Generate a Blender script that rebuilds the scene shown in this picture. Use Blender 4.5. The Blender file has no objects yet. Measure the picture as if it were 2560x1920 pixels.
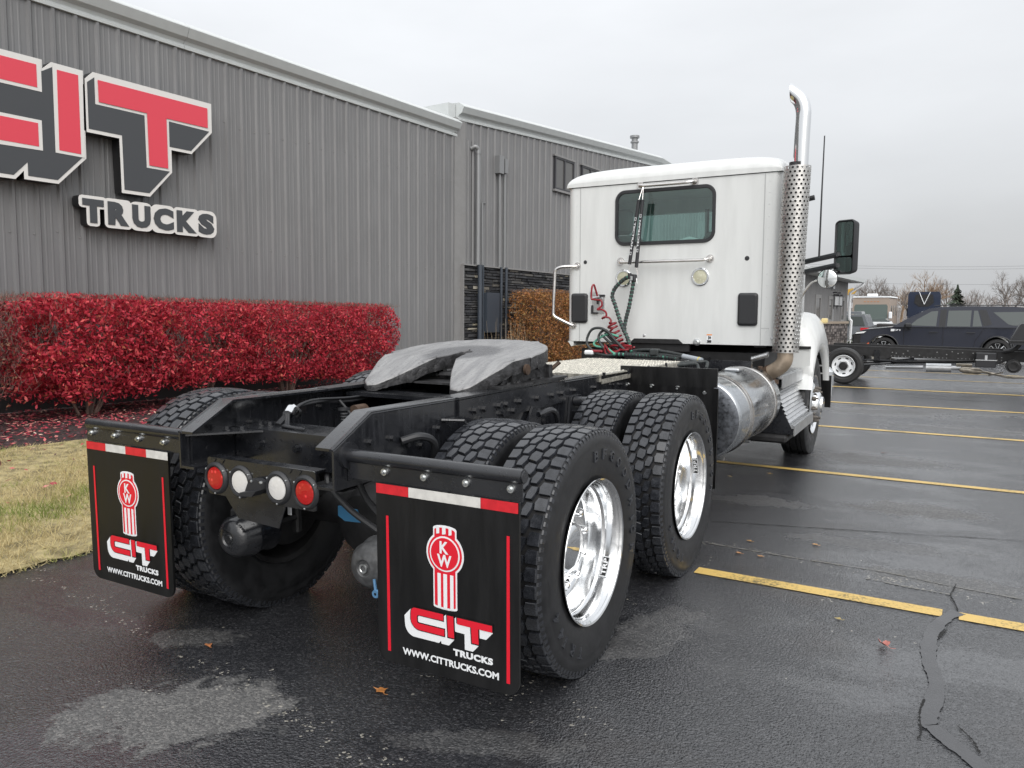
import bpy, bmesh, math, random
import numpy as np
from mathutils import Vector, Matrix
random.seed(7); rng = np.random.default_rng(7)
PI = math.pi
SC = bpy.context.scene
COL = SC.collection

# ------------------------------------------------------------------ camera
CAM_H, YAW, PITCH, ROLL, FPX = 1.534, .5183, .1023, -.0008, 1925.6
cd = bpy.data.cameras.new('camera'); cam = bpy.data.objects.new('camera', cd); COL.objects.link(cam); SC.camera = cam
cd.sensor_fit = 'HORIZONTAL'; cd.sensor_width = 36.0; cd.lens = 36.0*FPX/2560; cd.clip_start = .05; cd.clip_end = 2000
_f = Vector((-math.sin(YAW)*math.cos(PITCH), math.cos(YAW)*math.cos(PITCH), -math.sin(PITCH)))
_r = Vector((math.cos(YAW), math.sin(YAW), 0)); _u = _r.cross(_f)
_c, _s = math.cos(ROLL), math.sin(ROLL)
_r, _u = _c*_r+_s*_u, -_s*_r+_c*_u
cam.matrix_world = Matrix(((_r.x, _u.x, -_f.x, 0), (_r.y, _u.y, -_f.y, 0), (_r.z, _u.z, -_f.z, CAM_H), (0, 0, 0, 1)))

# ------------------------------------------------------------------ sky, sun, exposure
SUN_EL, SUN_AZ = math.radians(44), math.radians(140)      # high and behind the photographer, wholly behind cloud
W = bpy.data.worlds.new('World'); SC.world = W; W.use_nodes = True
nt = W.node_tree; N = nt.nodes; L = nt.links; N.clear()
out = N.new('ShaderNodeOutputWorld')
sky = N.new('ShaderNodeTexSky'); sky.sky_type = 'NISHITA'; sky.sun_disc = False
sky.sun_elevation = SUN_EL; sky.sun_rotation = SUN_AZ; sky.dust_density = 6; sky.air_density = 1
hs = N.new('ShaderNodeHueSaturation'); hs.inputs['Saturation'].default_value = .3; L.new(sky.outputs[0], hs.inputs['Color'])
b1 = N.new('ShaderNodeBackground'); b1.inputs['Strength'].default_value = .05; L.new(hs.outputs[0], b1.inputs['Color'])
tc = N.new('ShaderNodeTexCoord')
sep = N.new('ShaderNodeSeparateXYZ'); L.new(tc.outputs['Generated'], sep.inputs[0])
mp = N.new('ShaderNodeMapping'); mp.inputs['Scale'].default_value = (1.6, 1.6, 5.0); L.new(tc.outputs['Generated'], mp.inputs[0])
n1 = N.new('ShaderNodeTexNoise'); n1.inputs['Scale'].default_value = 1.5; n1.inputs['Detail'].default_value = 6; n1.inputs['Roughness'].default_value = .52
L.new(mp.outputs[0], n1.inputs['Vector'])
el = N.new('ShaderNodeMapRange'); el.interpolation_type = 'SMOOTHSTEP'
el.inputs['From Min'].default_value = -.05; el.inputs['From Max'].default_value = .85; el.inputs['To Min'].default_value = .48; el.inputs['To Max'].default_value = .88
L.new(sep.outputs['Z'], el.inputs['Value'])
cr = N.new('ShaderNodeMapRange'); cr.inputs['From Min'].default_value = .35; cr.inputs['From Max'].default_value = .68; cr.inputs['To Min'].default_value = .92; cr.inputs['To Max'].default_value = 1.04
L.new(n1.outputs['Fac'], cr.inputs['Value'])
dt = N.new('ShaderNodeVectorMath'); dt.operation = 'DOT_PRODUCT'; dt.inputs[1].default_value = (-.80, .45, .35); L.new(tc.outputs['Generated'], dt.inputs[0])
az = N.new('ShaderNodeMapRange'); az.inputs['From Min'].default_value = -.2; az.inputs['From Max'].default_value = 1; az.inputs['To Min'].default_value = .93; az.inputs['To Max'].default_value = 1.03
L.new(dt.outputs['Value'], az.inputs['Value'])
m1 = N.new('ShaderNodeMath'); m1.operation = 'MULTIPLY'; L.new(el.outputs[0], m1.inputs[0]); L.new(cr.outputs[0], m1.inputs[1])
m2 = N.new('ShaderNodeMath'); m2.operation = 'MULTIPLY'; L.new(m1.outputs[0], m2.inputs[0]); L.new(az.outputs[0], m2.inputs[1])
b2 = N.new('ShaderNodeBackground'); b2.inputs['Color'].default_value = (.955, .975, 1, 1); L.new(m2.outputs[0], b2.inputs['Strength'])
ad = N.new('ShaderNodeAddShader'); L.new(b1.outputs[0], ad.inputs[0]); L.new(b2.outputs[0], ad.inputs[1]); L.new(ad.outputs[0], out.inputs[0])
sl = bpy.data.lights.new('sun', 'SUN'); so = bpy.data.objects.new('sun', sl); COL.objects.link(so)
sl.energy = 1.5; sl.angle = math.radians(70); sl.color = (1, .98, .95)
so.rotation_euler = (PI/2-SUN_EL, 0, -SUN_AZ+PI)          # light comes from azimuth SUN_AZ (clockwise from +Y)
vs = SC.view_settings; vs.view_transform = 'Standard'; vs.look = 'None'; vs.gamma = 1; vs.use_curve_mapping = False; vs.exposure = .27

# ------------------------------------------------------------------ mesh helpers
def V(*a): return Vector(a)
class MB:
    """collects shapes, then becomes ONE mesh object"""
    def __init__(s): s.v = []; s.f = []; s.m = []; s.cur = 0
    def mat(s, i): s.cur = i; return s
    def add(s, vs_, fs):
        o = len(s.v); s.v += [tuple(p) for p in vs_]; s.f += [tuple(i+o for i in f) for f in fs]; s.m += [s.cur]*len(fs); return s
    def merge(s, other, fn=lambda p: p):
        o = len(s.v); s.v += [tuple(fn(p)) for p in other.v]; s.f += [tuple(i+o for i in f) for f in other.f]; s.m += list(other.m); return s
    def xf(s, fn): s.v = [tuple(fn(p)) for p in s.v]; return s
    def box(s, a, b, c=0):
        a = [min(p, q) for p, q in zip(a, b)], [max(p, q) for p, q in zip(a, b)]; lo, hi = a
        if c <= 0:
            v = [(x, y, z) for z in (lo[2], hi[2]) for y in (lo[1], hi[1]) for x in (lo[0], hi[0])]
            return s.add(v, [(0, 2, 3, 1), (4, 5, 7, 6), (0, 1, 5, 4), (2, 6, 7, 3), (0, 4, 6, 2), (1, 3, 7, 5)])
        c = min(c, min(hi[i]-lo[i] for i in range(3))*.49)
        idx = {}; v = []
        for sx in (0, 1):
            for sy in (0, 1):
                for sz in (0, 1):
                    for ax in range(3):
                        p = [(lo, hi)[sx][0], (lo, hi)[sy][1], (lo, hi)[sz][2]]
                        for k, sg in enumerate((sx, sy, sz)):
                            if k != ax: p[k] += -c if sg else c
                        idx[sx, sy, sz, ax] = len(v); v.append(p)
        f = []
        for ax in range(3):
            for sg in (0, 1):
                o = [(0, 0), (1, 0), (1, 1), (0, 1)]; q = []
                for (p0, p1) in o:
                    k = [0, 0, 0]; k[ax] = sg; k[(ax+1) % 3] = p0; k[(ax+2) % 3] = p1; q.append(idx[(*k, ax)])
                f.append(q if sg else q[::-1])
        for ax in range(3):
            a1, a2 = (ax+1) % 3, (ax+2) % 3
            for s1 in (0, 1):
                for s2 in (0, 1):
                    k0 = [0]*3; k0[a1] = s1; k0[a2] = s2; k1 = list(k0); k1[ax] = 1
                    f.append((idx[(*k0, a1)], idx[(*k1, a1)], idx[(*k1, a2)], idx[(*k0, a2)]))
        for sx in (0, 1):
            for sy in (0, 1):
                for sz in (0, 1): f.append(tuple(idx[sx, sy, sz, ax] for ax in range(3)))
        return s.add(v, f)
    def prism(s, poly, axis, d0, d1):
        mk = {'x': lambda d, p: (d, p[0], p[1]), 'y': lambda d, p: (p[0], d, p[1]), 'z': lambda d, p: (p[0], p[1], d)}[axis]
        n = len(poly); v = [mk(d0, p) for p in poly]+[mk(d1, p) for p in poly]
        return s.add(v, [tuple(range(n))[::-1], tuple(range(n, 2*n))]+[(i, (i+1) % n, n+(i+1) % n, n+i) for i in range(n)])
    def poly(s, pts): return s.add(pts, [tuple(range(len(pts)))])
    def tube(s, path, r, n=8, cap=True):
        P = [Vector(p) for p in path]; R = r if isinstance(r, (list, tuple)) else [r]*len(P)
        t0 = (P[1]-P[0]).normalized(); a = Vector((0, 0, 1)) if abs(t0.z) < .9 else Vector((1, 0, 0))
        nrm = t0.cross(a).normalized(); v = []; f = []
        for i, p in enumerate(P):
            t = (P[min(i+1, len(P)-1)]-P[max(i-1, 0)]).normalized()
            nrm = (nrm-t*nrm.dot(t)).normalized(); b = t.cross(nrm)
            v += [p+(nrm*math.cos(2*PI*k/n)+b*math.sin(2*PI*k/n))*R[i] for k in range(n)]
        for i in range(len(P)-1):
            for k in range(n): f.append((i*n+k, i*n+(k+1) % n, (i+1)*n+(k+1) % n, (i+1)*n+k))
        if cap: f += [tuple(range(n))[::-1], tuple(range((len(P)-1)*n, len(P)*n))]
        return s.add(v, f)
    def lathe(s, prof, c=(0, 0, 0), axis='x', n=32, closed=False):
        """prof: (along, radius)"""
        v = []; f = []; m = len(prof)
        for k in range(n):
            ca, sa = math.cos(2*PI*k/n), math.sin(2*PI*k/n)
            for (d, r) in prof:
                q = {'x': (d, r*ca, r*sa), 'y': (r*ca, d, r*sa), 'z': (r*ca, r*sa, d)}[axis]
                v.append((c[0]+q[0], c[1]+q[1], c[2]+q[2]))
        for k in range(n):
            k2 = (k+1) % n
            for i in range(m if closed else m-1):
                j = (i+1) % m; f.append((k*m+i, k2*m+i, k2*m+j, k*m+j))
        return s.add(v, f)
    def cyl(s, p0, p1, r, n=12): return s.tube([p0, p1], r, n)
    def bolt(s, p, d, r=.011, h=.012):
        p = Vector(p); d = Vector(d).normalized(); s.tube([p, p+d*.003], r*1.45, 10); return s.tube([p+d*.003, p+d*(h+.003)], r, 6)
    def grid(s, rows):
        m = len(rows[0]); v = [p for r in rows for p in r]
        return s.add(v, [(i*m+j, i*m+j+1, (i+1)*m+j+1, (i+1)*m+j) for i in range(len(rows)-1) for j in range(m-1)])

OFF = {}
def finish(me, angle=35, recalc=False, weld=False):
    if recalc or weld:
        bm = bmesh.new(); bm.from_mesh(me)
        if weld: bmesh.ops.remove_doubles(bm, verts=bm.verts, dist=1e-5)
        if recalc: bmesh.ops.recalc_face_normals(bm, faces=bm.faces)
        bm.to_mesh(me); bm.free()
    if angle:
        me.shade_smooth()
        try: me.set_sharp_from_angle(angle=math.radians(angle))
        except Exception: pass
def tag(o, label=None, cat=None, group=None, kind=None):
    for k, v in (('label', label), ('category', cat), ('group', group), ('kind', kind)):
        if v: o[k] = v
    return o
def empty(name, loc=(0, 0, 0), parent=None, local=False):
    """an Empty at a thing's base; with local=True its children are modelled round (0,0,0)"""
    o = bpy.data.objects.new(name, None); COL.objects.link(o); o.empty_display_size = .2
    if parent: o.parent = parent; o.location = Vector(loc)-OFF[parent]
    else: o.location = loc
    OFF[o] = Vector((0, 0, 0)) if local else Vector(loc); return o
def obj(name, mb, mats, parent=None, angle=35, recalc=True, weld=False, origin=None):
    if not isinstance(mats, (list, tuple)): mats = [mats]
    if parent is not None: off = OFF[parent]
    elif origin is not None: off = Vector(origin)
    else:
        A = np.array(mb.v); off = Vector(((A[:, 0].min()+A[:, 0].max())/2, (A[:, 1].min()+A[:, 1].max())/2, A[:, 2].min()))
    me = bpy.data.meshes.new(name)
    me.from_pydata([(p[0]-off.x, p[1]-off.y, p[2]-off.z) for p in mb.v], [], mb.f)
    for m in mats: me.materials.append(m)
    if len(mats) > 1: me.polygons.foreach_set('material_index', mb.m)
    finish(me, angle, recalc, weld)
    o = bpy.data.objects.new(name, me); COL.objects.link(o); OFF[o] = off
    if parent is not None: o.parent = parent
    else: o.location = off
    return o
def raw(name, verts, faces, mats, parent=None, mi=None, kind=None):
    """numpy arrays of verts (n,3) and equal-sized faces (m,k): foliage, grass, leaves"""
    off = OFF[parent] if parent is not None else Vector((0, 0, 0))
    me = bpy.data.meshes.new(name); verts = np.asarray(verts, np.float32)-np.array(off, np.float32); faces = np.asarray(faces, np.int32)
    k = faces.shape[1]; me.vertices.add(len(verts)); me.vertices.foreach_set('co', verts.ravel())
    me.loops.add(faces.size); me.loops.foreach_set('vertex_index', faces.ravel())
    me.polygons.add(len(faces)); me.polygons.foreach_set('loop_start', np.arange(0, faces.size, k, dtype=np.int32))
    for m in (mats if isinstance(mats, (list, tuple)) else [mats]): me.materials.append(m)
    if mi is not None: me.polygons.foreach_set('material_index', np.asarray(mi, np.int32))
    me.update(calc_edges=True); me.validate()
    o = bpy.data.objects.new(name, me); COL.objects.link(o); OFF[o] = off
    if parent is not None: o.parent = parent
    if kind: o['kind'] = kind
    return o
def copy_tree(o, parent=None, mw=None, **props):
    c = o.copy(); COL.objects.link(c); OFF[c] = OFF.get(o, Vector())
    if parent is not None: c.parent = parent
    if mw is not None: c.matrix_basis = mw
    for k, v in props.items(): c[k] = v
    for ch in list(o.children): copy_tree(ch, c)
    return c
def bolt_objs(name, specs, m, parent, r=.012, h=.016):
    """each bolt its own object on one shared mesh"""
    mb = MB(); mb.bolt((0, 0, 0), (0, 0, 1), r, h); first = None
    for p, d in specs:
        q = Vector((0, 0, 1)).rotation_difference(Vector(d).normalized()); mw = Matrix.Translation(Vector(p)-OFF[parent]) @ q.to_matrix().to_4x4()
        if first is None:
            off = OFF[parent]; OFF[parent] = Vector((0, 0, 0)); first = obj(name, mb, m, parent); OFF[parent] = off; first.matrix_basis = mw
        else: o = first.copy(); COL.objects.link(o); o.parent = parent; o.matrix_basis = mw
def repeat(name, mb, mats, parent, mats_list, **k):
    """alike pieces round a hub: one mesh, many objects"""
    off = OFF[parent]; OFF[parent] = Vector((0, 0, 0)); first = obj(name, mb, mats, parent, **k); OFF[parent] = off
    for i, mw in enumerate(mats_list):
        o = first if i == 0 else first.copy()
        if i: COL.objects.link(o); o.parent = parent
        o.matrix_basis = mw
def rrect(cx, cz, w, h, r, n=5):
    if not isinstance(r, (list, tuple)): r = [r]*4
    pts = []
    for (sx, sz, a0), rr in zip(((1, 1, 0), (-1, 1, 90), (-1, -1, 180), (1, -1, 270)), r):
        for i in range(n+1):
            a = math.radians(a0+90*i/n); pts.append((cx+sx*(w/2-rr)+rr*math.cos(a), cz+sz*(h/2-rr)+rr*math.sin(a)))
    return pts
def smooth(path, k=6):
    P = [Vector(p) for p in path]; Q = [P[0]*2-P[1]]+P+[P[-1]*2-P[-2]]; o = []
    for i in range(1, len(Q)-2):
        a, b, c, d = Q[i-1:i+3]
        for j in range(k):
            t = j/k; o.append(.5*((2*b)+(c-a)*t+(2*a-5*b+4*c-d)*t*t+(3*b-a-3*c+d)*t**3))
    return o+[P[-1]]
def text(s, bold=.0, extrude=0, align='LEFT', space=1.0):
    """flat lettering as (verts, faces) with its height 1 = cap height"""
    cu = bpy.data.curves.new('t', 'FONT'); cu.body = s; cu.offset = bold; cu.extrude = extrude; cu.resolution_u = 3; cu.space_character = space
    o = bpy.data.objects.new('t', cu); COL.objects.link(o); bpy.context.view_layer.update()
    me = bpy.data.meshes.new_from_object(o); vv = np.array([v.co for v in me.vertices]); ff = [tuple(p.vertices) for p in me.polygons]
    bpy.data.objects.remove(o); bpy.data.curves.remove(cu); bpy.data.meshes.remove(me)
    return vv, ff
def text_fit(mb, s, x0, x1, y0, y1, place, bold=.0, extrude=0, space=1.0):
    v, f = text(s, bold, extrude, space=space); lo = v.min(0); hi = v.max(0)
    P = [place(x0+(p[0]-lo[0])/(hi[0]-lo[0])*(x1-x0), y0+(p[1]-lo[1])/(hi[1]-lo[1])*(y1-y0), p[2]) for p in v]
    return mb.add(P, f)

# ------------------------------------------------------------------ materials
class NT:
    def __init__(s, m): s.t = m.node_tree; s.n = s.t.nodes; s.l = s.t.links
    def new(s, typ, **k):
        n = s.n.new('ShaderNode'+typ)
        for a, b in k.items():
            if hasattr(n, a): setattr(n, a, b)
            else: n.inputs[a].default_value = b
        return n
    def put(s, n, **k):
        for a, b in k.items():
            a = a.replace('_', ' ')
            if isinstance(b, bpy.types.NodeSocket): s.l.new(b, n.inputs[a])
            else: n.inputs[a].default_value = b
        return n
    def coord(s, kind='Object', scale=(1, 1, 1), loc=(0, 0, 0)):
        t = s.new('TexCoord'); m = s.new('Mapping'); m.inputs['Scale'].default_value = scale; m.inputs['Location'].default_value = loc; s.l.new(t.outputs[kind], m.inputs[0]); return m.outputs[0]
    def noise(s, vec, scale, detail=4, rough=.5, dist=0):
        n = s.new('TexNoise'); s.l.new(vec, n.inputs['Vector']); s.put(n, Scale=scale, Detail=detail, Roughness=rough, Distortion=dist); return n.outputs['Fac']
    def vor(s, vec, scale, feature='F1', out='Distance'):
        n = s.new('TexVoronoi', feature=feature); s.l.new(vec, n.inputs['Vector']); n.inputs['Scale'].default_value = scale; return n.outputs[out]
    def rng(s, val, a, b, c, d, smooth=True):
        n = s.new('MapRange'); n.interpolation_type = 'SMOOTHSTEP' if smooth else 'LINEAR'; s.l.new(val, n.inputs['Value'])
        for k, x in zip(('From Min', 'From Max', 'To Min', 'To Max'), (a, b, c, d)): n.inputs[k].default_value = x
        return n.outputs[0]
    def mix(s, fac, a, b):
        n = s.new('Mix', data_type='RGBA'); 
        for sock, x in ((n.inputs[0], fac), (n.inputs[6], a), (n.inputs[7], b)):
            if isinstance(x, bpy.types.NodeSocket): s.l.new(x, sock)
            else: sock.default_value = x if not isinstance(x, tuple) else (*x, 1)[:4]
        return n.outputs[2]
    def fmix(s, fac, a, b):
        n = s.new('Mix', data_type='FLOAT')
        for sock, x in ((n.inputs[0], fac), (n.inputs[2], a), (n.inputs[3], b)):
            if isinstance(x, bpy.types.NodeSocket): s.l.new(x, sock)
            else: sock.default_value = x
        return n.outputs[0]
    def math(s, op, a, b=0, clamp=False):
        n = s.new('Math', operation=op); n.use_clamp = clamp
        for sock, x in zip(n.inputs, (a, b)):
            if isinstance(x, bpy.types.NodeSocket): s.l.new(x, sock)
            else: sock.default_value = x
        return n.outputs[0]
    def ramp(s, fac, stops):
        n = s.new('ValToRGB'); s.l.new(fac, n.inputs[0]); e = n.color_ramp.elements
        while len(e) < len(stops): e.new(.5)
        for q, (p, c) in zip(e, stops): q.position = p; q.color = (*c, 1)
        return n.outputs[0]
    def bump(s, h, strength, dist, normal=None):
        n = s.new('Bump'); n.inputs['Strength'].default_value = strength; n.inputs['Distance'].default_value = dist; s.l.new(h, n.inputs['Height'])
        if normal is not None: s.l.new(normal, n.inputs['Normal'])
        return n.outputs[0]
def base(name):
    m = bpy.data.materials.new(name); m.use_nodes = True; t = NT(m); return m, t, t.n['Principled BSDF']
def mat(name, col, rough=.5, metal=0, var=.0, vscale=6, bump=0, bscale=200, bdist=.002, coat=0, rvar=0, spec=.5, emit=None, stretch=(1, 1, 1)):
    m, t, p = base(name)
    p.inputs['Base Color'].default_value = (*col, 1); p.inputs['Roughness'].default_value = rough; p.inputs['Metallic'].default_value = metal
    p.inputs['Coat Weight'].default_value = coat; p.inputs['Coat Roughness'].default_value = .05; p.inputs['Specular IOR Level'].default_value = spec
    if var or rvar or bump: co = t.coord('Object', stretch)
    if var or rvar: nz = t.noise(co, vscale, 6, .6)
    if var: t.l.new(t.mix(t.rng(nz, .3, .7, 0, 1), tuple(c*(1-var) for c in col), tuple(min(1, c*(1+var)) for c in col)), p.inputs['Base Color'])
    if rvar: t.l.new(t.rng(nz, .3, .7, max(.02, rough-rvar), rough+rvar), p.inputs['Roughness'])
    if bump: t.l.new(t.bump(t.noise(co, bscale, 3, .6), bump, bdist), p.inputs['Normal'])
    return m
def wetmat(name, col, rough, drop=.5, dscale=140, var=.3, metal=0, streak=False):
    """painted steel with rain beads standing on it and streaks"""
    m, t, p = base(name); co = t.coord()
    nz = t.noise(t.coord('Object', (9, 9, 1.2)) if streak else co, 5, 6, .65)
    t.l.new(t.mix(t.rng(nz, .3, .75, 0, 1), tuple(c*(1-var) for c in col), tuple(c*(1+var)+.004 for c in col)), p.inputs['Base Color'])
    t.l.new(t.rng(nz, .3, .7, rough*.7, rough*1.5), p.inputs['Roughness']); p.inputs['Metallic'].default_value = metal; p.inputs['Specular IOR Level'].default_value = .6; p.inputs['Coat Weight'].default_value = .45; p.inputs['Coat Roughness'].default_value = .14
    d = t.vor(co, dscale, 'SMOOTH_F1'); n = t.noise(co, dscale*.35, 2)
    h = t.math('MULTIPLY', t.rng(d, 0, .38, 1, 0), t.rng(n, .5, .62, 0, 1))
    t.l.new(t.bump(h, drop, .003), p.inputs['Normal']); return m
def islands(name, stops, rough=.6, trans=0, spec=.3, both=True, nscale=0, nfac=.5):
    """each leaf, blade or stone its own tone"""
    m, t, p = base(name); g = t.new('NewGeometry'); oi = t.new('ObjectInfo')
    r = t.math('FRACT', t.math('ADD', g.outputs['Random Per Island'], oi.outputs['Random']))
    if nscale:
        nz = t.rng(t.noise(t.coord(), nscale, 3), .3, .7, 0, 1); r = t.fmix(nfac, r, nz)
    c = t.ramp(r, stops); t.l.new(c, p.inputs['Base Color']); p.inputs['Roughness'].default_value = rough; p.inputs['Specular IOR Level'].default_value = spec
    if trans:
        tr = t.new('BsdfTranslucent'); t.l.new(c, tr.inputs[0]); mx = t.new('MixShader'); mx.inputs[0].default_value = trans
        t.l.new(p.outputs[0], mx.inputs[1]); t.l.new(tr.outputs[0], mx.inputs[2]); t.l.new(mx.outputs[0], t.n['Material Output'].inputs[0])
    return m
M = {}
M['black'] = wetmat('black_frame_paint', (.010, .011, .014), .24, .4, 120)
M['black_rail'] = wetmat('black_rail_paint', (.012, .013, .016), .20, .30, 110, streak=True)
M['black_dry'] = mat('black_chassis_dry', (.012, .012, .013), .6, var=.5, vscale=12)
M['plastic'] = mat('black_plastic', (.022, .023, .026), .5, bump=.15, bscale=500)
M['groove'] = mat('tyre_groove_shade', (.007, .007, .008), .7)  # same rubber, with the shade of the recess put into its colour
M['rubber'] = mat('tyre_rubber', (.015, .0155, .017), .40, var=.35, vscale=14, rvar=.12, bump=.12, bscale=300, bdist=.0015)
M['tread'] = mat('tyre_tread_wet', (.022, .024, .029), .22, var=.35, vscale=25, rvar=.1, bump=.1, bscale=220, bdist=.001, spec=.8)
M['flap'] = mat('flap_rubber', (.0065, .0065, .007), .36, var=.4, vscale=5, rvar=.08, stretch=(3, 3, .5))
M['white'] = mat('white_cab_paint', (.655, .67, .665), .25, coat=.4, var=.05, vscale=5, stretch=(1.6, 1.6, .22), bump=.25, bscale=1.6, bdist=.02)
M['whiteplain'] = mat('white_vinyl', (.78, .80, .82), .35)
M['red'] = mat('red_vinyl', (.68, .012, .03), .35)
M['reflred'] = mat('red_reflective_tape', (.58, .02, .03), .3, var=.12, vscale=30)
M['reflwhite'] = mat('white_reflective_tape', (.62, .61, .58), .35, var=.1, vscale=30)
M['chrome'] = mat('chrome', (.82, .83, .84), .05, 1)
M['alu'] = mat('polished_aluminium', (.80, .81, .82), .125, 1, rvar=.045, vscale=14)
M['aludull'] = mat('brushed_aluminium', (.62, .63, .64), .38, 1, var=.1, vscale=15)
M['nut'] = mat('weathered_steel', (.16, .145, .13), .5, .6, var=.3, vscale=30)
M['zinc'] = mat('zinc_bolt', (.72, .74, .74), .3, 1)
M['steel'] = mat('stainless_tube', (.72, .70, .68), .22, 1, var=.1, vscale=10)
M['glassred'] = None
M['hosered'] = mat('red_air_hose', (.22, .012, .02), .35, var=.2)
M['hosegreen'] = mat('green_cable', (.10, .33, .24), .4)
M['hoseblk'] = mat('black_hose_wrap', (.03, .035, .036), .55, var=.3, vscale=30)
M['grayhose'] = mat('grey_pipe', (.30, .33, .36), .5)
M['interior'] = mat('cab_interior', (.10, .115, .115), .7, var=.2)
# ---- special materials
def m_asphalt():
    m, t, p = base('wet_asphalt'); co = t.coord()
    big = t.noise(co, .55, 5, .55, .3); mid = t.noise(co, 2.1, 6, .62, .2); fine = t.noise(co, 11, 5, .65)
    dry = t.rng(t.math('ADD', t.math('MULTIPLY', big, .55), t.math('MULTIPLY', mid, .45)), .58, .70, 0, .3)
    wob = t.math('MULTIPLY', t.math('SUBTRACT', t.noise(co, 4.5, 6, .68, .6), .5), 2.6); wob2 = t.math('MULTIPLY', t.math('SUBTRACT', fine, .5), .7)
    # areas that have dried: (x, y, half length, half width, turn, how dry)
    for (x, y, a, b, rot, amt) in ((-2.48, 1.80, .40, .26, .63, 1.0), (-3.0, 2.25, .20, .10, .5, .55), (-1.18, 3.3, .40, .15, 1.25, .5), (-1.35, 2.18, .30, .08, .4, .35), (0.0, 4.80, .42, .15, .05, .7), (-.17, 6.42, .42, .22, .05, .75), (-.7, 12.2, .9, .5, .05, .6), (.25, 12.7, .9, .4, 0, .5), (-.55, 8.35, .6, .3, .05, .6), (-.35, 5.35, .5, .12, .1, .4), (.2, 10.9, .9, .3, 0, .5), (-1.25, 6.1, .35, .16, .1, .45)):
        mp = t.new('Mapping', vector_type='TEXTURE'); mp.inputs['Location'].default_value = (x, y, 0); mp.inputs['Rotation'].default_value = (0, 0, rot); mp.inputs['Scale'].default_value = (a, b, 1)
        t.l.new(co, mp.inputs[0]); ln = t.new('VectorMath', operation='LENGTH'); t.l.new(mp.outputs[0], ln.inputs[0])
        dry = t.math('MAXIMUM', dry, t.rng(t.math('ADD', t.math('ADD', ln.outputs['Value'], wob), wob2), .78, 1.15, amt, 0))
    film = t.math('MULTIPLY', t.rng(t.noise(t.coord('Object', (1, 2.2, 1), (3, 7, 0)), .8, 5, .55, .4), .46, .60, 0, 1), t.math('SUBTRACT', 1, dry))
    agg = t.new('SeparateColor'); t.l.new(t.vor(co, 105, 'F1', 'Color'), agg.inputs[0]); ags = t.vor(co, 105)
    wetc = t.ramp(agg.outputs[0], ((0, (.018, .019, .022)), (.6, (.030, .031, .035)), (1, (.058, .059, .064))))
    dryc = t.ramp(agg.outputs[0], ((0, (.058, .058, .058)), (.55, (.092, .092, .092)), (1, (.17, .166, .16))))
    c = t.mix(dry, wetc, dryc)
    st = t.rng(t.noise(t.coord('Object', (1, 1, 1), (11, 4, 0)), .9, 5, .6), .55, .70, 0, .55); c = t.mix(st, c, (.030, .024, .022))
    # pale stones showing along worn lines and in the dried spots
    sy = t.new('SeparateXYZ'); t.l.new(co, sy.inputs[0])
    near = None
    for (y0, sl) in ((1.63, -.17), (4.62, -.2), (8.9, 0)):
        d = t.math('ABSOLUTE', t.math('SUBTRACT', t.math('SUBTRACT', sy.outputs[1], t.math('MULTIPLY', sy.outputs[0], sl)), y0)); k = t.rng(t.math('ADD', d, t.math('MULTIPLY', t.math('SUBTRACT', mid, .5), .25)), .0, .10, 1, 0)
        near = k if near is None else t.math('MAXIMUM', near, k)
    cl = t.math('MAXIMUM', t.math('MULTIPLY', near, .9), t.rng(t.noise(t.coord('Object', (1, 1, 1), (5, 9, 0)), 1.6, 4, .65), .56, .72, 0, .6))
    spk = t.math('GREATER_THAN', t.math('ADD', agg.outputs[1], t.math('MULTIPLY', t.math('MULTIPLY', cl, t.rng(fine, .46, .62, 0, 1)), .16)), 1.0)
    c = t.mix(spk, c, (.30, .285, .25)); t.l.new(c, p.inputs['Base Color'])
    r = t.math('ADD', t.fmix(dry, .21, .78), t.math('MULTIPLY', t.math('SUBTRACT', fine, .5), .16)); t.l.new(t.fmix(film, r, .10), p.inputs['Roughness'])
    h = t.math('ADD', t.math('MULTIPLY', t.rng(ags, 0, .7, 1, 0), .35), t.noise(co, 78, 3, .55))
    bs = t.new('Bump'); bs.inputs['Distance'].default_value = .011; t.l.new(h, bs.inputs['Height']); t.l.new(t.fmix(film, .78, .26), bs.inputs['Strength'])
    t.l.new(bs.outputs[0], p.inputs['Normal']); p.inputs['Specular IOR Level'].default_value = .9; t.l.new(t.math('MULTIPLY', t.math('SUBTRACT', 1, dry), .75), p.inputs['Coat Weight']); p.inputs['Coat Roughness'].default_value = .20; p.inputs['Coat IOR'].default_value = 1.33
    bc = t.new('Bump'); bc.inputs['Distance'].default_value = .011; bc.inputs['Strength'].default_value = .34; t.l.new(h, bc.inputs['Height']); t.l.new(bc.outputs[0], p.inputs['Coat Normal']); return m
M['asphalt'] = m_asphalt()
def m_paint(name, col):
    m, t, p = base(name); co = t.coord()
    w = t.rng(t.math('ADD', t.math('MULTIPLY', t.noise(co, 70, 5, .7), .6), t.math('MULTIPLY', t.noise(co, 3, 4), .4)), .36, .50, 0, 1)
    t.l.new(t.mix(w, (.07, .06, .03), col), p.inputs['Base Color']); p.inputs['Roughness'].default_value = .42
    t.l.new(t.bump(t.noise(co, 150, 4, .65), .6, .004), p.inputs['Normal']); return m
M['yellow'] = m_paint('yellow_line_paint', (.62, .43, .13))
M['oldline'] = m_paint('worn_line_paint', (.15, .147, .14))
M['seal'] = mat('crack_sealant', (.062, .063, .067), .24, rvar=.08, vscale=6, bump=.35, bscale=90, bdist=.006)
M['crack'] = mat('open_crack', (.006, .006, .006), .8)
M['lawn'] = mat('lawn_soil', (.30, .25, .13), .9, var=.5, vscale=8, bump=.6, bscale=60, bdist=.02)
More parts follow.
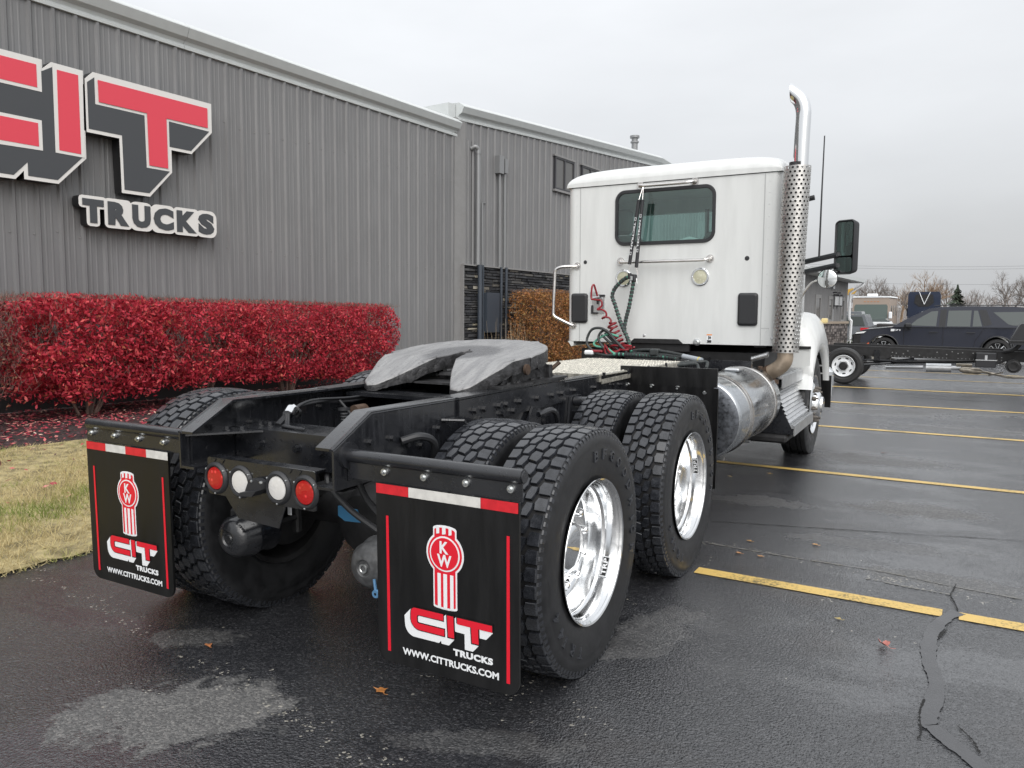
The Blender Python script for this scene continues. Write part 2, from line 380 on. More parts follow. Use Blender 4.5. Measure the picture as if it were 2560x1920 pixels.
M['mulch'] = mat('mulch_ground', (.035, .022, .022), .8, var=.6, vscale=25, bump=1, bscale=60, bdist=.02)
M['field'] = mat('far_ground', (.07, .068, .06), .8, var=.3, vscale=.4)
M['grass'] = islands('grass_blades', ((0, (.46, .38, .20)), (.45, (.54, .45, .24)), (.60, (.36, .34, .13)), (.82, (.20, .25, .06)), (1, (.13, .20, .03))), .7, .25, nscale=1.5, nfac=.62)
M['redleaf'] = islands('red_leaves', ((0, (.11, .012, .020)), (.25, (.34, .020, .040)), (.65, (.60, .050, .080)), (.88, (.64, .12, .11)), (1, (.56, .27, .13))), .5, .3, nscale=2.6, nfac=.22)
M['bareleaf'] = islands('sparse_leaves', ((0, (.075, .035, .030)), (.5, (.14, .05, .045)), (.8, (.34, .05, .06)), (1, (.34, .22, .13))), .55, .25)
M['brownleaf'] = islands('brown_leaves', ((0, (.10, .05, .02)), (.35, (.26, .12, .04)), (.65, (.40, .20, .07)), (.85, (.45, .17, .07)), (1, (.36, .28, .10))), .55, .3)
M['litter'] = islands('fallen_red_leaves', ((0, (.07, .045, .05)), (.3, (.18, .03, .045)), (.65, (.44, .05, .075)), (.88, (.52, .19, .17)), (1, (.62, .47, .38))), .45)
M['twig'] = mat('twigs', (.14, .095, .08), .8, var=.4)
M['bark'] = mat('bark', (.20, .175, .16), .85, var=.35, vscale=4)
M['bark2'] = mat('bark_orange', (.30, .21, .14), .85, var=.35, vscale=4)
M['spruce'] = islands('spruce_needles', ((0, (.035, .052, .036)), (1, (.085, .105, .072))), .7)
M['drygrass'] = islands('dry_stems', ((0, (.28, .22, .14)), (1, (.42, .34, .24))), .7)
def m_siding():
    m, t, p = base('grey_metal_siding'); oi = t.new('ObjectInfo'); co = t.coord('Object', (1, 1, .12)); st = t.rng(t.noise(co, 9, 6, .65), .35, .72, 0, 1); bl = t.rng(t.noise(t.coord(), .8, 4), .3, .7, -.03, .03)
    k = t.math('ADD', t.math('ADD', t.rng(oi.outputs['Random'], 0, 1, .94, 1.05, False), bl), t.math('MULTIPLY', st, -.10)); c = t.new('VectorMath', operation='SCALE'); c.inputs[0].default_value = (.176, .176, .179); t.l.new(k, c.inputs['Scale'])
    t.l.new(c.outputs[0], p.inputs['Base Color']); t.l.new(t.rng(st, 0, 1, .36, .52), p.inputs['Roughness']); t.l.new(t.bump(t.noise(t.coord('Object', (1, 1, .3)), 2.2, 3), .12, .03), p.inputs['Normal']); return m
M['wall'] = m_siding()
M['wall2'] = mat('grey_corner_flashing', (.22, .217, .215), .42, var=.05)
M['wallbase'] = mat('dark_base_trim', (.030, .031, .032), .5)
M['trim'] = mat('pale_roof_trim', (.52, .545, .545), .35, var=.03)
M['roofm'] = mat('metal_roof', (.5, .52, .52), .4)
M['letterdark'] = mat('sign_charcoal', (.052, .056, .062), .45)
M['letterside'] = mat('sign_return_black', (.010, .010, .011), .35)
M['letterwhite'] = mat('sign_border_silver', (.66, .65, .63), .4)
M['letterred'] = mat('sign_red_face', (.66, .055, .085), .4)
M['stone'] = islands('dark_ledgestone', ((0, (.022, .023, .026)), (.45, (.045, .046, .050)), (.8, (.085, .084, .083)), (.9, (.12, .11, .095)), (.97, (.32, .29, .22)), (1, (.36, .34, .29))), .5)
M['mortar'] = mat('dark_mortar', (.012, .012, .013), .8)
M['conduit'] = mat('grey_conduit', (.24, .245, .25), .4, .3)
M['slate'] = mat('dark_blue_box', (.045, .055, .07), .4)
M['winframe'] = mat('dark_window_frame', (.04, .04, .045), .4)
M['winpane'] = mat('window_reflecting', (.09, .088, .085), .06, spec=.8)
def m_glass(name, tint, alpha, rough=.02):
    m, t, p = base(name); tr = t.new('BsdfTransparent'); tr.inputs[0].default_value = (*tint, 1)
    gl = t.new('BsdfGlossy'); gl.inputs['Roughness'].default_value = rough; fr = t.new('Fresnel'); fr.inputs[0].default_value = 1.5
    mx = t.new('MixShader'); t.l.new(t.math('ADD', t.math('MULTIPLY', fr.outputs[0], .8), alpha, True), mx.inputs[0]); t.l.new(tr.outputs[0], mx.inputs[1]); t.l.new(gl.outputs[0], mx.inputs[2])
    t.l.new(mx.outputs[0], t.n['Material Output'].inputs[0]); return m
M['cabglass'] = m_glass('green_tinted_glass', (.82, .94, .92), .05)
M['clearglass'] = m_glass('windscreen_glass', (.78, .90, .88), .01)
def m_tank():
    m, t, p = base('fuel_tank_aluminium'); co = t.coord(); nz = t.noise(co, 4, 6, .65); d = t.rng(t.noise(co, 60, 3, .7), .5, .62, 0, 1)
    t.l.new(t.mix(t.math('MULTIPLY', d, .5), (.50, .52, .54), (.33, .34, .35)), p.inputs['Base Color']); p.inputs['Metallic'].default_value = 1
    t.l.new(t.math('ADD', t.rng(nz, .35, .65, .10, .22), t.math('MULTIPLY', d, .10)), p.inputs['Roughness']); t.l.new(t.bump(t.vor(co, 160, 'SMOOTH_F1'), .12, .002), p.inputs['Normal']); return m
M['tank'] = m_tank()
M['tankend'] = mat('fuel_tank_dark_end', (.085, .092, .105), .36, .6, var=.5, vscale=30, rvar=.12, bump=.4, bscale=160)  # mottled tank end, darker than the shell
def m_lens(name, col, sc, br):
    m, t, p = base(name); co = t.coord('Object'); v = t.vor(co, sc); nz = t.rng(v, 0, .35, 1, 0)
    t.l.new(t.mix(t.math('MULTIPLY', nz, br), col, tuple(min(1, c*2.2+.05) for c in col)), p.inputs['Base Color']); p.inputs['Roughness'].default_value = .12; p.inputs['Coat Weight'].default_value = .6
    t.l.new(t.bump(t.vor(co, sc*3), .3, .002), p.inputs['Normal']); return m
M['lensred'] = m_lens('red_lens', (.40, .008, .008), 38, .9)
M['lenswhite'] = m_lens('white_lens', (.66, .65, .63), 40, .3)
M['lensyellow'] = m_lens('work_light_lens', (.52, .51, .38), 45, .5)
def m_grease():
    m, t, p = base('greased_plate'); co = t.coord()
    q = t.new('VectorMath', operation='SUBTRACT'); t.l.new(t.coord('Object', (1, 1, 0)), q.inputs[0]); q.inputs[1].default_value = (0, 0, 0); ln = t.new('VectorMath', operation='LENGTH'); t.l.new(q.outputs[0], ln.inputs[0]); r = ln.outputs['Value']
    wob = t.noise(co, 6, 4, .6); rr_ = t.math('ADD', r, t.math('MULTIPLY', t.math('SUBTRACT', wob, .5), .10))
    cv = t.new('CombineXYZ'); t.l.new(t.math('MULTIPLY', rr_, 1.0), cv.inputs[0]); rings = t.noise(cv.outputs[0], 42, 4, .7)
    fine = t.noise(co, 38, 5, .7); drag = t.noise(t.coord('Object', (14, 2.0, 2)), 2.2, 5, .7)
    c = t.mix(t.rng(drag, .32, .66, 0, 1), (.19, .19, .195), (.29, .29, .29))
    c = t.mix(t.rng(rings, .56, .64, 0, .45), c, (.12, .12, .125)); c = t.mix(t.rng(rr_, .17, .26, .85, 0), c, (.085, .085, .09))
    c = t.mix(t.rng(fine, .62, .68, 0, .7), c, (.05, .05, .05)); t.l.new(c, p.inputs['Base Color'])
    t.l.new(t.rng(fine, .3, .7, .26, .48), p.inputs['Roughness']); p.inputs['Metallic'].default_value = .1
    t.l.new(t.bump(t.math('ADD', t.math('ADD', fine, t.math('MULTIPLY', drag, .8)), t.math('MULTIPLY', rings, .6)), .55, .008), p.inputs['Normal']); return m
M['grease'] = m_grease()
M['greasedark'] = mat('greasy_side', (.035, .035, .037), .45, .3, var=.6, vscale=20, bump=.7, bscale=40, bdist=.01)
M['diamond'] = mat('aluminium_deck', (.52, .50, .44), .36, .6, var=.35, vscale=45, rvar=.08)
M['exhaust'] = mat('heat_tinted_pipe', (.36, .29, .22), .45, .4, var=.25, vscale=6)
M['rust'] = mat('rusty_clamp', (.085, .055, .038), .7, .3, var=.4, vscale=20)
M['guard'] = mat('stainless_guard', (.53, .52, .50), .40, 1, var=.06, rvar=.06, vscale=15)
M['mirrorglass'] = mat('mirror_glass', (.75, .77, .77), .02, 1)
M['leather'] = mat('seat_fabric', (.13, .145, .14), .8)

# ------------------------------------------------------------------ ground
def gz(x, y):
    """height of the ground: the lot is flat here and falls gently away beyond it"""
    z = 0.0
    if y > 17: z = -.40*min(1, (y-17)/13)
    if y > 30: z = -.40-.0166*(min(y, 140)-30)
    return z
def lz(x, y):
    """lawn and planting bed"""
    return (.006+.014*min(1, max(0, (-4.6-x)/.25))+.07*min(1, max(0, (-4.6-x)/3.4))) - .0166*(y-5.5)*min(1, max(0, (-4.6-x)/3.4))
xs = [-600, -200, -60, -20, -12, -8, -4.6, -2, 0, 2, 5, 10, 20, 60, 200, 600]; ys = [-400, -100, -30, -8, -2, 0, 2, 4, 6, 8, 10, 12, 14, 16, 17, 20, 23, 26, 30, 36, 45, 60, 80, 110, 140, 200, 400, 1000]
g = MB().grid([[(x, y, gz(x, y)) for x in xs] for y in ys])
tag(obj('asphalt_lot', g, M['asphalt'], origin=(0, 0, 0), angle=0), kind='structure')
fg = MB().grid([[(x, y, gz(x, y)+.012) for x in (-600, -100, -30, -5, 20, 60, 150, 600)] for y in (62, 80, 110, 140, 250, 1000)])
tag(obj('far_field', fg, M['field'], origin=(0, 0, 0), angle=0), kind='structure')
# lawn strip and planting bed
wd = Vector((.0704484, .9973773, -.01659962)).normalized(); up = (Vector((0, 0, 1))-wd*wd.z).normalized(); wn = wd.cross(up).normalized()
P0 = Vector((-11.16370394, 5.55368888, .08))
def B(s, h, n): return P0+wd*s+up*h+wn*n
def edge_x(y): return -4.62+.02*math.sin(y*2.1)+.018*math.sin(y*5.3)+.014*math.sin(y*17.0)+.010*math.sin(y*31.7)
def bed_x(y): p = P0+wn*3.22; return p.x+(y-p.y)*wd.x/wd.y
lw = MB().grid([[(edge_x(y)*(1-k)+bed_x(y)*k, y, lz(edge_x(y)*(1-k)+bed_x(y)*k, y)+(.012 if k else .004)) for k in (0, .03, .2, .4, .6, .8, 1)] for y in np.arange(-6, 16, .06)])
tag(obj('lawn', lw, M['lawn'], origin=(0, 0, 0)), kind='structure')
def bed_z(x, y):
    d = max(0, min(1, (bed_x(y)-x)/3.2)); return lz(bed_x(y), y)+.01-.03*d
bd = MB().grid([[(bed_x(y)-k*3.3, y, bed_z(bed_x(y)-k*3.3, y)+.015*math.sin(k*20+y*3)*(0 < k < 1)) for k in np.linspace(0, 1, 9)] for y in np.arange(-6, 30, .4)])
tag(obj('mulch_bed', bd, M['mulch'], origin=(0, 0, 0)), kind='structure')
# grass blades
nb = 75000; gx = np.empty(0); gy = np.empty(0)
y = rng.uniform(.3, 9, nb); k = rng.random(nb)-.012; e = np.array([edge_x(q) for q in y]); b_ = np.array([bed_x(q) for q in y]); x = e+.02+(b_-e-.02)*k
zz = np.array([lz(a, c) for a, c in zip(x, y)]); hh = rng.uniform(.025, .075, nb)*(1+.5*np.sin(x*3+y*2)); an = rng.uniform(0, 2*PI, nb); le = rng.normal(0, .045, (nb, 2)); w_ = .0035
ba = np.stack([x, y, zz], 1); dx = np.stack([np.cos(an)*w_, np.sin(an)*w_, 0*an], 1)
tip = ba+np.stack([le[:, 0], le[:, 1], hh], 1)
raw('grass', np.stack([ba-dx, ba+dx, tip], 1).reshape(-1, 3), np.arange(nb*3).reshape(-1, 3), M['grass'], kind='stuff')
def leaf_quads(pos, size, up_bias=0, r=rng):
    """n little leaf quads with random tilt"""
    n = len(pos); a = r.normal(0, 1, (n, 3)); a[:, 2] *= (1-up_bias); a /= np.linalg.norm(a, axis=1, keepdims=True)
    c = r.normal(0, 1, (n, 3)); c[:, 2] *= (1-up_bias); b = np.cross(a, c); b /= np.linalg.norm(b, axis=1, keepdims=True)
    if up_bias: b = np.cross(np.array([0, 0, 1.])+.25*r.normal(0, 1, (n, 3)), a); b /= np.linalg.norm(b, axis=1, keepdims=True)
    s = (size*r.uniform(.45, 1.35, n))[:, None]; p = np.asarray(pos)
    v = np.stack([p-a*s, p+b*s*.42+a*s*.1, p+a*s, p-b*s*.42+a*s*.1], 1).reshape(-1, 3)
    return v, np.arange(n*4).reshape(-1, 4)
n = 26000; y = rng.uniform(.5, 20, n); k = rng.random(n)**.8; x = np.array([bed_x(q) for q in y])-k*3.2-.02
z = np.array([bed_z(a, c) for a, c in zip(x, y)])+rng.uniform(.008, .03, n)
v, f = leaf_quads(np.stack([x, y, z], 1), .030, .85); raw('leaf_litter', v, f, M['litter'], kind='stuff')
n = 260; y = rng.uniform(1.5, 9, n); k = rng.random(n)**2; x = np.array([bed_x(q) for q in y])+k*2.6
z = np.array([lz(a, c) for a, c in zip(x, y)])+.05; v, f = leaf_quads(np.stack([x, y, z], 1), .03, .8); raw('lawn_leaf_litter', v, f, M['litter'], kind='stuff')

# painted lines, crack, sealant
def stripe(name, pts, w, m, dz=.004, n=24, jag=0):
    P = smooth([(x, y, 0) for x, y in pts], max(1, n//(len(pts)-1))); rows = []
    for i, p in enumerate(P):
        t = (P[min(i+1, len(P)-1)]-P[max(i-1, 0)]).normalized(); s = Vector((-t.y, t.x, 0)); ww = w*(1+jag*random.uniform(-1, 1))
        a, b = p-s*ww/2, p+s*ww/2; rows.append([(a.x, a.y, gz(a.x, a.y)+dz), (b.x, b.y, gz(b.x, b.y)+dz)])
    o = obj(name, MB().grid(rows), m, origin=(0, 0, 0), angle=0, recalc=False); tag(o, kind='structure'); return o
sl_ = -.013
def line(y0, x0, x1, w=.105): return stripe('parking_line', [(x0, y0+sl_*(x0)), ((x0+x1)/2, y0+sl_*(x0+x1)/2), (x1, y0+sl_*x1)], w, M['yellow'])
line(4.283, -1.22, .028); line(4.283, .10, 6)
for y0, w in ((7.45, .09), (10.34, .10), (13.02, .10), (15.53, .11), (18.4, .12), (21.6, .12)): line(y0, -2.2, 8, w)
stripe('worn_line', [(-1.30, 4.84), (-.8, 4.81), (-.28, 4.80), (.03, 4.74), (.39, 4.70)], .012, M['oldline'], .003, 90, jag=.95)
stripe('worn_line', [(-.35, 4.635), (-.11, 4.60), (.06, 4.59)], .014, M['oldline'], .003, 40, jag=.95)
stripe('pavement_seam', [(-1.42, 5.35), (-.82, 5.52), (-.34, 5.66), (.47, 5.90), (1.5, 6.2)], .009, M['crack'], .0035, 60, jag=.6)
stripe('crack_sealant', [(.10, 4.33), (.05, 4.235), (-.003, 4.04), (-.02, 3.84), (-.014, 3.66), (.016, 3.46), (.012, 3.31), (-.006, 3.11), (.02, 3.06), (.09, 2.96), (.14, 2.90), (.22, 2.78)], .062, M['seal'], .005, 88, jag=.16)
stripe('pavement_crack', [(.089, 4.77), (.075, 4.66), (.064, 4.57), (.085, 4.44), (.097, 4.345)], .006, M['crack'], .006, 60, jag=.9)
stripe('pavement_crack', [(.05, 4.06), (.03, 4.0), (.022, 3.97), (.018, 3.94)], .011, M['crack'], .006, 30, jag=.9)
stripe('pavement_crack', [(-.022, 3.28), (-.034, 3.155), (-.025, 3.01), (-.036, 2.95)], .006, M['crack'], .006, 40, jag=.9)
stripe('pavement_crack', [(.09, 3.12), (.135, 3.04), (.155, 2.96)], .007, M['crack'], .006, 40, jag=.9)
def ground_pt(u, v_, z=.0):
    d = _f+_r*((u-1280)/FPX)-_u*((v_-960)/FPX); t = (z-CAM_H)/d.z; p = Vector((0, 0, CAM_H))+d*t; return p
# single fallen leaves on the lot
def lot_leaf(u, v_, size, col, label, curl=.3, lobes=5, seed=0, cup=.25):
    r = random.Random(seed); p = ground_pt(u, v_); mb = MB(); pts = []; a0 = r.uniform(0, 6)
    for i in range(lobes*4):
        a = a0+2*PI*i/(lobes*4); rr = size*(1 if i % 4 == 0 else .62 if i % 2 == 0 else .74)*(r.uniform(.8, 1.1)); pts.append((p.x+rr*math.cos(a), p.y+.75*rr*math.sin(a), .006+cup*rr*(.3+.7*abs(math.sin(a*1.0+1)))*r.uniform(.3, 1)))
    mb.v = [(p.x, p.y, .008)]+pts; n = len(pts); mb.f = [(0, 1+i, 1+(i+1) % n) for i in range(n)]; mb.m = [0]*n
    mb.tube([(p.x+size*.2, p.y, .01), (p.x+size*.9, p.y-size*.5, .006), (p.x+size*1.5, p.y-size*.6, .01)], .0012, 4)
    tag(obj('fallen_leaf', mb, mat('leaf_'+str(seed), col, .5, var=.35, vscale=60), recalc=False), label, 'leaf', 'fallen leaves on the wet asphalt')
lot_leaf(952, 1729, .034, (.42, .17, .045), 'lobed orange leaf on the asphalt left of the nearer mud flap', seed=1)
lot_leaf(522, 1616, .024, (.38, .15, .06), 'small tan leaf on dark asphalt below the white reversing lamps', seed=2, lobes=3)
lot_leaf(2210, 1617, .032, (.50, .20, .17), 'curled pink leaf standing on open asphalt near the crack sealant', seed=3, cup=1.3, lobes=4)
lot_leaf(1873, 1354, .022, (.36, .20, .07), 'flat tan leaf, nearest the worn white line beside the drive wheels', seed=4, lobes=3)
lot_leaf(1846, 1384, .024, (.40, .20, .09), 'tan leaf just above the yellow line, closest to the rear drive wheels', seed=5, lobes=3)
lot_leaf(1899, 1392, .020, (.42, .23, .10), 'tiny tan leaf just above the yellow line, second from the wheels', seed=6, lobes=3)
lot_leaf(2037, 1363, .024, (.48, .26, .09), 'pointed orange leaf between the worn white line and the yellow line', seed=7)
lot_leaf(2095, 1549, .020, (.35, .27, .10), 'tiny yellowish leaf on the asphalt just below the yellow line', seed=8, lobes=3)
lot_leaf(1922, 1185, .026, (.45, .30, .10), 'yellow leaf on black wet asphalt behind the fuel tank', seed=9, lobes=3)
lot_leaf(1823, 1192, .020, (.48, .36, .14), 'pale yellow leaf on black asphalt right beside the forward drive wheel', seed=10, lobes=3)
lot_leaf(2207, 1133, .028, (.10, .04, .035), 'dark red leaf lying alone on the open lot beyond the steer wheel', seed=11, lobes=4)
# ------------------------------------------------------------------ dealer building
bld = empty('dealer_building', B(5, 0, 0)); tag(bld, 'long grey ribbed metal building with pale roof trim beside the truck', 'building')
RP = [(0, 0), (.0, 0), (.025, .034), (.058, .034), (.083, 0), (.125, 0), (.132, .005), (.150, .005), (.157, 0), (.208, 0), (.215, .005), (.233, .005), (.240, 0), (.31, 0)]
def panel(s0, h0, top, name='wall_panel', n0=0):
    rows = []
    for j in range(3):
        for (a, d) in RP[1:]: rows.append((s0+j*.31+a, d))
    return obj(name, MB().grid([[B(s, h0, n0+d), B(s, top(s), n0+d)] for s, d in rows]), M['wall'], bld, angle=20, recalc=False)
def rake(s): return 5.97+.0690*(s-10.13) if s < 22 else 5.97+.069*(22-10.13)-.069*(s-22)
sP = -.375
k = 0
while k < 36:
    s0 = sP-.93*18+.93*k
    if s0 < 9.9: panel(s0, .12, lambda s: 5.60)
    k += 1
s0 = 10.36
while s0 < 33: panel(s0, 2.62, lambda s: rake(s)+.02); s0 += .93
def Bbox(mb, s0, s1, h0, h1, n0, n1):
    v = [B(s, h, n) for h in (h0, h1) for n in (n0, n1) for s in (s0, s1)]
    return mb.add(v, [(0, 2, 3, 1), (4, 5, 7, 6), (0, 1, 5, 4), (2, 6, 7, 3), (0, 4, 6, 2), (1, 3, 7, 5)])
def Bprism(mb, poly, n0, n1):
    n = len(poly); v = [B(s, h, n0) for s, h in poly]+[B(s, h, n1) for s, h in poly]
    return mb.add(v, [tuple(range(n))[::-1], tuple(range(n, 2*n))]+[(i, (i+1) % n, n+(i+1) % n, n+i) for i in range(n)])
w = MB(); Bbox(w, -17, 9.99, -.6, 5.6, -14, -.01); obj('wall', w, M['wall2'], bld)
w = MB(); Bprism(w, [(9.995, -1), (34, -1), (34, rake(34)), (22, rake(22)), (9.995, rake(9.995))], -16, -.012); obj('wall', w, M['wall2'], bld)
t_ = MB(); Bbox(t_, -17, 9.9, -.03, .46, -.009, .040); obj('base_panel', t_, M['wallbase'], bld); t_ = MB(); Bbox(t_, -17, 9.9, -.16, -.031, -.009, .05); Bbox(t_, -17, 9.9, -.03, .0, .041, .075); obj('base_trim', t_, M['wall2'], bld)
t_ = MB(); Bbox(t_, 9.93, 10.355, -.6, 6.02, -.008, .038); obj('corner_trim', t_, M['wall2'], bld)
# sculptured eave trim of the low wing, rake trim of the tall wing
EP = [(-.005, -.015), (.048, -.015), (.052, .022), (.044, .03), (.044, .045), (.03, .06), (.05, .11), (.115, .135), (.135, .15), (.20, .28), (.19, .30), (.06, .385), (-.25, .41), (-.25, .3)]
def trim(name, s0, s1, hf):
    n = len(EP); v = [B(s, hf(s)+h, d) for s in (s0, s1) for d, h in EP]
    return obj(name, MB().add(v, [tuple(range(n)), tuple(range(n, 2*n))[::-1]]+[(i, (i+1) % n, n+(i+1) % n, n+i) for i in range(n)]), M['trim'], bld, angle=25)
for a, b in ((-17, -8), (-7.992, 2.9), (2.906, 10.02)): trim('eave_trim', a, b, lambda s: 5.60)
for a, b in ((10.08, 15.35), (15.356, 22)): trim('rake_trim', a, b, lambda s: rake(s)+.03)
trim('rake_trim', 22.004, 34, lambda s: rake(s)+.03)
w = MB(); Bprism(w, [(-17, 5.61), (9.9, 5.61), (9.9, 5.98), (-17, 5.98)], -14.2, -.26); obj('roof', w, M['roofm'], bld)
w = MB(); Bprism(w, [(9.9, rake(9.9)+.01), (22, rake(22)+.01), (34, rake(34)+.01), (34, rake(34)+.38), (22, rake(22)+.40), (9.9, rake(9.9)+.38)], -16.2, -.26); obj('roof', w, M['roofm'], bld)
w = MB(); Bprism(w, [(9.8, 6.02), (10.06, 6.02), (10.06, 6.36), (9.8, 6.34)], -6, -.05); obj('gable_end_trim', w, M['trim'], bld)
# flue on the roof
p = B(21.25, 7.05, -.6); w = MB(); w.lathe([(-.3, .11), (.55, .11), (.55, .15), (.6, .15), (.6, .11), (.72, .11), (.72, .17), (.80, .17), (.82, 0)], p, 'z', 16); obj('flue', w, M['conduit'], bld)
# windows high in the gable wall
def window(s0, s1, h0, h1):
    fr = MB(); 
    for (a, b, c, d) in ((s0, s1, h1-.05, h1), (s0, s1, h0, h0+.05), (s0, s0+.05, h0+.05, h1-.05), (s1-.05, s1, h0+.05, h1-.05), ((s0+s1)/2-.03, (s0+s1)/2+.03, h0+.05, h1-.05)): Bbox(fr, a, b, c, d, .0, .075)
    o = obj('window', fr, M['winframe'], bld)
    for a, b in ((s0+.05, (s0+s1)/2-.03), ((s0+s1)/2+.03, s1-.05)):
        q = MB(); Bbox(q, a, b, h0+.05, h1-.05, -.005, .045); obj('pane', q, M['winpane'], o)
    q = MB(); Bbox(q, s0-.05, s1+.05, h0-.06, h0-.002, .0, .10); Bbox(q, s0-.05, s1+.05, h1+.002, h1+.05, 0, .09); obj('window_surround', q, M['wall2'], o)
window(14.55, 15.66, 5.0, 5.92); window(16.15, 17.26, 5.0, 5.92)
# stone veneer
w = MB(); Bbox(w, 10.22, 15.9, -.8, 2.58, -.006, .05); Bbox(w, 15.9, 33, -.8, 2.58, -.006, .09); obj('stone_backing', w, M['mortar'], bld)
w = MB(); Bbox(w, 10.20, 33, 2.585, 2.62, -.004, .13); Bbox(w, 10.185, 10.215, -.6, 2.58, -.003, .12); obj('stone_cap', w, M['wall2'], bld)
stones = []; h = -.25; rr = random.Random(3)
while h < 2.55:
    hh = rr.choice((.045, .06, .06, .075, .09)); hh = min(hh, 2.58-h)
    s = 10.22-rr.uniform(0, .3)
    while s < 15.85:
        l = rr.uniform(.12, .48); a, b = max(s, 10.22), min(s+l, 15.88)
        if b-a > .04: stones.append((a+.003, b-.003, h+.003, h+hh-.003, rr.uniform(.06, .115)))
        s += l
    h += hh
def seen(q):
    s, h = q[0], q[2]
    return (h > .75) and ((s < 11.9) or (h > 1.9 and s < 14.9))
big = [q for q in stones if seen(q)]; big.sort(key=lambda q: -(q[1]-q[0])*(q[3]-q[2])); keep = set(map(id, big[:300]))
def stone_mb(mb, q): 
    a, b, c, d, n = q; k = .008
    v = [B(a, c, .02), B(b, c, .02), B(b, d, .02), B(a, d, .02), B(a+k, c+k, n), B(b-k, c+k, n+rr.uniform(-.012, .012)), B(b-k, d-k, n+rr.uniform(-.012, .012)), B(a+k, d-k, n)]
    return mb.add(v, [(0, 1, 5, 4), (1, 2, 6, 5), (2, 3, 7, 6), (3, 0, 4, 7), (4, 5, 6, 7)])
rest = MB()
for q in stones:
    if id(q) in keep: obj('stone', stone_mb(MB(), q), M['stone'], bld, angle=0, recalc=False)
    else: stone_mb(rest, q)
tag(obj('stonework', rest, M['stone'], bld, angle=0, recalc=False), kind='stuff')
# services on the wall: vent pipe, conduits, boxes
w = MB(); w.tube(smooth([B(10.62, 5.42, .0), B(10.68, 5.47, .10), B(10.75, 5.40, .13)], 4)+[B(10.75, 2.62, .13)], .055, 12); w.lathe([(-.03, .068), (.03, .068)], B(10.75, 5.33, .13), 'z', 12); obj('vent_pipe', w, M['conduit'], bld)
w = MB(); w.tube([B(10.75, 2.62, .20), B(10.75, .2, .20)], .06, 12); w.tube([B(10.93, 2.62, .17), B(10.93, .2, .17)], .022, 8); obj('vent_pipe', w, M['slate'], bld)
w = MB(); w.tube([B(10.93, 4.15, .13), B(10.93, 2.625, .15)], .022, 8); w.tube([B(10.93, 4.15, .13), B(11.2, 4.18, .03)], .018, 8); obj('conduit', w, M['conduit'], bld)
for s_, hh in ((11.72, 5.02), (11.95, 5.0)):
    w = MB(); w.tube([B(s_, hh, .10), B(s_+.02, 2.62, .10)], .032, 10); obj('conduit', w, M['conduit'], bld)
    w = MB(); w.tube([B(s_+.02, 2.62, .16), B(s_+.02, .4, .16)], .034, 10); obj('conduit', w, M['slate'], bld)
w = MB(); Bbox(w, 11.60, 11.80, 4.98, 5.42, .03, .18); obj('junction_box', w, M['conduit'], bld)
w = MB(); Bbox(w, 11.88, 12.02, 5.02, 5.38, .03, .16); obj('junction_box', w, M['conduit'], bld)
w = MB(); Bbox(w, 10.80+.15, 11.5, .95, 1.95, .10, .28); obj('meter_cabinet', w, M['slate'], bld)
# screws in the siding
w = MB()
for s in np.arange(-1.6, 9.9, .31):
    for h in (2.45, 4.55): w.lathe([(0, .011), (.008, .009), (.010, 0)], (0, 0, 0), 'x', 6) if 0 else w.tube([B(s+.28, h+.06*(int(s*100) % 3 == 0), 0), B(s+.28, h+.06*(int(s*100) % 3 == 0), .012)], .011, 6)
o = obj('siding_screws', w, M['wall2'], bld); o['kind'] = 'stuff'

# ------------------------------------------------------------------ sign on the wall
def wall_letter(name, label, outer, darks, whites, reds, n0=.05, n1=.25):
    root = empty(name, B(outer[0][0], outer[0][1], n0)); tag(root, label, 'sign', 'raised letters of the dealer sign on the grey wall')
    w = MB(); Bprism(w, outer, n0, n1); obj('letter_body', w, M['letterside'], root, angle=10)
    w = MB(); Bprism(w, outer, n1+.002, n1+.006); obj('letter_border', w, M['letterwhite'], root, angle=10)
    for k, (polys, m, nm) in enumerate(((darks, M['letterdark'], 'letter_shade'), (whites, M['letterwhite'], 'letter_outline'), (reds, M['letterred'], 'letter_face'))):
        for q in polys: w = MB(); Bprism(w, q, n1+.0065+.004*k, n1+.010+.004*k); obj(nm, w, m, root, angle=10)
    return root
wall_letter('sign_letter', 'red capital T with charcoal drop shade and silver border on grey wall',
    [(1.30, 4.78), (3.22, 4.77), (3.22, 4.31), (2.84, 3.905), (2.49, 3.905), (2.49, 3.56), (2.11, 3.14), (1.67, 3.14), (1.66, 3.925), (1.185, 3.925), (1.185, 4.66)],
    [[(1.32, 4.71), (1.32, 4.34), (2.06, 4.34), (2.07, 3.57), (2.45, 3.57), (2.10, 3.19), (1.71, 3.19), (1.70, 3.975), (1.215, 3.975), (1.215, 4.62)], [(2.46, 4.335), (3.17, 4.32), (2.83, 3.95), (2.46, 3.95)]], [],
    [[(1.365, 4.685), (3.14, 4.68), (3.14, 4.37), (2.415, 4.37), (2.42, 3.61), (2.11, 3.61), (2.10, 4.38), (1.37, 4.38)]])
def arc(cx, cy, r, a0, a1, n=6): return [(cx+r*math.cos(math.radians(a0+(a1-a0)*i/n)), cy+r*math.sin(math.radians(a0+(a1-a0)*i/n))) for i in range(n+1)]
C_red = [(.54, 4.68)]+arc(-1.03, 4.48, .20, 90, 180)+arc(-.73, 4.10, .50, 180, 270, 10)+[(.53, 3.60), (.53, 3.91)]+arc(-.78, 4.0, .09, 270, 180, 4)+arc(-.82, 4.33, .05, 180, 90, 3)+[(.54, 4.38)]
